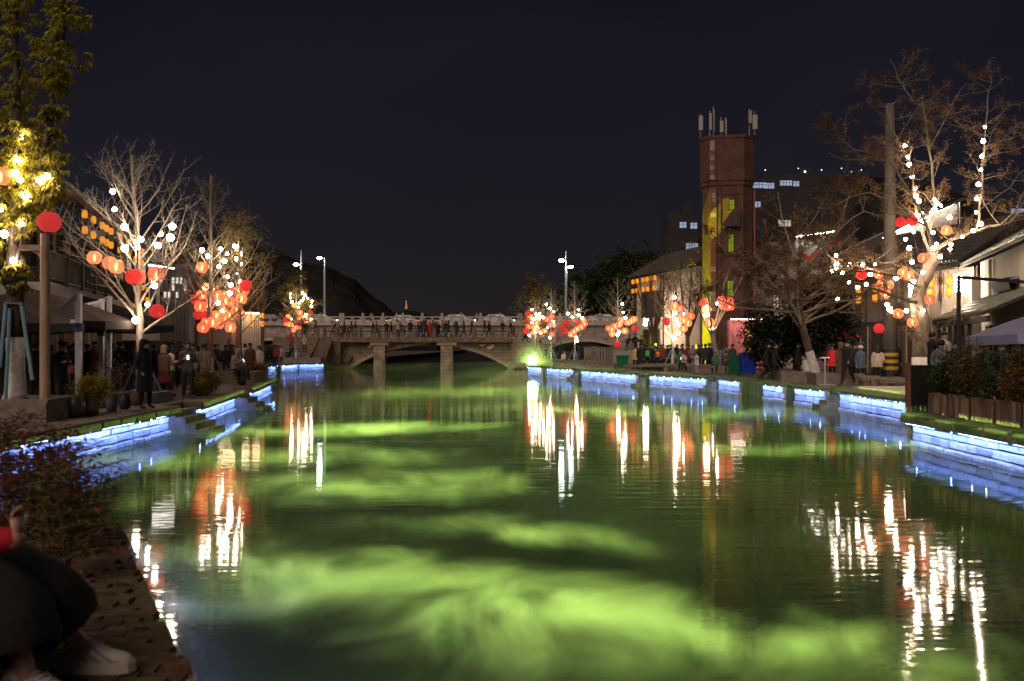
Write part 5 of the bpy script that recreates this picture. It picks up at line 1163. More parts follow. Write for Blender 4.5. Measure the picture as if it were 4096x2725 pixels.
def skeleton(p):
    J = {}
    z0 = p.get('pz', .93); px, py = 0, 0
    ln = p.get('lean', 0.0)
    J['pel'] = (0, 0, z0); J['bel'] = (0, -.02 * ln, z0 + .14); J['chs'] = (0, -.10 * ln, z0 + .34); J['sho'] = (0, -.16 * ln, z0 + .47)
    nk = (0, -.19 * ln - .005, z0 + .53); hd = p.get('nod', 0)
    J['nek'] = nk; J['hd1'] = (0, nk[1] - .012 - hd * .04, nk[2] + .07); J['hd2'] = (0, nk[1] - .012 - hd * .08, nk[2] + .15); J['hd3'] = (0, nk[1] + .0 - hd * .10, nk[2] + .215)
    for s, k in ((-1, 'L'), (1, 'R')):
        sh = (s * .175, J['sho'][1] + .005, J['sho'][2] - .035); J['sh' + k] = sh
        a = p['arm' + k]
        J['el' + k] = (s * a[0][0], sh[1] + a[0][1], sh[2] + a[0][2]); J['wr' + k] = (s * a[1][0], sh[1] + a[1][1], sh[2] + a[1][2])
        e, w = Vector(J['el' + k]), Vector(J['wr' + k]); J['ha' + k] = tuple(w + (w - e).normalized() * .11)
        l = p['leg' + k]
        J['hp' + k] = (s * .09, 0, z0 - .05); J['kn' + k] = (s * l[0][0], l[0][1], l[0][2]); J['an' + k] = (s * l[1][0], l[1][1], l[1][2])
        a_, k_ = J['an' + k], J['kn' + k]; J['to' + k] = (s * (l[1][0] + .02), a_[1] - .16, max(a_[2] - .055, .03)) if len(l) < 3 else (s * l[2][0], l[2][1], l[2][2])
    return J
DN = ((.22, .03, -.27), (.225, -.03, -.51)); FW = ((.21, .05, -.26), (.10, -.21, -.17)); UP = ((.23, -.14, -.16), (.085, -.27, .06)); SWF = ((.215, -.10, -.25), (.20, -.24, -.44)); SWB = ((.215, .13, -.24), (.21, .20, -.47)); FOLD = ((.23, -.02, -.25), (.03, -.17, -.20)); PKT = ((.26, .06, -.26), (.19, -.08, -.46))
ST_ = ((.10, -.01, .49), (.105, .03, .085)); ST2_ = ((.13, -.05, .49), (.15, -.02, .085)); WF = ((.09, -.19, .52), (.09, -.27, .10)); WB = ((.09, .04, .50), (.09, .34, .17))
SIT = ((.12, -.42, .50), (.12, -.40, .085)); SIT2 = ((.15, -.40, .50), (.10, -.48, .085))
POSES = dict(stand=dict(armL=DN, armR=DN, legL=ST_, legR=ST_), stand2=dict(armL=PKT, armR=DN, legL=ST_, legR=ST2_), phone=dict(armL=FW, armR=FW, legL=ST_, legR=ST2_, nod=1.0), photo=dict(armL=UP, armR=UP, legL=ST_, legR=ST_),
             walk=dict(armL=SWB, armR=SWF, legL=WF, legR=WB, lean=.25), walk2=dict(armL=SWF, armR=PKT, legL=WB, legR=WF, lean=.15), fold=dict(armL=FOLD, armR=FOLD, legL=ST2_, legR=ST_), point=dict(armL=DN, armR=((.24, -.18, -.12), (.20, -.42, -.02)), legL=ST_, legR=ST2_),
             sit=dict(pz=.52, armL=FW, armR=FW, legL=SIT, legR=SIT2, nod=.8, lean=.5), sit2=dict(pz=.52, armL=FW, armR=DN, legL=SIT2, legR=SIT, lean=.2))
EDG = [('pel', 'bel', 1), ('bel', 'chs', 1), ('chs', 'sho', 1), ('sho', 'nek', 0), ('nek', 'hd1', 0), ('hd1', 'hd2', 0), ('hd2', 'hd3', 0)]
for k in 'LR': EDG += [('sho', 'sh' + k, 1), ('sh' + k, 'el' + k, 1), ('el' + k, 'wr' + k, 1), ('wr' + k, 'ha' + k, 0), ('pel', 'hp' + k, 2), ('hp' + k, 'kn' + k, 2), ('kn' + k, 'an' + k, 2), ('an' + k, 'to' + k, 3)]
RAD = dict(pel=(.150, .115), bel=(.145, .11), chs=(.165, .12), sho=(.10, .085), nek=(.055, .055), hd1=(.070, .080), hd2=(.082, .098), hd3=(.055, .065), sh=(.080, .078), el=(.056, .056), wr=(.042, .042), ha=(.036, .028), hp=(.105, .105), kn=(.070, .070), an=(.052, .052), to=(.040, .032))
BODY = {}
def body_mesh(pose):
    if pose in BODY: return BODY[pose]
    J = skeleton(POSES[pose]); names = list(J); ix = {n: i for i, n in enumerate(names)}
    me = bpy.data.meshes.new("skel"); me.from_pydata([J[n] for n in names], [(ix[a], ix[b_]) for a, b_, _ in EDG], []); me.update()
    o = bpy.data.objects.new("skel", me); COL.objects.link(o)
    o.modifiers.new("s", 'SKIN'); m2 = o.modifiers.new("u", 'SUBSURF'); m2.levels = 2; m2.render_levels = 2
    for i, n in enumerate(names):
        sv = me.skin_vertices[0].data[i]; r = RAD[n if n in RAD else n[:2]]; sv.radius = r; sv.use_root = (n == 'pel')
    dg = bpy.context.evaluated_depsgraph_get(); dg.update()
    res = bpy.data.meshes.new_from_object(o.evaluated_get(dg)); res.name = "person"
    bpy.data.objects.remove(o)
    segs = [(Vector(J[a]), Vector(J[b_]), r) for a, b_, r in EDG]
    for _ in range(4): res.materials.append(None)
    for p in res.polygons:
        c = p.center; best = None
        for a, b_, r in segs:
            d = b_ - a; f = max(0, min(1, (c - a).dot(d) / d.length_squared)); q = (c - a - d * f).length / (.16 if r == 1 and abs(a.x) < .05 else .08)
            if best is None or q < best[0]: best = (q, r, f)
        r = best[1]
        if r == 0 and c.z > J['sho'][2] - .02 and c.z < J['nek'][2] - .01 and abs(c.x) > .06: r = 1
        p.material_index = r
    res.polygons.foreach_set('use_smooth', [True] * len(res.polygons))
    BODY[pose] = (res, J); return BODY[pose]
def ell(cz, rx_, ry_, n=14, oy=0, sq=1.0): return [(rx_ * math.copysign(abs(math.cos(2 * PI * k / n)) ** sq, math.cos(2 * PI * k / n)), oy + ry_ * math.copysign(abs(math.sin(2 * PI * k / n)) ** sq, math.sin(2 * PI * k / n)), cz) for k in range(n)]
ACC = {}
def acc(kind):
    if kind in ACC: return ACC[kind]
    mb = MB()
    if kind == 'short':      # hair cap, open at the face; origin at head centre
        for i in range(1): mb.loft([ell(-.02, .088, .060, oy=.045), ell(.03, .098, .098, oy=.022), ell(.075, .095, .104, oy=.012), ell(.115, .066, .074, oy=.010), ell(.132, .02, .02, oy=.01)])
    elif kind == 'long': mb.loft([ell(-.34, .085, .03, oy=.10), ell(-.22, .115, .055, oy=.085), ell(-.08, .105, .062, oy=.062), ell(.03, .100, .098, oy=.026), ell(.08, .096, .105, oy=.012), ell(.118, .066, .074, oy=.01), ell(.134, .02, .02, oy=.01)])
    elif kind == 'bun': mb.loft([ell(-.04, .085, .055, oy=.05), ell(.03, .098, .098, oy=.022), ell(.08, .093, .102, oy=.012), ell(.12, .06, .07)]); mb.ball((0, .08, .12), .055, 8, 6)
    elif kind == 'hood': mb.loft([ell(-.17, .15, .12, oy=.03), ell(-.06, .12, .085, oy=.055), ell(.03, .118, .115, oy=.03), ell(.09, .112, .118, oy=.02), ell(.135, .07, .08, oy=.02), ell(.15, .02, .02, oy=.02)])
    elif kind == 'cap': mb.loft([ell(.045, .100, .108, oy=.005), ell(.10, .094, .10, oy=.01), ell(.135, .05, .055)]); mb.loft([[(-.07, -.09, .05), (.07, -.09, .05), (.07, -.09, .06), (-.07, -.09, .06)], [(-.05, -.18, .035), (.05, -.18, .035), (.05, -.18, .045), (-.05, -.18, .045)]])
    elif kind == 'bucket': mb.loft([ell(.015, .155, .165), ell(.055, .105, .112), ell(.13, .085, .09), ell(.15, .04, .04)])
    elif kind == 'beret': mb.loft([ell(.055, .095, .10), ell(.085, .135, .14, oy=.02), ell(.12, .11, .115, oy=.02), ell(.14, .03, .03, oy=.02)])
    elif kind == 'face':
        mb.add([(0, -.112, .0), (-.014, -.094, -.03), (.014, -.094, -.03), (0, -.094, .02), (0, -.125, -.028)], [(0, 1, 4), (0, 4, 2), (1, 2, 4), (0, 3, 1), (0, 2, 3)], 0)
        for s in (-1, 1): mb.ball((s * .031, -.083, .012), (.013, .008, .007), 6, 4, 1); mb.ball((s * .088, .0, -.005), (.012, .022, .032), 6, 4, 0)
        mb.box((0, -.090, -.055), (.036, .012, .008), 0, 2)
    elif kind == 'mask': mb.loft([ell(-.075, .055, .06, oy=-.035), ell(-.045, .078, .082, oy=-.028), ell(-.012, .080, .080, oy=-.022)], cap=False)
    elif kind == 'longcoat': mb.loft([ell(-.50, .235, .17), ell(-.30, .215, .155), ell(.02, .19, .14), ell(.20, .19, .135), ell(.38, .205, .135), ell(.46, .16, .11), ell(.50, .09, .075)], cap=False)
    elif kind == 'midcoat': mb.loft([ell(-.20, .225, .165), ell(.02, .205, .15), ell(.20, .20, .145), ell(.38, .21, .14), ell(.46, .16, .11), ell(.50, .09, .075)], cap=False)
    elif kind == 'puffer':
        rg = []
        for k in range(6): rg += [ell(-.12 + k * .10, .20, .15), ell(-.07 + k * .10, .235, .18)]
        rg += [ell(.46, .17, .12), ell(.51, .10, .09)]; mb.loft(rg, cap=False)
    elif kind == 'skirt': mb.loft([ell(-.42, .25, .20), ell(-.15, .20, .155), ell(.06, .16, .12)], cap=False)
    elif kind == 'gown': mb.loft([ell(-.86, .36, .32), ell(-.45, .27, .22), ell(-.02, .17, .13), ell(.22, .19, .14), ell(.42, .16, .11)], cap=False)
    elif kind == 'lap': mb.loft([ell(-.04, .20, .14), ell(.08, .20, .15), ell(.34, .21, .145), ell(.46, .16, .11), ell(.51, .09, .08)], cap=False)
    elif kind == 'backpack': mb.loft([ell(.02, .14, .06, oy=.20, sq=.6), ell(.10, .15, .085, oy=.21, sq=.6), ell(.36, .14, .08, oy=.21, sq=.6), ell(.43, .08, .05, oy=.19, sq=.6)])
    elif kind == 'bag': mb.loft([ell(-.16, .05, .13, oy=0, sq=.5), ell(-.02, .055, .14, sq=.5), ell(.06, .03, .11, sq=.5)])
    elif kind == 'phone': mb.box((0, 0, 0), (.075, .012, .15))
    elif kind == 'scarf': mb.loft([ell(.42, .13, .11), ell(.47, .125, .11, oy=-.01), ell(.54, .09, .085, oy=-.01)], cap=False); mb.box((.06, -.15, .30), (.09, .03, .28))
    ACC[kind] = mb; return mb
AMESH = {}
def amesh(kind, mats, name, smooth=True):
    key = (kind, tuple(m.name for m in mats))
    if key not in AMESH: AMESH[key] = acc(kind).mesh(name, list(mats), smooth)
    return AMESH[key]
MASKM = M("mask_pale", (.55, .60, .68), .8, .05)
PHM = EM("phone_screen", (.75, .85, 1), 1.6, False)
PCOUNT = [0]
def person(sx, d, z, pose, rz, h, top, bot, hair, label, group, *extra):
    me, J = body_mesh(pose); PCOUNT[0] += 1
    x = PX(sx, d); o = link("person", me); o.location = (x, d, z); o.rotation_euler = (0, 0, math.radians(rz)); s = h / 1.70; o.scale = (s, s, s)
    tag(o, label, "person", group)
    for i, m in enumerate((SKIN, cloth(top), cloth(bot), SHOE)): sl = o.material_slots[i]; sl.link = 'OBJECT'; sl.material = m
    hc = Vector(J['hd2']) + Vector((0, 0, -.012)); pel = Vector(J['pel'])
    hm = HAIR
    hk = hair
    if ':' in hair: hk, hcol = hair.split(':'); hm = HAIRB if hcol == 'b' else cloth(hcol)
    nm = {'short': 'hair', 'long': 'hair', 'bun': 'hair', 'hood': 'hood', 'cap': 'cap', 'bucket': 'hat', 'beret': 'beret'}[hk]
    link(nm, amesh(hk, [hm], nm), o, hc)
    if hk in ('cap', 'bucket', 'beret'): link("hair", amesh('short', [HAIR], "hair"), o, hc + Vector((0, .003, -.012)))
    link("face", amesh('face', [SKIN, EYE, M("lip", (.35, .14, .11), .6, 0)], "face", False), o, hc)
    for e_ in extra:
        k, *c = e_.split(':'); m = cloth(c[0]) if c else cloth(top)
        if k in ('longcoat', 'midcoat', 'puffer', 'skirt', 'gown', 'lap', 'backpack', 'scarf'):
            link({'longcoat': 'coat', 'midcoat': 'jacket', 'puffer': 'puffer_jacket', 'lap': 'jacket', 'gown': 'gown'}.get(k, k), amesh(k, [m], k), o, pel)
        elif k == 'mask': link('mask', amesh('mask', [MASKM], 'mask'), o, hc)
        elif k == 'phone':
            w = (Vector(J['haL']) + Vector(J['haR'])) / 2; 
            link('phone', amesh('phone', [PHM], 'phone', False), o, w + Vector((0, -.02, .02)), (-.5, 0, 0))
        elif k == 'bag': link('bag', amesh('bag', [m], 'bag'), o, Vector(J['wrR']) + Vector((.02, 0, -.12)))
    return o
LG = "people strolling on the left bank"; BG = "walkers on the footbridge"; RG = "crowd on the right bank"; DG = "diners and strollers on the right terrace"
# near left bank
person(8, 24.6, BZ, 'stand', 200, 1.72, 'black', 'black', 'short', "person in a black coat at the very left edge", LG, 'longcoat')
person(245, 25.5, BZ, 'phone', 60, 1.70, 'black', 'charcoal', 'beret:black', "person in dark jacket and black cap lifting a phone, orange bag at the waist", LG, 'midcoat', 'bag:orange')
person(578, 25.6, BZ, 'stand2', 70, 1.76, 'black', 'black', 'hood:black', "tall hooded person in long black coat near the left steps", LG, 'longcoat')
person(750, 30.3, BZ, 'phone', 20, 1.74, 'olive', 'black', 'short', "man in olive leather jacket looking down at his phone", LG, 'phone')
person(657, 31, BZ, 'fold', 160, 1.62, 'brown', 'burgundy', 'hood:tan', "person in brown puffer with tan hood and dark red skirt", LG, 'puffer:brown', 'skirt:burgundy')
person(684, 32, BZ, 'phone', 130, 1.60, 'cream', 'charcoal', 'long', "woman in cream sweater right of the tan hood", LG)
person(484, 33, BZ, 'stand', 25, 1.72, 'black', 'black', 'short:b', "masked person in black jacket left of the hooded black coat", LG, 'mask', 'midcoat')
person(520, 34.5, BZ, 'stand2', -30, 1.66, 'grey', 'denim', 'long:b', "woman with auburn hair and grey jacket behind the masked person", LG)
person(412, 36, BZ, 'phone', 10, 1.64, 'cream', 'grey', 'bucket:white', "masked woman with white hat, cream coat and red scarf", LG, 'mask', 'midcoat:cream', 'scarf:red')
person(352, 35, BZ, 'stand', 25, 1.66, 'burgundy', 'black', 'beret:grey', "person with grey beret and dark patterned jacket", LG, 'midcoat')
person(432, 33.5, BZ, 'sit2', 180, 1.6, 'red', 'charcoal', 'short:b', "seated person seen from behind with a red collar", LG, 'lap:charcoal', 'scarf:scarlet')
person(330, 37, BZ, 'stand2', -20, 1.68, 'cream', 'charcoal', 'bucket:cream', "person with cream cap behind the grey beret", LG)
person(203, 33, BZ, 'stand', 160, 1.6, 'pink', 'grey', 'bucket:tan', "woman in pink top and beige bucket hat by the wooden post", LG)
person(140, 30, BZ, 'stand2', 30, 1.66, 'charcoal', 'black', 'short', "masked person in dark clothes behind the blue tree support", LG, 'mask')
person(280, 36, BZ, 'stand', 0, 1.62, 'white', 'denim', 'long', "woman in white top between cap and wooden post", LG)
person(300, 30.5, BZ, 'stand2', 90, 1.7, 'brown', 'black', 'short', "person in dark brown jacket right of the black cap", LG)
person(696, 38, BZ, 'stand', 15, 1.74, 'burgundy', 'black', 'short', "tall man in burgundy jacket above the cream sweater", LG)
person(668, 36, BZ, 'stand2', -10, 1.7, 'black', 'black', 'cap:black', "person in black cap left of the burgundy jacket", LG)
person(640, 37.5, BZ, 'phone', 60, 1.6, 'charcoal', 'black', 'long', "girl with fair face behind the tan hood", LG)
person(618, 40, BZ, 'stand', 180, 1.66, 'black', 'black', 'short', "dark haired person seen from behind left of the fair faced girl", LG)
person(782, 34, BZ, 'phone', -30, 1.68, 'grey', 'charcoal', 'short', "person in checked grey shirt behind the olive jacket", LG, 'phone')
person(816, 36.5, BZ, 'stand', 170, 1.68, 'tan', 'brown', 'short', "person in tan coat between olive jacket and white trunk", LG, 'longcoat')
person(725, 41, BZ, 'stand2', 40, 1.62, 'navy', 'black', 'long', "woman in navy behind the burgundy jacket", LG)
person(590, 44, BZ, 'stand', -20, 1.66, 'brown', 'black', 'bun', "woman with hair bun far behind the blue support poles", LG)
person(860, 47, BZ, 'stand2', 150, 1.68, 'black', 'black', 'short', "person in black behind the dark lantern trunk", LG)
person(903, 48, BZ, 'stand', 180, 1.66, 'black', 'charcoal', 'short', "dark silhouette before the warm brick pavilion, left one", LG)
person(925, 50, BZ, 'stand', 170, 1.7, 'burgundy', 'black', 'long', "dark red silhouette before the warm brick pavilion, right one", LG)
person(940, 40.5, 1.0, 'sit', 75, 1.66, 'beige', 'charcoal', 'hood:beige', "seated person in beige hoodie bent over a phone", LG, 'lap:beige', 'phone')
person(1000, 47, BZ, 'stand', 15, 1.74, 'brown', 'black', 'short', "man in dark brown coat right of the beige hoodie", LG, 'midcoat')
person(1036, 49, BZ, 'stand2', -15, 1.62, 'white', 'black', 'long', "woman with long hair and white jacket at the quay corner", LG, 'midcoat:white')
rp = random.Random(12)
farL = [(1012, 'black'), (1025, 'charcoal'), (1043, 'navy'), (1052, 'black'), (1062, 'brown'), (1072, 'black'), (1081, 'charcoal'), (1090, 'black'), (1098, 'navy'), (1107, 'red'), (1116, 'black'), (1125, 'beige')]
for i, (sx, c) in enumerate(farL):
    person(sx + rp.uniform(-2, 2), 80 + rp.uniform(-2, 8), BZ, rp.choice(('stand', 'stand2', 'fold')), rp.choice((180, 160, 200, 10)), rp.uniform(1.58, 1.76), c, rp.choice(('black', 'charcoal')), rp.choice(('short', 'short', 'long')), f"{c} clad person, {ORD[i]} from the left in the far crowd under the left arch", "far crowd under the left arch", *(('midcoat',) if i % 3 else ()))
for sx, d, z, pose, rz, top, hair, lab, ex in [(1218, 97.5, 1.75, 'fold', 0, 'cream', 'hood:cream', "person in cream hoodie coming down the footbridge stairs", ()), (1156, 100, 3.1, 'stand', 180, 'pink', 'long', "person in pale pink coat at the left stair head", ('longcoat:pink',)), (1168, 96, BZ, 'stand', 180, 'black', 'short', "dark person below the red shirt at the left stair foot", ()), (1165, 99, 1.9, 'stand2', 180, 'red', 'short', "person in red at the left stair", ()),
        (1195, 96.5, BZ + .0, 'sit', 20, 'lilac', 'long', "seated person in pale lilac by the left tree supports", ('lap:lilac',)), (1150, 95.5, BZ, 'sit2', 30, 'black', 'short', "dark seated person at the foot of the yellow tree", ('lap:black',)), (1212, 103.5, 3.3, 'stand', 200, 'black', 'short', "person in black at the top of the left stairs", ('midcoat',)), (1225, 104, 3.3, 'stand2', 170, 'charcoal', 'short', "person in charcoal beside the stair head, nearest the yellow leaves", ())]:
    person(sx, d, z, pose, rz, 1.68, top, 'charcoal', hair, lab, "people on the left stairs of the footbridge", *ex)
# footbridge walkers: photo x, heading (1 right, -1 left, 0 standing), colour, kind
BR = [(1262, 1, 'navy', ''), (1331, -1, 'beige', 'long'), (1344, -1, 'black', ''), (1353, -1, 'tan', 'longcoat'), (1364, -1, 'white', 'child'), (1378, -1, 'charcoal', 'midcoat'), (1391, 1, 'burgundy', 'child'), (1406, -1, 'olive', 'midcoat'), (1420, 1, 'navy', ''), (1493, -1, 'black', 'longcoat'), (1505, 1, 'charcoal', ''), (1546, 0, 'navy', 'midcoat'), (1565, -1, 'black', 'midcoat'), (1593, 0, 'beige', ''), (1603, 0, 'brown', 'midcoat'), (1617, 1, 'charcoal', 'child'), (1641, 0, 'black', 'midcoat'), (1655, 0, 'charcoal', 'child'), (1672, 1, 'black', ''), (1684, -1, 'black', 'midcoat'), (1694, 0, 'charcoal', ''), (1703, 1, 'black', 'midcoat'),
      (1718, 0, 'scarlet', 'gown'), (1732, 0, 'charcoal', 'midcoat'), (1744, 0, 'red', ''), (1753, 0, 'black', 'longcoat'), (1773, -1, 'brown', 'midcoat'), (1783, 0, 'black', ''), (1793, 1, 'charcoal', 'midcoat'), (1818, 1, 'black', ''), (1828, -1, 'navy', 'midcoat'), (1855, -1, 'charcoal', 'longcoat'), (1887, 1, 'black', 'midcoat'), (1895, 1, 'beige', 'child'), (1937, 1, 'black', ''), (1957, -1, 'black', 'midcoat'), (2010, 0, 'navy', ''), (2043, -1, 'black', 'longcoat'), (2055, 1, 'charcoal', 'child')]
rp = random.Random(5)
for i, (sx, hd, c, k) in enumerate(BR):
    ch = k == 'child'; pose = rp.choice(('walk', 'walk2')) if hd else rp.choice(('stand', 'stand2', 'photo', 'phone')); rz = 90 * hd + rp.uniform(-12, 12) if hd else rp.choice((0, 180, 30, -150))
    if k == 'gown': pose, rz = 'stand', 0
    ex = (k + ':' + c,) if k in ('longcoat', 'midcoat', 'gown') else (('midcoat',) if ch else ())
    wd = {1: "walking right", -1: "walking left", 0: "standing"}[hd]
    person(sx, FY + rp.uniform(-.5, 1.6), 3.31, pose, rz, rp.uniform(1.05, 1.25) if ch else rp.uniform(1.62, 1.80), c, rp.choice(('black', 'charcoal', 'denim')) if k != 'gown' else 'scarlet', rp.choice(('short', 'short', 'long', 'hood:' + c, 'cap:black')) if k != 'long' else 'long', f"{'child' if ch else 'person'} in {c} {'gown' if k == 'gown' else 'clothes'} {wd}, {ORD[i] if i < 35 else ORD[38 - i] + ' from last'}{' from left' if i < 35 else ''} on the footbridge".replace(' from last from', ' from'), BG, *ex)
person(1735, 127.2, 5.0, 'stand2', 20, 1.7, 'tan', 'black', 'short', "person leaning at the road bridge parapet left of the pagoda", "people on the road bridge") if False else None
person(1486, 127.0, 5.05, 'stand2', 160, 1.72, 'tan', 'black', 'short', "person in tan jacket looking out over the road bridge parapet", "people on the road bridge")
person(1587, 127.0, 5.05, 'fold', 20, 1.5, 'white', 'black', 'hood:white', "person in white hood behind the road bridge parapet", "people on the road bridge")
person(1908, 127.0, 5.05, 'stand', 20, 1.66, 'beige', 'black', 'short', "person in beige at the parapet near the green light", "people on the road bridge")
for sx, d, z, pose, rz, h, top, hair, lab, ex in [(2100, 104.8, 2.75, 'walk', 90, 1.75, 'black', 'short', "person in long black coat descending the right stairs", ('longcoat',)), (2119, 105, 2.4, 'walk2', 90, 1.15, 'pink', 'long', "child in pale pink descending the right stairs", ('midcoat:pink',)), (2142, 105.5, 1.9, 'walk', 90, 1.68, 'beige', 'long', "woman in beige coat low on the right stairs", ('longcoat:beige',)), (2160, 106.2, 1.6, 'walk2', 90, 1.72, 'olive', 'short', "man in olive low on the right stairs", ('midcoat',)),
        (2186, 91, BZ + .3, 'sit2', -20, 1.7, 'black', 'short', "dark person seated left of the small bare tree", ('lap:black',)), (2216, 90, BZ, 'stand', 30, 1.78, 'black', 'short', "tall dark person right of the small bare tree", ('longcoat',)), (2244, 93, BZ + .3, 'stand', -20, 1.66, 'black', 'short', "dark person by the bridge plaque", ('midcoat',)), (2253, 82, BZ, 'sit', 40, 1.6, 'white', 'long', "seated person in white top near the small box", ('lap:white',))]:
    person(sx, d, z, pose, rz, h, top, 'black', hair, lab, "people at the right end of the footbridge", *ex)
rp = random.Random(9)
for i, (sx, c) in enumerate([(2318, 'charcoal'), (2330, 'black'), (2341, 'brown'), (2352, 'tan'), (2361, 'black'), (2370, 'charcoal'), (2380, 'black'), (2389, 'brown'), (2398, 'black'), (2446, 'black'), (2456, 'charcoal')]):
    person(sx, rp.uniform(88, 112), BZ, rp.choice(('stand', 'stand2', 'fold')), rp.uniform(-180, 180), rp.uniform(1.6, 1.8), c, 'black', rp.choice(('short', 'long')), f"{c} clad person, {ORD[i]} from the left under the right arch", "crowd under the right arch", *(('midcoat',) if i % 2 else ('longcoat',)))
RL = [(2518, 77, 1.55, 'stand', 170, 1.7, 'black', 'short', "person in black on the cream house step, leftmost", ('midcoat',)), (2541, 76.5, 1.6, 'fold', 10, 1.74, 'black', 'short', "person in black jacket and white shirt on the cream house step", ()), (2566, 74, 1.5, 'photo', 10, 1.68, 'charcoal', 'short', "person in charcoal raising a camera on the cream house step", ()), (2524, 74, 1.2, 'stand2', 20, 1.66, 'grey', 'long', "woman in grey below the cream house step", ()),
      (2541, 66, BZ, 'phone', 150, 1.62, 'yellow', 'bun', "woman in pale yellow jacket at the left of the right bank crowd", ('midcoat:yellow',)), (2562, 65, BZ, 'stand', 180, 1.76, 'black', 'short', "person in black beside the pale yellow jacket", ('longcoat',)), (2588, 64, BZ, 'stand2', 180, 1.66, 'black', 'short', "person carrying a bright green backpack", ('backpack:jade',)), (2612, 68, BZ, 'stand', -20, 1.68, 'jade', 'short', "person in a bright green vest behind the orange backpack", ('midcoat:jade',)), (2629, 64.5, BZ, 'stand', 175, 1.55, 'charcoal', 'short', "person carrying an orange backpack", ('backpack:orange',)), (2605, 67, BZ, 'stand2', 20, 1.7, 'black', 'short', "person in black between green backpack and green vest", ()),
      (2652, 66.5, BZ, 'stand', 30, 1.72, 'burgundy', 'long', "person in burgundy left of the slim bare tree", ('midcoat',)), (2668, 69, BZ, 'stand2', -20, 1.66, 'black', 'short', "person in black left of the slim tree, by the burgundy one", ()), (2640, 70, BZ, 'stand', 0, 1.7, 'brown', 'short', "person in brown behind the orange backpack", ()), (2716, 63, BZ + .05, 'sit2', 60, 1.7, 'green', 'short', "seated person in green jacket right of the slim bare tree", ('lap:green',)), (2736, 62.5, BZ + .05, 'sit', -40, 1.6, 'cream', 'short', "seated person in cream bent over a lit phone", ('lap:cream', 'phone')), (2752, 67, BZ, 'stand', 180, 1.7, 'burgundy', 'short', "person in dark red behind the lit phone", ('midcoat:burgundy',)),
      (2708, 69, BZ, 'stand', 0, 1.72, 'black', 'long', "person in black behind the green jacket", ()), (2726, 70, BZ, 'stand2', 30, 1.68, 'charcoal', 'short', "person in charcoal behind the cream sitter", ()), (2770, 66, BZ, 'phone', 10, 1.64, 'grey', 'long', "woman in grey left of the child in white", ()), (2787, 56.5, BZ, 'point', -60, 1.25, 'white', 'bun', "child in white jacket and pale pink trousers", ('midcoat:white',)), (2806, 64, BZ, 'stand', 180, 1.76, 'black', 'short', "person in black, left of four backs before the forked tree", ('midcoat',)), (2822, 63, BZ, 'stand2', 170, 1.74, 'navy', 'short', "person in navy, second of four backs before the forked tree", ('midcoat',)), (2838, 63.5, BZ, 'stand', 190, 1.78, 'black', 'cap:black', "person in black cap, third of four backs before the forked tree", ('longcoat',)), (2852, 64.5, BZ, 'stand', 180, 1.7, 'charcoal', 'short', "person in charcoal, last of four backs before the forked tree", ()),
      (2862, 57.5, BZ + .02, 'sit2', -20, 1.66, 'green', 'hood:green', "seated person in hooded sage green jacket before the forked tree", ('lap:green',)), (2896, 57.5, BZ + .02, 'sit', 20, 1.68, 'brown', 'short', "seated person in mottled brown jacket right of the sage jacket", ('lap:olive',)), (2930, 58.5, BZ, 'stand2', 140, 1.72, 'charcoal', 'short', "person standing behind the green bin", ('midcoat',)), (2905, 63, BZ, 'stand', 180, 1.7, 'grey', 'short', "person in grey behind the forked trunk", ()), (2683, 71, BZ, 'stand', 0, 1.7, 'black', 'short', "person in black right behind the slim tree's trunk", ()), (2795, 69, BZ, 'stand', 170, 1.68, 'brown', 'short', "person in brown by the yellow lit tower edge", ()),
      (3068, 46.0, BZ, 'walk', 60, 1.74, 'black', 'short', "dark silhouette walking before the evergreen bush, left one", ('midcoat',)), (3098, 45.5, BZ, 'walk2', 80, 1.72, 'black', 'short', "dark silhouette walking before the evergreen bush, right one", ('midcoat',)), (3192, 46, BZ, 'stand2', 100, 1.76, 'black', 'short', "dark person leaning left of the white painted leaning trunk", ('midcoat',)), (3312, 46, BZ, 'stand', 180, 1.72, 'burgundy', 'long', "person in burgundy top right of the white painted trunk", ()), (3362, 41.5, BZ, 'stand', 200, 1.74, 'brown', 'hood:brown', "person in long brown coat left of the timber shop", ('longcoat:brown',)), (3392, 41, BZ, 'walk', -50, 1.80, 'black', 'short', "tall person in black striding right of the brown coat", ('midcoat',)), (3422, 42, BZ, 'stand2', -10, 1.70, 'navy', 'short', "person in navy jacket beside the striding person", ()), (3442, 41.5, BZ, 'stand', 10, 1.62, 'denim', 'bucket:white', "person in denim jacket with a white hat", ('midcoat:denim',)),
      (3510, 40.5, BZ, 'stand2', 165, 1.62, 'cream', 'long', "woman in cream puffer seen from behind, left of the utility pole", ('puffer:cream',)), (3582, 41.8, BZ, 'stand', 10, 1.80, 'black', 'short', "tall man in black behind the striped utility pole", ('longcoat',)), (3330, 43.5, BZ, 'stand', 190, 1.7, 'red', 'short', "person in bright red between burgundy and brown coats", ('midcoat:scarlet',))]
for sx, d, z, pose, rz, h, top, hair, lab, ex in RL:
    person(sx, d, z, pose, rz, h, top, 'black' if top != 'white' else 'pink', hair, lab, RG, *ex)
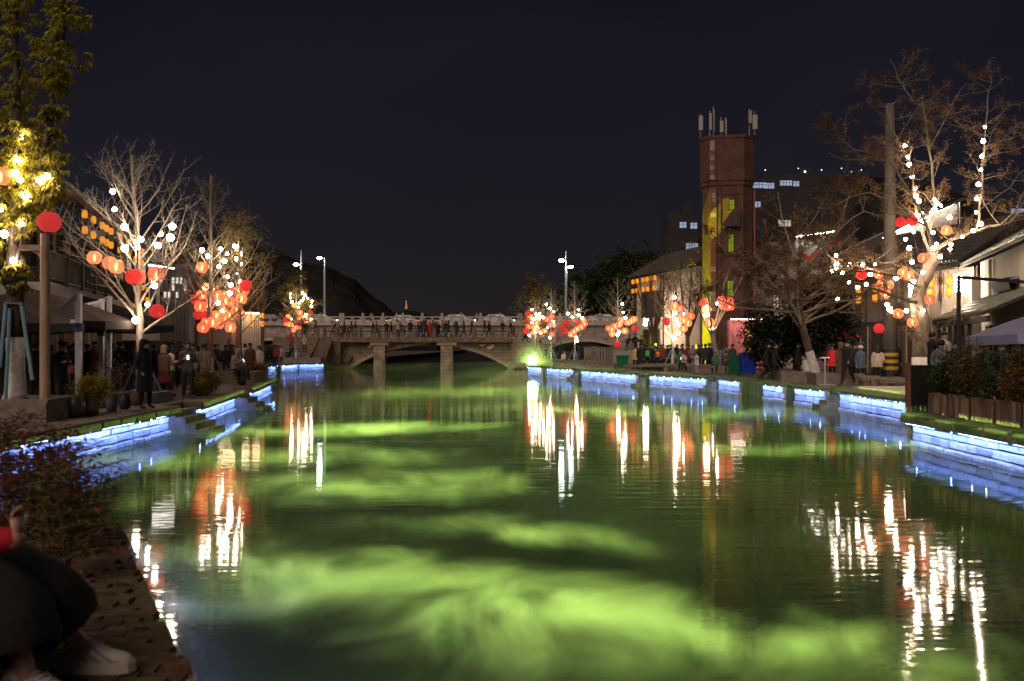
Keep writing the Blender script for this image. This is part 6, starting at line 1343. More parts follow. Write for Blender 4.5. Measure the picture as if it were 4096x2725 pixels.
DL = [(3728, 30, BZ + .35, 'photo', 100, 1.66, 'black', 'short', "person in black raising a phone by the big trunk", ()), (3776, 31, BZ + .3, 'stand', 10, 1.74, 'white', 'short', "man in white jacket standing among the diners", ('midcoat:white',)), (3764, 27, BZ + .45, 'sit2', 150, 1.74, 'grey', 'short', "seated diner in grey hooded jacket", ('lap:grey',)), (3806, 27.5, BZ + .45, 'sit', 30, 1.72, 'red', 'short', "seated diner in dark red, below the white jacket", ('lap:red',)), (3822, 25.5, BZ + .4, 'sit2', 180, 1.5, 'black', 'cap:black', "small diner in black cap", ('lap:black',)),
      (3938, 26, BZ + .35, 'sit2', 140, 1.80, 'black', 'short', "diner in black with bushy hair under the umbrella", ('lap:black',)), (3978, 25.5, BZ + .35, 'sit', 200, 1.72, 'lilac', 'short', "diner in lilac jacket under the umbrella", ('lap:lilac',)), (4003, 28, BZ, 'stand', 30, 1.66, 'charcoal', 'short', "standing diner in charcoal behind the lilac jacket", ()), (4062, 27, BZ + .35, 'sit', 30, 1.74, 'brown', 'short', "diner with brown jacket at the right, facing the water", ('lap:brown',)), (4092, 25, BZ + .35, 'sit2', -20, 1.75, 'navy', 'short', "diner in navy at the very right edge", ('lap:navy',))]
for sx, d, z, pose, rz, h, top, hair, lab, ex in DL:
    person(sx, d, z, pose, rz, h, top, 'black', hair, lab, DG, *ex)

rp = random.Random(77); cols = ['black', 'charcoal', 'brown', 'navy', 'burgundy', 'grey', 'olive', 'tan', 'black', 'cream', 'charcoal', 'black']
for i in range(26):
    c = rp.choice(cols)
    person(70 + i * 19 + rp.uniform(-5, 5), rp.uniform(37.5, 47) + i * .1, BZ, rp.choice(('stand', 'stand2', 'phone', 'fold')), rp.uniform(-180, 180), rp.uniform(1.58, 1.8), c, rp.choice(('black', 'charcoal', 'denim')), rp.choice(('short', 'short:b', 'long', 'bun', 'hood:' + c, 'cap:black')), f"person in {c}, {ORD[i]} from the left in the back row beyond the parasols", "back row of the left bank crowd", *rp.choice((('midcoat',), ('longcoat',), (), ('puffer',))))
for i in range(20):
    c = rp.choice(cols + ['red', 'pink', 'white'])
    person(2500 + i * 21 + rp.uniform(-5, 5), rp.uniform(70.5, 76), BZ, rp.choice(('stand', 'stand2', 'phone', 'fold', 'photo')), rp.uniform(-180, 180), rp.uniform(1.58, 1.8), c, rp.choice(('black', 'charcoal', 'denim')), rp.choice(('short', 'short:b', 'long', 'bun', 'hood:' + c, 'cap:black')), f"person in {c}, {ORD[i]} from the left in the back row before the cream house", "back row of the right bank crowd", *rp.choice((('midcoat',), ('longcoat',), (), ('puffer',))))
for i in range(14):
    c = rp.choice(cols)
    person(640 + i * 26 + rp.uniform(-7, 7), rp.uniform(50, 60), BZ, rp.choice(('stand', 'stand2', 'phone', 'fold')), rp.uniform(-180, 180), rp.uniform(1.58, 1.8), c, rp.choice(('black', 'charcoal')), rp.choice(('short', 'long', 'hood:' + c)), f"person in {c}, {ORD[i]} from the left before the slatted house and pavilion", "crowd before the left houses", *rp.choice((('midcoat',), ('longcoat',), ())))
# ================================================================== foreground quay: brick paving, sitter, red shrubs
QB_ = [M("quay_brick_a", (.14, .075, .042), .9, .4, 9, .6), M("quay_brick_b", (.10, .06, .036), .9, .4, 9, .6), M("quay_brick_c", (.11, .085, .035), .9, .4, 9, .6)]
pv_ = thing("brick_paving", "dark mossy brick paving of the near quay", "paving"); pv_['kind'] = 'thing'
bl = []
r = random.Random(14)
for k in range(6):
    mb = MB(); h = r.uniform(.045, .07); mb.box((0, 0, 0), (.238, .113, h), taper=.965); bl.append(mb.mesh("brick", QB_[k % 3]))
nb = 0; sm = MB()
for j in range(58):
    y = 9.24 - j * .112; edge = QE(y) - .02; off = .12 if j % 2 else 0
    for i in range(14):
        x = edge - .12 - i * .236 - off
        if x < -4.6 or abs(PX(0, y)) + .4 < abs(x): continue
        z = BZ - .05 + r.uniform(-.010, .012)
        if nb < 300: link("brick", r.choice(bl), pv_, (x, y, z), (r.uniform(-.03, .03), r.uniform(-.02, .02), r.uniform(-.015, .015))); nb += 1
        else: sm.box((x, y, z), (.238, .113, .055), r.uniform(-.03, .03), r.randrange(3), .965)
if sm.v: tag(sm.build("bricks", QB_, pv_), kind='stuff')
# irregular edge stones along the water side of the quay
t = thing("quay_edge", "rough stone edge of the near quay dropping to the water", "canal wall"); t['kind'] = 'thing'
for j in range(17):
    y0 = 9.30 - j * .352; y = y0 - .17; x = QE(y)
    o = link("stone", r.choice(BLK[0]), t, (x - .10 + r.uniform(-.008, .008), y, .345), (0, 0, math.atan2(1, -.4838) + r.uniform(-.03, .03)), (.40, .2, .80)); o.data = r.choice(BLK[1]); 
    o.material_slots[0].link = 'OBJECT'; o.material_slots[0].material = r.choice(QB_)
# LED strip under the quay's water edge, lighting the water below
lm = MB()
for j in range(8):
    y0 = 8.9 - j * .82; y1 = y0 - .72; lm.beam((QE(y0) + .10, y0, .46), (QE(y1) + .10, y1, .46), .022, .022)
tag(lm.build("led_strip", EM("quay_led", (.32, .36, 1.0), 120), t), kind='stuff')
# low seat
t = thing("stone_ledge", "low dark stone ledge under the foreground sitter", "ledge", (-3.05, 4.75, BZ - .05), .42)
mb = MB(); mb.box((0, 0, .19), (.62, 2.2, .38)); mb.build("base", QB_[1], t); mb = MB(); mb.box((0, 0, .415), (.72, 2.3, .07)); mb.build("slab", QB_[0], t)
# the sitter in black wide trousers: body, clothing, shoes
SK = M("sitter_skin", (.50, .27, .19), .55, .08, 12, .05)
def chain_skin(name, pts, rad, mat, parent, lv=2):
    me = bpy.data.meshes.new(name); me.from_pydata([tuple(p) for p in pts], [(i, i + 1) for i in range(len(pts) - 1)], []); me.update()
    o = bpy.data.objects.new(name, me); COL.objects.link(o); o.modifiers.new("s", 'SKIN'); u = o.modifiers.new("u", 'SUBSURF'); u.levels = lv
    for i in range(len(pts)): v = me.skin_vertices[0].data[i]; v.radius = rad[i] if hasattr(rad[i], '__len__') else (rad[i], rad[i]); v.use_root = i == 0
    dg = bpy.context.evaluated_depsgraph_get(); dg.update(); res = bpy.data.meshes.new_from_object(o.evaluated_get(dg)); res.name = name; bpy.data.objects.remove(o)
    res.materials.clear(); res.materials.append(mat); res.polygons.foreach_set('use_smooth', [True] * len(res.polygons))
    return link(name, res, parent)
# one continuous skeleton for the body
SJ = dict(pel=(-2.82, 4.75, 1.27), bel=(-2.84, 4.75, 1.42), chs=(-2.82, 4.73, 1.60), sho=(-2.79, 4.72, 1.73), nek=(-2.76, 4.70, 1.82), h1=(-2.73, 4.68, 1.90), h2=(-2.71, 4.67, 1.98), h3=(-2.72, 4.67, 2.06),
          hpA=(-2.76, 4.66, 1.25), knA=(-2.33, 4.58, 1.26), anA=(-2.20, 4.52, .86), toA=(-2.02, 4.50, .79), hpB=(-2.78, 4.86, 1.25), knB=(-2.42, 4.82, 1.28), anB=(-2.12, 4.98, .87), toB=(-1.95, 5.0, .79),
          shA=(-2.74, 4.55, 1.70), elA=(-2.54, 4.50, 1.53), wrA=(-2.29, 4.58, 1.505), haA=(-2.25, 4.59, 1.53), shB=(-2.76, 4.89, 1.70), elB=(-2.70, 5.0, 1.48), wrB=(-2.60, 4.86, 1.44), haB=(-2.57, 4.82, 1.43))
SE = [('pel', 'bel', 1), ('bel', 'chs', 1), ('chs', 'sho', 1), ('sho', 'nek', 0), ('nek', 'h1', 0), ('h1', 'h2', 0), ('h2', 'h3', 0)]
for k in 'AB': SE += [('sho', 'sh' + k, 1), ('sh' + k, 'el' + k, 1), ('el' + k, 'wr' + k, 1), ('wr' + k, 'ha' + k, 0), ('pel', 'hp' + k, 2), ('hp' + k, 'kn' + k, 2), ('kn' + k, 'an' + k, 0), ('an' + k, 'to' + k, 0)]
SR = dict(pel=.14, bel=.13, chs=.14, sho=.09, nek=.05, h1=.07, h2=.085, h3=.06, sh=.075, el=.078, wr=.066, ha=.030, hp=.10, kn=.075, an=.045, to=.035)
nm_ = list(SJ); ixs = {n: i for i, n in enumerate(nm_)}
me = bpy.data.meshes.new("sk"); me.from_pydata([SJ[n] for n in nm_], [(ixs[a], ixs[b_]) for a, b_, _ in SE], []); me.update()
o = bpy.data.objects.new("sk", me); COL.objects.link(o); o.modifiers.new("s", 'SKIN'); o.modifiers.new("u", 'SUBSURF').levels = 2
for i, n in enumerate(nm_): v = me.skin_vertices[0].data[i]; q = SR[n if n in SR else n[:2]]; v.radius = (q, q); v.use_root = n == 'pel'
dg = bpy.context.evaluated_depsgraph_get(); dg.update(); res = bpy.data.meshes.new_from_object(o.evaluated_get(dg)); bpy.data.objects.remove(o)
res.name = "person"; res.materials.clear(); RED_S = M("red_sleeve", (.42, .012, .022), .85, .2, 14, .3); BLKT = M("black_trousers", (.012, .011, .011), .95, .2, 10, .3)
for m in (SK, RED_S, BLKT): res.materials.append(m)
sg = [(Vector(SJ[a]), Vector(SJ[b_]), q) for a, b_, q in SE]
for p in res.polygons:
    best = min(((p.center - a - (b_ - a) * max(0, min(1, (p.center - a).dot(b_ - a) / (b_ - a).length_squared))).length, q) for a, b_, q in sg); p.material_index = best[1]
res.polygons.foreach_set('use_smooth', [True] * len(res.polygons))
sit = tag(link("person", res), "foreground sitter in red sleeves, wide black trousers and white sneakers", "person")
def wide_leg(pts, rads, squash=1.0):
    mb = MB(); rings = []
    for i, (p, q) in enumerate(zip(pts, rads)):
        p = Vector(p); tdir = (Vector(pts[min(i + 1, len(pts) - 1)]) - Vector(pts[max(i - 1, 0)])).normalized(); u = tdir.cross(Vector((0, 1, 0))).normalized(); w = tdir.cross(u)
        rings.append([p + u * math.cos(2 * PI * k / 18) * q * (1 + .07 * math.sin(5 * k + i) + .04 * math.sin(2.3 * k + 1.7 * i)) + w * math.sin(2 * PI * k / 18) * q * 1.15 for k in range(18)])
    mb.loft(rings, cap=False); return mb.build("trouser_leg", BLKT, sit, True)
wide_leg([(-2.86, 4.64, 1.27), (-2.62, 4.62, 1.28), (-2.40, 4.58, 1.27), (-2.30, 4.56, 1.18), (-2.27, 4.55, 1.05), (-2.24, 4.53, .985)], [.14, .16, .16, .18, .185, .17])
wide_leg([(-2.86, 4.86, 1.28), (-2.62, 4.86, 1.30), (-2.44, 4.83, 1.30), (-2.30, 4.86, 1.20), (-2.23, 4.92, 1.08), (-2.20, 4.94, 1.02)], [.14, .16, .155, .165, .165, .15])
mb = MB(); mb.loft([[(-2.86 + .17 * math.cos(a), 4.75 + .26 * math.sin(a), z) for a in [2 * PI * k / 16 for k in range(16)]] for z in (1.18, 1.30, 1.42)]); mb.build("waist", BLKT, sit, True)
mb = MB(); mb.ball((-2.735, 4.675, 2.0), (.10, .11, .115), 12, 8); mb.ball((-2.83, 4.70, 1.86), (.07, .10, .16), 10, 6); mb.build("hair", HAIR, sit, True)
# hand: palm, four fingers and thumb
def hand(w, dirv, up, name="hand", sc=1.0):
    w, d, u = Vector(w), Vector(dirv).normalized(), Vector(up).normalized(); s = d.cross(u).normalized(); mb = MB()
    mb.loft([[w + (s * .026 * a + u * .013 * b_) * sc for a, b_ in ((-1, -1), (1, -1), (1, 1), (-1, 1))], [w + (d * .04 + s * .038 * 0 + s * .04 * 0) * sc + (s * .040 * a + u * .014 * b_) * sc for a, b_ in ((-1, -1), (1, -1), (1, 1), (-1, 1))], [w + d * .09 * sc + (s * .040 * a + u * .011 * b_) * sc for a, b_ in ((-1, -1), (1, -1), (1, 1), (-1, 1))]])
    for i, (o_, l) in enumerate(((-.030, .065), (-.010, .078), (.010, .073), (.030, .055))):
        a = w + d * .086 * sc + s * o_ * sc; b_ = a + (d * .5 - u * .12) * l * sc; c_ = b_ + (d * .35 - u * .40) * l * sc * .8; mb.tube([a, b_, c_], [.0095 * sc, .0085 * sc, .0065 * sc], 6)
    a = w + d * .03 * sc - s * .036 * sc; mb.tube([a, a + (d * .5 - s * .7) * .045 * sc, a + (d * 1.1 - s * .75) * .06 * sc], [.012 * sc, .011 * sc, .008 * sc], 6)
    return mb.build(name, SK, sit, True)
hand((-2.268, 4.585, 1.535), (-.25, .05, 1), (-1, .25, -.2), sc=.85); hand((-2.58, 4.83, 1.43), (.5, -.8, -.1), (-.1, 0, 1))
# chunky white sneakers
SN = M("sneaker_white", (.70, .62, .56), .7, .15, 18, .2); SOL = M("sneaker_sole", (.62, .54, .46), .8, .1, 10, .1)
def sneaker(p, rz, nm="shoe", k_=1.16):
    q = MB(); sole = MB(); ca, sa = math.cos(rz) * k_, math.sin(rz) * k_
    def T(x, y, z): return (p[0] + x * ca - y * sa, p[1] + x * sa + y * ca, p[2] + z * k_)
    def ring(x, w, z0, z1, n=12): return [T(x, w * math.cos(2 * PI * k / n), (z0 + z1) / 2 + (z1 - z0) / 2 * math.sin(2 * PI * k / n)) for k in range(n)]
    q.loft([ring(-.10, .025, .05, .12), ring(-.085, .042, .035, .15), ring(-.04, .046, .03, .155), ring(.02, .047, .03, .125), ring(.08, .050, .03, .10), ring(.14, .050, .03, .082), ring(.175, .036, .03, .07), ring(.19, .015, .035, .055)])
    pl = [(-.115, .0), (-.10, .042), (-.03, .05), (.06, .054), (.14, .055), (.185, .04), (.205, .0)]; outl = [(x, y) for x, y in pl] + [(x, -y) for x, y in pl[-2:0:-1]]; n = len(outl)
    sole.add([T(x * 1.02, y * 1.05, 0) for x, y in outl] + [T(x, y, .045 + (.02 if x < -.05 else 0)) for x, y in outl], [tuple(range(n - 1, -1, -1)), tuple(range(n, 2 * n))] + [(k, (k + 1) % n, n + (k + 1) % n, n + k) for k in range(n)])
    o_ = q.build(nm, SN, sit, True); sole.build("sole", SOL, o_)
    lc = MB()
    for k in range(4): x = .0 + k * .028; lc.tube([T(x, -.03, .132 - k * .012), T(x + .004, 0, .142 - k * .012), T(x, .03, .132 - k * .012)], .005, 5)
    lc.build("lace", M("lace", (.7, .66, .6), .8, 0), o_)
    st = MB()
    for k, (x0, x1) in enumerate(((-.06, .02), (-.02, .07), (.04, .12))):
        for s in (-1, 1): st.tube([T(x0, s * .048, .11), T((x0 + x1) / 2, s * .051, .08), T(x1, s * .053, .055)], .007, 5)
    st.build("trim", M("sneaker_trim", (.34, .32, .31), .6, .1), o_)
sneaker((-2.13, 4.99, BZ - .01), .05); sneaker((-2.20, 4.53, BZ - .01), -.1)

REDL = leafmat("nandina_red", (.20, .05, .028), .6); GRNL = leafmat("nandina_green", (.15, .14, .02), .6)
def nandina(loc, h, n, seed, label, mats, mix=.5):
    rng = random.Random(seed); t = thing("nandina_shrub", label, "shrub", loc, 0, "red leaved shrubs on the near quay"); sm_, lm = MB(), MB()
    for i in range(n):
        a = rng.uniform(0, 2 * PI); d = Vector((math.cos(a) * .22, math.sin(a) * .22, 1)); pts, de = curve_pts(rng, (rng.uniform(-.06, .06), rng.uniform(-.06, .06), 0), d, h * rng.uniform(.7, 1.05), 6, .09, 0)
        sm_.tube(pts, [.011 - .0012 * k for k in range(7)], 5)
        for k in range(2, 7):
            for b_ in range(3):
                a2 = rng.uniform(0, 2 * PI); br, _ = curve_pts(rng, pts[k], (math.cos(a2), math.sin(a2), .35), .26, 3, .2, -.08); sm_.tube(br, .004, 3)
                for q in br[1:]: leaf_quads(lm, rng, q, 3, (.035, .03), .07, .5, 0 if rng.random() < mix else 1)
    sm_.build("stems", BARKD, t); tag(lm.build("leaves", mats, t), kind='stuff')
nb_ = [(15, 8.9, 1.05, 6, .95, "tall red shrub at the far left of the near quay"), (110, 8.4, 1.05, 6, .9, "tall red shrub beside the leftmost one on the near quay"), (215, 7.9, .95, 6, .75, "red shrub in the middle of the near quay row"), (255, 7.0, .85, 6, .25, "mixed green and red shrub with bare stems on the near quay"), (322, 8.3, .72, 5, .4, "greenish shrub nearest the water on the near quay"), (60, 7.5, .8, 5, .85, "low dark red shrub behind the sitter"), (170, 9.1, 1.0, 6, .9, "red shrub behind the middle one on the near quay")]
for i, (sx, d, h, n, mx, lab) in enumerate(nb_): nandina((PX(sx, d), d, BZ - .06), h, n, 60 + i, lab, [REDL, GRNL], mx)
# floating twig
t = thing("floating_twig", "thin twig with two buds floating on the water at lower left", "twig", (-1.08, 6.55 - 1.2, .012)); mb = MB(); mb.tube([(-.13, -.06, 0), (-.04, -.0, .004), (.06, .03, 0), (.13, .09, .004)], .004, 4); mb.build("stem", CABLE, t)
for q in ((-.13, -.06, .01), (.14, .1, .012)): mb = MB(); mb.ball(q, (.02, .016, .012), 6, 4); mb.build("bud", GREYP, t)

# ================================================================== left bank furniture
WOODP = M("post_wood", (.38, .26, .17), .7, .25, 6, .2, stretch=(2, 2, .3)); ALU = M("aluminium_pole", (.50, .50, .54), .35, .1, 4, 0, metal=.5); CANV = M("brown_canvas", (.026, .014, .012), .9, .2, 3, .1)
d = 21.6; t = thing("wooden_post", "tall round wooden post with a cross arm under the big red lantern", "post", (PX(180, d), d, BZ)); a = Vector(t.location)
mb = MB(); mb.tube([(0, 0, 0), (0, 0, P(180, 935, d).z - BZ)], [.115, .10], 12); mb.build("pole", WOODP, t)
mb = MB(); mb.beam(P(180, 992, d) - a, P(80, 990, d) - a, .10, .12); mb.build("cross_arm", WOODP, t)
for k in range(3): mb = MB(); mb.tube([P(178, 1045 - k * 12, d) - a, P(150 - k * 6, 1012 - k * 2, d) - a, P(125, 1000, d) - a], .022, 5); mb.build("brace", WOODP, t)
def frame_post(sx, y0, y1, d, lab, arms, blue=None):
    t = thing("awning_post", lab, "umbrella post", (PX(sx, d), d, BZ), 0, "white awning posts on the left bank"); a = Vector(t.location)
    mb = MB(); mb.box((0, 0, (P(sx, y0, d).z - BZ) / 2), (.125, .125, P(sx, y0, d).z - BZ)); mb.build("post", ALU, t)
    for p, q in arms: mb = MB(); mb.beam(P(*p, d) - a, P(*q, d - .3) - a, .09); mb.build("arm", ALU, t)
    mb = MB(); mb.box((0, 0, P(sx, y0 + 135, d).z - BZ), (.19, .19, .2)); mb.build("clamp", M("blue_clamp", (.06, .07, .2), .5, 0), t); mb = MB(); mb.box((0, 0, .05), (.6, .6, .1)); mb.build("base_plate", CABLE, t)
frame_post(315, 1175, 1600, 23.6, "white awning post with raised diagonal arm nearest the water", [((312, 1178), (242, 1235)), ((313, 1305), (288, 1285))])
frame_post(407, 1195, 1500, 29.5, "white awning post further back, left of the last one", [((405, 1205), (330, 1222)), ((402, 1210), (360, 1240))])
frame_post(437, 1185, 1500, 31.5, "white awning post farthest back beside the bare tree", [((435, 1190), (380, 1215)), ((400, 1340), (365, 1295))])
def parasol(loc, r0, zt, ze, lab, m, seed=0, post=None, nm="parasol"):
    t = thing(nm, lab, "parasol", loc, 0, "big canvas parasols"); n = 8; mb = MB(); rings = []
    for f, z in ((1, ze), (.7, ze + (zt - ze) * .36), (.35, ze + (zt - ze) * .72), (.03, zt)):
        rings.append([(r0 * f * math.cos(2 * PI * (k + .5) / n), r0 * f * math.sin(2 * PI * (k + .5) / n), z - (.05 if k % 2 else 0) * f) for k in range(n)])
    v = [p for q in rings for p in q]; w = [(x, y, z - .035) for x, y, z in v]
    mb.add(v, [(i * n + k, i * n + (k + 1) % n, (i + 1) * n + (k + 1) % n, (i + 1) * n + k) for i in range(3) for k in range(n)]); mb.add(w, [(i * n + k, (i + 1) * n + k, (i + 1) * n + (k + 1) % n, i * n + (k + 1) % n) for i in range(3) for k in range(n)])
    mb.add([p for p in rings[0]] + [(x, y, z - .22) for x, y, z in rings[0]], [(k, n + k, n + (k + 1) % n, (k + 1) % n) for k in range(n)])
    mb.build("canopy", m, t)
    for k in range(n): a = 2 * PI * (k + .5) / n; rb = MB(); rb.beam((.1 * math.cos(a), .1 * math.sin(a), zt - .1), (r0 * .97 * math.cos(a), r0 * .97 * math.sin(a), ze - .06), .03); rb.build("rib", CABLE, t)
    px_, py_ = post or (0, 0); mb = MB(); mb.tube([(px_, py_, 0), (px_, py_, zt if not post else zt + .3)], .045, 8); mb.build("pole", CABLE, t)
    if post: mb = MB(); mb.beam((px_, py_, zt + .25), (0, 0, zt + .02), .07); mb.build("arm", CABLE, t)
    return t
p = P(165, 1155, 27.5); parasol((p.x - .3, 27.5, BZ), 2.7, p.z - BZ, P(165, 1282, 27.5).z - BZ, "large brown canvas parasol behind the wooden post", CANV)
p = P(330, 1185, 33); parasol((p.x, 33, BZ), 2.9, p.z - BZ, P(330, 1300, 33).z - BZ, "brown canvas parasol behind the white awning posts", CANV)
p = P(-60, 1175, 25); parasol((p.x, 25, BZ), 2.2, p.z - BZ, P(0, 1290, 25).z - BZ, "brown canvas parasol cut off by the left edge", CANV)
def pot(loc, prof, m, lab, nm="plant_pot", cat="pot"):
    t = thing(nm, lab, cat, loc, 0, "pots along the left bank edge"); mb = MB(); mb.lathe(prof + [(prof[-1][0] - .04, prof[-1][1]), (prof[-1][0] - .05, prof[-1][1] - .08), (.01, prof[-1][1] - .09)], 18); mb.build("vessel", m, t, True); return t
CER = M("dark_glaze", (.055, .045, .042), .35, .3, 5, .1); TER = M("buff_pot", (.22, .15, .10), .8, .3, 5, .2); URN = M("grey_glaze", (.13, .12, .13), .5, .3, 5, .1)
JAR = [(.02, 0), (.14, 0), (.20, .13), (.225, .27), (.20, .40), (.165, .46), (.18, .48)]; TAP = [(.02, 0), (.13, 0), (.155, .2), (.19, .44), (.20, .47)]
YB = leafmat("yellow_shrub_leaf", (.34, .27, .025)); OB = leafmat("ochre_leaf", (.20, .12, .03))
pot((PX(300, 22.4), 22.4, BZ), JAR, CER, "dark rounded glazed jar left of the yellow shrub")
pot((PX(370, 23.2), 23.2, BZ), TAP, TER, "buff tapered pot holding the round yellow shrub")
bushy("potted_shrub", "round clipped yellow green shrub in a buff pot", "shrub", (PX(372, 23.2), 23.2, BZ + .45), [(0, 0, .20, .34, .34, .25)], 700, YB, .08, [([(0, 0, -.05), (0, 0, .25)], .03)], seed=71)
pot((PX(447, 24.6), 24.6, BZ), [(a_ * .9, b_ * .95) for a_, b_ in TAP], URN, "grey tapered pot right of the yellow shrub"); bushy("potted_shrub", "thin dark bare shrub in the grey pot", "shrub", (PX(447, 24.6), 24.6, BZ + .42), [(0, 0, .45, .4, .3, .5)], 60, LEAFB, .10, [([(0, 0, -.05), (0, 0, .6)], .03), ([(0, 0, 0), (.2, 0, .7)], .02)], seed=72)
pot((PX(500, 25.6), 25.6, BZ), [(a_ * .75, b_ * .8) for a_, b_ in JAR], CER, "small dark jar beside the hooded black coat")
pot((PX(545, 27.2), 27.2, BZ), [(a_ * .8, b_ * .9) for a_, b_ in TAP], TER, "buff pot behind the hooded black coat")
pot((PX(408, 26.0), 26.0, BZ), [(a_ * .7, b_ * .6) for a_, b_ in TAP], URN, "small grey pot behind the yellow shrub")
for i, (sx, d, z, rr, m, lab) in enumerate([(832, 32.8, BZ + .45, .40, OB, "ochre bush right of the olive jacket man"), (968, 41.0, BZ + .55, .34, OB, "round ochre bush in front of the beige hoodie"), (1040, 47.2, BZ + .52, .30, YB, "round yellow green bush at the quay corner"), (800, 32.2, BZ + .3, .27, YB, "low yellow green bush left of the ochre bush"), (1010, 45.5, BZ + .5, .36, REDL, "reddish bush between the two round bushes")]):
    bushy("round_bush", lab, "bush", (PX(sx, d), d, z), [(0, 0, 0, rr, rr, rr * .95)], 300, m, .11, [([(0, 0, -.5), (0, 0, .1)], .04)], seed=80 + i, group="bushes along the left bank edge")
    if i in (1, 2): pot((PX(sx, d), d, BZ), [(a_ * .85, b_ * .7) for a_, b_ in JAR], CER, "dark jar holding the " + lab.split(' in ')[0].split(' at ')[0])
GRN = M("planter_granite", (.20, .16, .13), .9, .3, 5, .4)
def planter(loc, sz, lab, rz=0, m=None, grp="stone planters on both banks"):
    t = thing("stone_planter", lab, "planter", loc, rz, grp); w, l, h = sz
    for a_, b_, c_, d_ in ((0, -l / 2 + .09, w, .18), (0, l / 2 - .09, w, .18), (-w / 2 + .09, 0, .18, l - .37), (w / 2 - .09, 0, .18, l - .37)): mb = MB(); mb.box((a_, b_, h / 2), (c_, d_, h)); mb.box((a_, b_, h + .03), (c_ + .06 * (c_ > d_), d_ + .06 * (d_ > c_), .06)); mb.build("side", m or GRN, t)
    mb = MB(); mb.box((0, 0, h / 2 - .06), (w - .38, l - .38, h - .12)); mb.build("soil", M("soil", (.05, .036, .026), 1), t); return t
planter((PX(62, 22) + .1, 22.1, BZ), (2.0, 2.0, .42), "stone planter round the left leafy tree")
planter((PX(880, 43.4), 43.6, BZ), (3.4, 2.2, .45), "stone planter round the lantern crowded pair of trees")
planter((PX(562, 28.6), 28.6, BZ), (1.4, 1.4, .25), "low stone planter round the tall bare tree")
planter((PX(1185, 94), 94, BZ), (5, 2.0, .45), "stone seat wall round the yellow leaved tree")
for i, (sx, d, w, lab) in enumerate([(2205, 86, 3.2, "seat wall planter round the small bare tree"), (2298, 81, 3.6, "seat wall planter under the street lamp tree"), (2470, 72.5, 4.0, "seat wall planter round the spreading bare tree"), (2690, 64.5, 4.2, "seat wall planter round the slim bare tree"), (2885, 61, 3.6, "seat wall planter round the forked tree"), (3340, 42.0, 2.0, "square stone planter left of the brown coat"), (3240, 45.6, 3.0, "stone planter at the white painted leaning trunk")]): planter((PX(sx, d), d, BZ), (w, 1.4, .42), lab)
# stone steps to the water between the left wall sections
for i, (y0, y1, x, lab) in enumerate(((27.1, 28.9, -9.45, "stone steps to the water between the first two left walls"), (37.1, 38.5, -10.4, "stone steps to the water between the second and third left walls"))):
    t = thing("stone_steps", lab, "steps", (x, (y0 + y1) / 2, 0), 0, "steps down to the canal")
    for k in range(4): mb = MB(); z = .62 - k * .17; mb.box((.14 + k * .28, 0, z / 2 - .3), (.276, y1 - y0, z + .6)); mb.build("step", STP, t)
for i, (a_, b_, lab) in enumerate((((12.45, 37.9), (12.2, 38.4), "steps between utility pole wall and planter wall"), ((10.7, 52.4), (10.4, 52.55), "steps left of the bin wall"), ((7.9, 59.1), (7.6, 59.3), "steps left of the forked tree wall"), ((4.7, 70.6), (4.5, 71.6), "steps right of the arch wall"))):
    t = thing("stone_steps", lab + " on the right bank", "steps", (a_[0], (a_[1] + b_[1]) / 2, 0), 0, "steps down to the canal")
    for k in range(3): mb = MB(); z = .5 - k * .17; mb.box((-.14 - k * .26, 0, z / 2 - .3), (.256, 1.0, z + .6)); mb.build("step", STP, t)

# ================================================================== right bank furniture
# laser projector
t = thing("laser_projector", "green laser projector glaring at the right bank edge", "laser", (LP.x, LP.y + .25, BZ)); mb = MB(); mb.box((0, .1, .27), (.4, .5, .4)); mb.build("case", CABLE, t)
mb = MB(); mb.box((0, .1, .04), (.55, .6, .08)); mb.build("stand", CABLE, t)
mb = MB(); mb.ball((0, -.16, .40), (.42, .06, .42), 16, 8); mb.build("lens", EM("laser_lens", (.50, 1, .12), 110), t)  # disc made oversized to stand in for the lens glare
# ball of mist added round the lens to spread the laser's glare
gm = bpy.data.materials.new("glare_mist"); gm.use_nodes = True; gt = gm.node_tree; gt.nodes.clear(); go_ = gt.nodes.new('ShaderNodeOutputMaterial'); gv = gt.nodes.new('ShaderNodeVolumePrincipled')
gv.inputs['Color'].default_value = (1, 1, 1, 1);  gv.inputs['Anisotropy'].default_value = .3; gt.links.new(gv.outputs[0], go_.inputs['Volume'])
gg = gt.nodes.new('ShaderNodeNewGeometry'); gs = gt.nodes.new('ShaderNodeVectorMath'); gs.operation = 'DISTANCE'; gs.inputs[1].default_value = (LP.x, LP.y, BZ + .4); gt.links.new(gg.outputs['Position'], gs.inputs[0])
gr = gt.nodes.new('ShaderNodeMapRange'); gr.interpolation_type = 'SMOOTHERSTEP'; gr.inputs[1].default_value = .2; gr.inputs[2].default_value = 2.5; gr.inputs[3].default_value = .16; gr.inputs[4].default_value = 0; gt.links.new(gs.outputs['Value'], gr.inputs[0]); gt.links.new(gr.outputs[0], gv.inputs['Density'])
mb = MB(); mb.ball((LP.x, LP.y - .2, BZ + 1.6), (3.2, 3.2, 1.50), 20, 12); tag(mb.build("glare_mist", gm), kind='stuff')
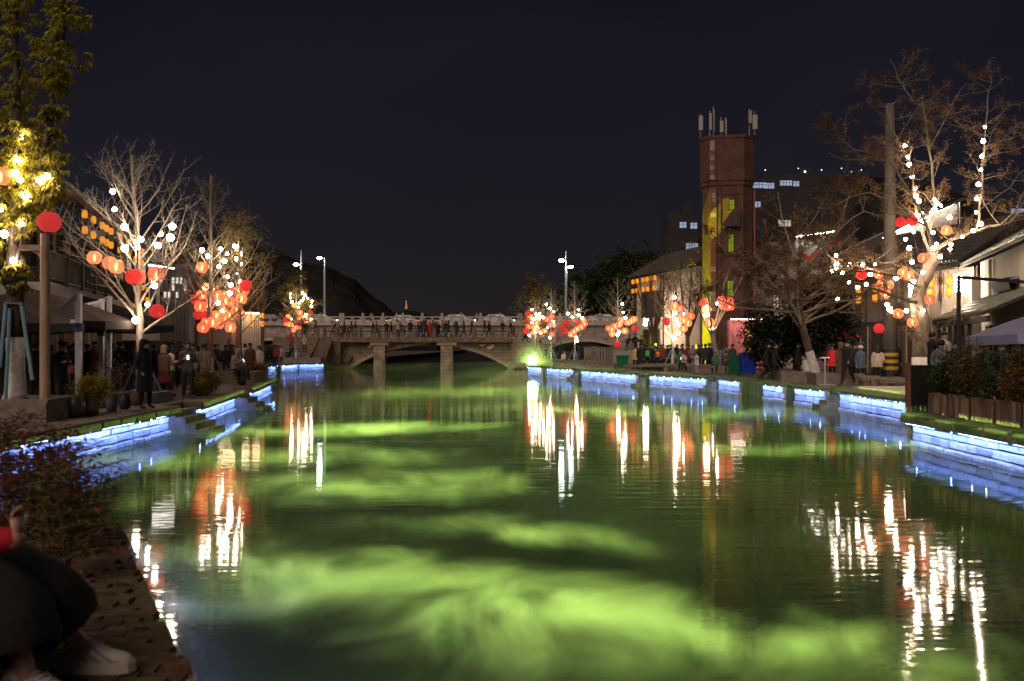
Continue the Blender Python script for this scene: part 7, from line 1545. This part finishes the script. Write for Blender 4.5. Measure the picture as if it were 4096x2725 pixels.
# utility pole
d = 41; t = thing("utility_pole", "tall concrete utility pole with yellow and black bands", "utility pole", (PX(3560, d), d, BZ)); CON = M("concrete_pole", (.15, .125, .10), .85, .2, 3, .15)
mb = MB(); mb.tube([(0, 0, 0), (0, 0, 6), (0, 0, P(3560, 415, d).z - BZ)], [.33, .25, .17], 16); mb.build("shaft", CON, t, True)
for k in range(7):
    z0, z1 = P(0, 1492 - k * 13.5, d).z - BZ, P(0, 1492 - (k + .97) * 13.5, d).z - BZ; mb = MB(); mb.tube([(0, 0, z0), (0, 0, z1)], .338 - .008 * z0, 16, cap=True); mb.build("band", M("band_black", (.03, .025, .025), .6, .1) if k % 2 == 0 else M("band_yellow", (.55, .34, .03), .6, .1), t)
# slatted gate fence at the terrace corner
t = thing("slat_fence", "black slatted fence panel at the terrace corner", "fence", (9.70, 24.45, BZ - .05), .06); t['kind'] = 'thing'; BLM = M("black_paint", (.012, .012, .011), .5, .1)
FS = MB(); FS.box((0, 0, 0), (.115, .03, 1.16)); fsm = FS.mesh("slat", BLM)
for i in range(15): link("slat", fsm, t, (.16 + i * .122, 0, .62))
for x in (.04, 1.98): mb = MB(); mb.box((x, .02, .62), (.10, .10, 1.28)); mb.build("fence_post", M("fence_post_laser_tint", (.20, .08, .05), .7, .2) if x < 1 else BLM, t)  # left post's red colour stands in for laser light
for z in (.2, 1.05): mb = MB(); mb.box((1.0, .045, z), (1.95, .05, .06)); mb.build("rail", BLM, t)
# wooden planter boxes with leafy plants along the terrace edge
PW = [M("planter_board_a", (.24, .13, .085), .8, .35, 5, .4, stretch=(3, 3, .4)), M("planter_board_b", (.16, .10, .07), .8, .35, 5, .4, stretch=(3, 3, .4)), M("planter_board_c", (.30, .19, .12), .8, .35, 5, .4, stretch=(3, 3, .4))]
BAMB = leafmat("bamboo_leaf", (.07, .105, .025))
PBM = []
for m in PW: mb = MB(); mb.box((0, 0, 0), (.15, .03, .50)); PBM.append(mb.mesh("board", m))
r = random.Random(33)
for i in range(8):
    y = 23.4 - i * 1.12; t = thing("planter_box", f"rustic wooden planter box, {ORD[i]} from the black fence along the terrace edge", "planter", (10.22, y, BZ), 0, "wooden planter boxes on the terrace edge")
    mb = MB(); mb.box((0, 0, .22), (.40, .94, .40)); mb.build("soil_box", M("soil", (.05, .036, .026), 1), t)
    for k in range(6): link("board", r.choice(PBM), t, (-.222, -.40 + k * .16, .25 + r.uniform(-.02, .03)), (0, 0, PI / 2 + r.uniform(-.03, .03)))
    for k in range(2): link("board", r.choice(PBM), t, (-.1 + k * .17, -.488, .25), None)
    h = r.uniform(.7, 1.5)
    bushy("terrace_plant", f"leafy green plant in the {ORD[i]} planter box from the black fence", "plant", (10.22, y, BZ + .42), [(0, 0, h * .40, .36, .5, h * .42), (.05, .1, h * .85, .22, .3, h * .32)], 170 if i % 3 else 230, BAMB if i % 2 == 0 else OB, .12, [([(.05, -.2, 0), (.08, -.22, h * 1.15)], .012), ([(-.05, .15, 0), (-.02, .2, h * 1.0)], .012), ([(.0, 0, 0), (.03, .05, h * 1.2)], .014)], seed=100 + i, group="plants in the terrace planter boxes")
# terrace parasol
parasol((14.2, 23.2, BZ), 3.3, P(0, 1160, 23.2).z - BZ, P(0, 1338, 23.2).z - BZ, "large parasol at the right edge, violet LED light painted in", M("led_tinted_canvas", (.33, .30, .46), .9, .12, 2, .1), post=(-4.1, -.7), nm="parasol")  # violet of the blue LED light is put into the canvas colour
t = thing("dining_table", "small table behind the planter boxes", "table", (12.6, 26.4, BZ)); mb = MB(); mb.box((0, 0, .74), (1.4, .8, .04)); mb.build("top", WOODL, t)
for x in (-.6, .6):
    for y in (-.32, .32): mb = MB(); mb.box((x, y, .36), (.05, .05, .72)); mb.build("leg", CABLE, t)
for i, (sx, d) in enumerate([(3764, 27), (3806, 27.5), (3822, 25.5), (3938, 26), (3978, 25.5), (4062, 27), (4092, 25)]):
    t = thing("stool", f"dark stool under a diner, {ORD[i]} from the left on the terrace", "stool", (PX(sx, d), d, BZ), 0, "stools on the right terrace"); hh = .75 if i < 3 else .72; mb = MB(); mb.lathe([(.01, hh), (.19, hh), (.19, hh - .05), (.01, hh - .05)], 12); mb.build("seat", WOODD, t)
    for k in range(4): a_ = PI / 4 + k * PI / 2; mb = MB(); mb.beam((.1 * math.cos(a_), .1 * math.sin(a_), hh - .05), (.18 * math.cos(a_), .18 * math.sin(a_), 0), .03); mb.build("leg", CABLE, t)
# benches, bins, barriers
def slab_bench(sx, d, w, lab, h=.42, rz=0):
    t = thing("stone_bench", lab, "bench", (PX(sx, d), d, BZ), rz, "stone benches on the right bank"); mb = MB(); mb.box((0, 0, h - .07), (w, .5, .14)); mb.build("seat", GRN, t)
    for s in (-1, 1): mb = MB(); mb.box((s * (w / 2 - .2), 0, (h - .14) / 2), (.25, .42, h - .14)); mb.build("leg", GRN, t)
slab_bench(3520, 38.5, 1.6, "stone bench left of the utility pole"); slab_bench(3590, 37.6, 1.5, "low stone bench in front of the utility pole", .36); slab_bench(2590, 63.5, 3.0, "long stone bench under the green backpack"); slab_bench(2880, 57.3, 3.6, "stone bench under the sage and brown sitters", .5); slab_bench(2725, 62.6, 2.4, "stone bench under the green jacket sitter", .5); slab_bench(3470, 40.2, .8, "small stone stool block near the white hat")
t = thing("bank_platform", "raised pale stone landing before the utility pole", "platform", (13.9, 34.0, BZ)); t['kind'] = 'thing'
for k in range(5): mb = MB(); mb.box((0, -2.6 + k * 1.3, .06), (2.3, 1.285, .12)); mb.build("slab", PALE, t)
def bin_(sx, d, m, lab, w=.62, h=1.0):
    t = thing("wheeled_bin", lab, "bin", (PX(sx, d), d, BZ), 0); mb = MB(); mb.box((0, 0, h / 2 + .06), (w * .78, w * .72, h - .1), taper=1.22); mb.build("body", m, t); mb = MB(); mb.box((0, 0, h + .06), (w * 1.06, w, .09)); mb.build("lid", m, t)
    for s in (-1, 1): mb = MB(); mb.tube([(s * w * .36, w * .34, .1), (s * w * .42, w * .34, .1)], .1, 10); mb.build("wheel", CABLE, t)
bin_(2936, 55.5, M("bin_green", (.01, .14, .06), .45, .1), "green bin beside the blue bin"); bin_(2990, 55.0, M("bin_blue", (.01, .03, .32), .45, .1), "large blue bin in front of the pink curtain", .95, 1.15); bin_(2490, 66.5, M("bin_green", (.01, .14, .06), .45, .1), "green bin left of the pale yellow jacket", .8, .9)
t = thing("slat_screen", "light wooden slat screen left of the green bin", "screen", (PX(2420, 70), 70, BZ)); t['kind'] = 'thing'
SLT = MB(); SLT.box((0, 0, 0), (.15, .04, 1.5)); sm2 = SLT.mesh("slat", WOODL)
for i in range(14): link("slat", sm2, t, (-1.4 + i * .2, 0, .8))
mb = MB(); mb.box((0, .05, 1.3), (2.9, .05, .08)); mb.box((0, .05, .3), (2.9, .05, .08)); mb.build("rail", WOODL, t)
t = thing("barrier_board", "pale grey barrier board behind the green bin", "board", (PX(2508, 69), 69, BZ)); mb = MB(); mb.box((0, 0, .85), (1.9, .06, .9)); mb.build("panel", GREYP, t)
for s in (-.8, .8): mb = MB(); mb.box((s, .05, .45), (.07, .06, .9)); mb.build("leg", CABLE, t)
t = thing("scooter", "small scooter-like handle stand lit yellow green by the laser", "stand", (PX(3300, 39.5), 39.5, BZ)); mb = MB(); mb.tube([(0, 0, .1), (0, 0, 1.15)], .035, 6); mb.build("stem", ALU, t); mb = MB(); mb.tube([(-.2, 0, 1.15), (.2, 0, 1.15)], .03, 6); mb.build("handlebar", ALU, t); mb = MB(); mb.box((.1, 0, .08), (.6, .14, .06)); mb.build("deck", ALU, t)
t = thing("red_tent", "red peaked stall canopy glimpsed left of the timber shop", "stall", (PX(3335, 50), 50, BZ)); mb = MB(); mb.add([(-1.2, -.8, 2.0), (1.2, -.8, 2.0), (1.2, .8, 2.0), (-1.2, .8, 2.0), (0, 0, 2.9)], [(0, 1, 4), (1, 2, 4), (2, 3, 4), (3, 0, 4), (3, 2, 1, 0)]); mb.build("canopy", M("red_canvas", (.6, .03, .02), .8, .1), t)
for x in (-1.1, 1.1):
    for y in (-.7, .7): mb = MB(); mb.box((x, y, 1.0), (.06, .06, 2.0)); mb.build("leg", ALU, t)
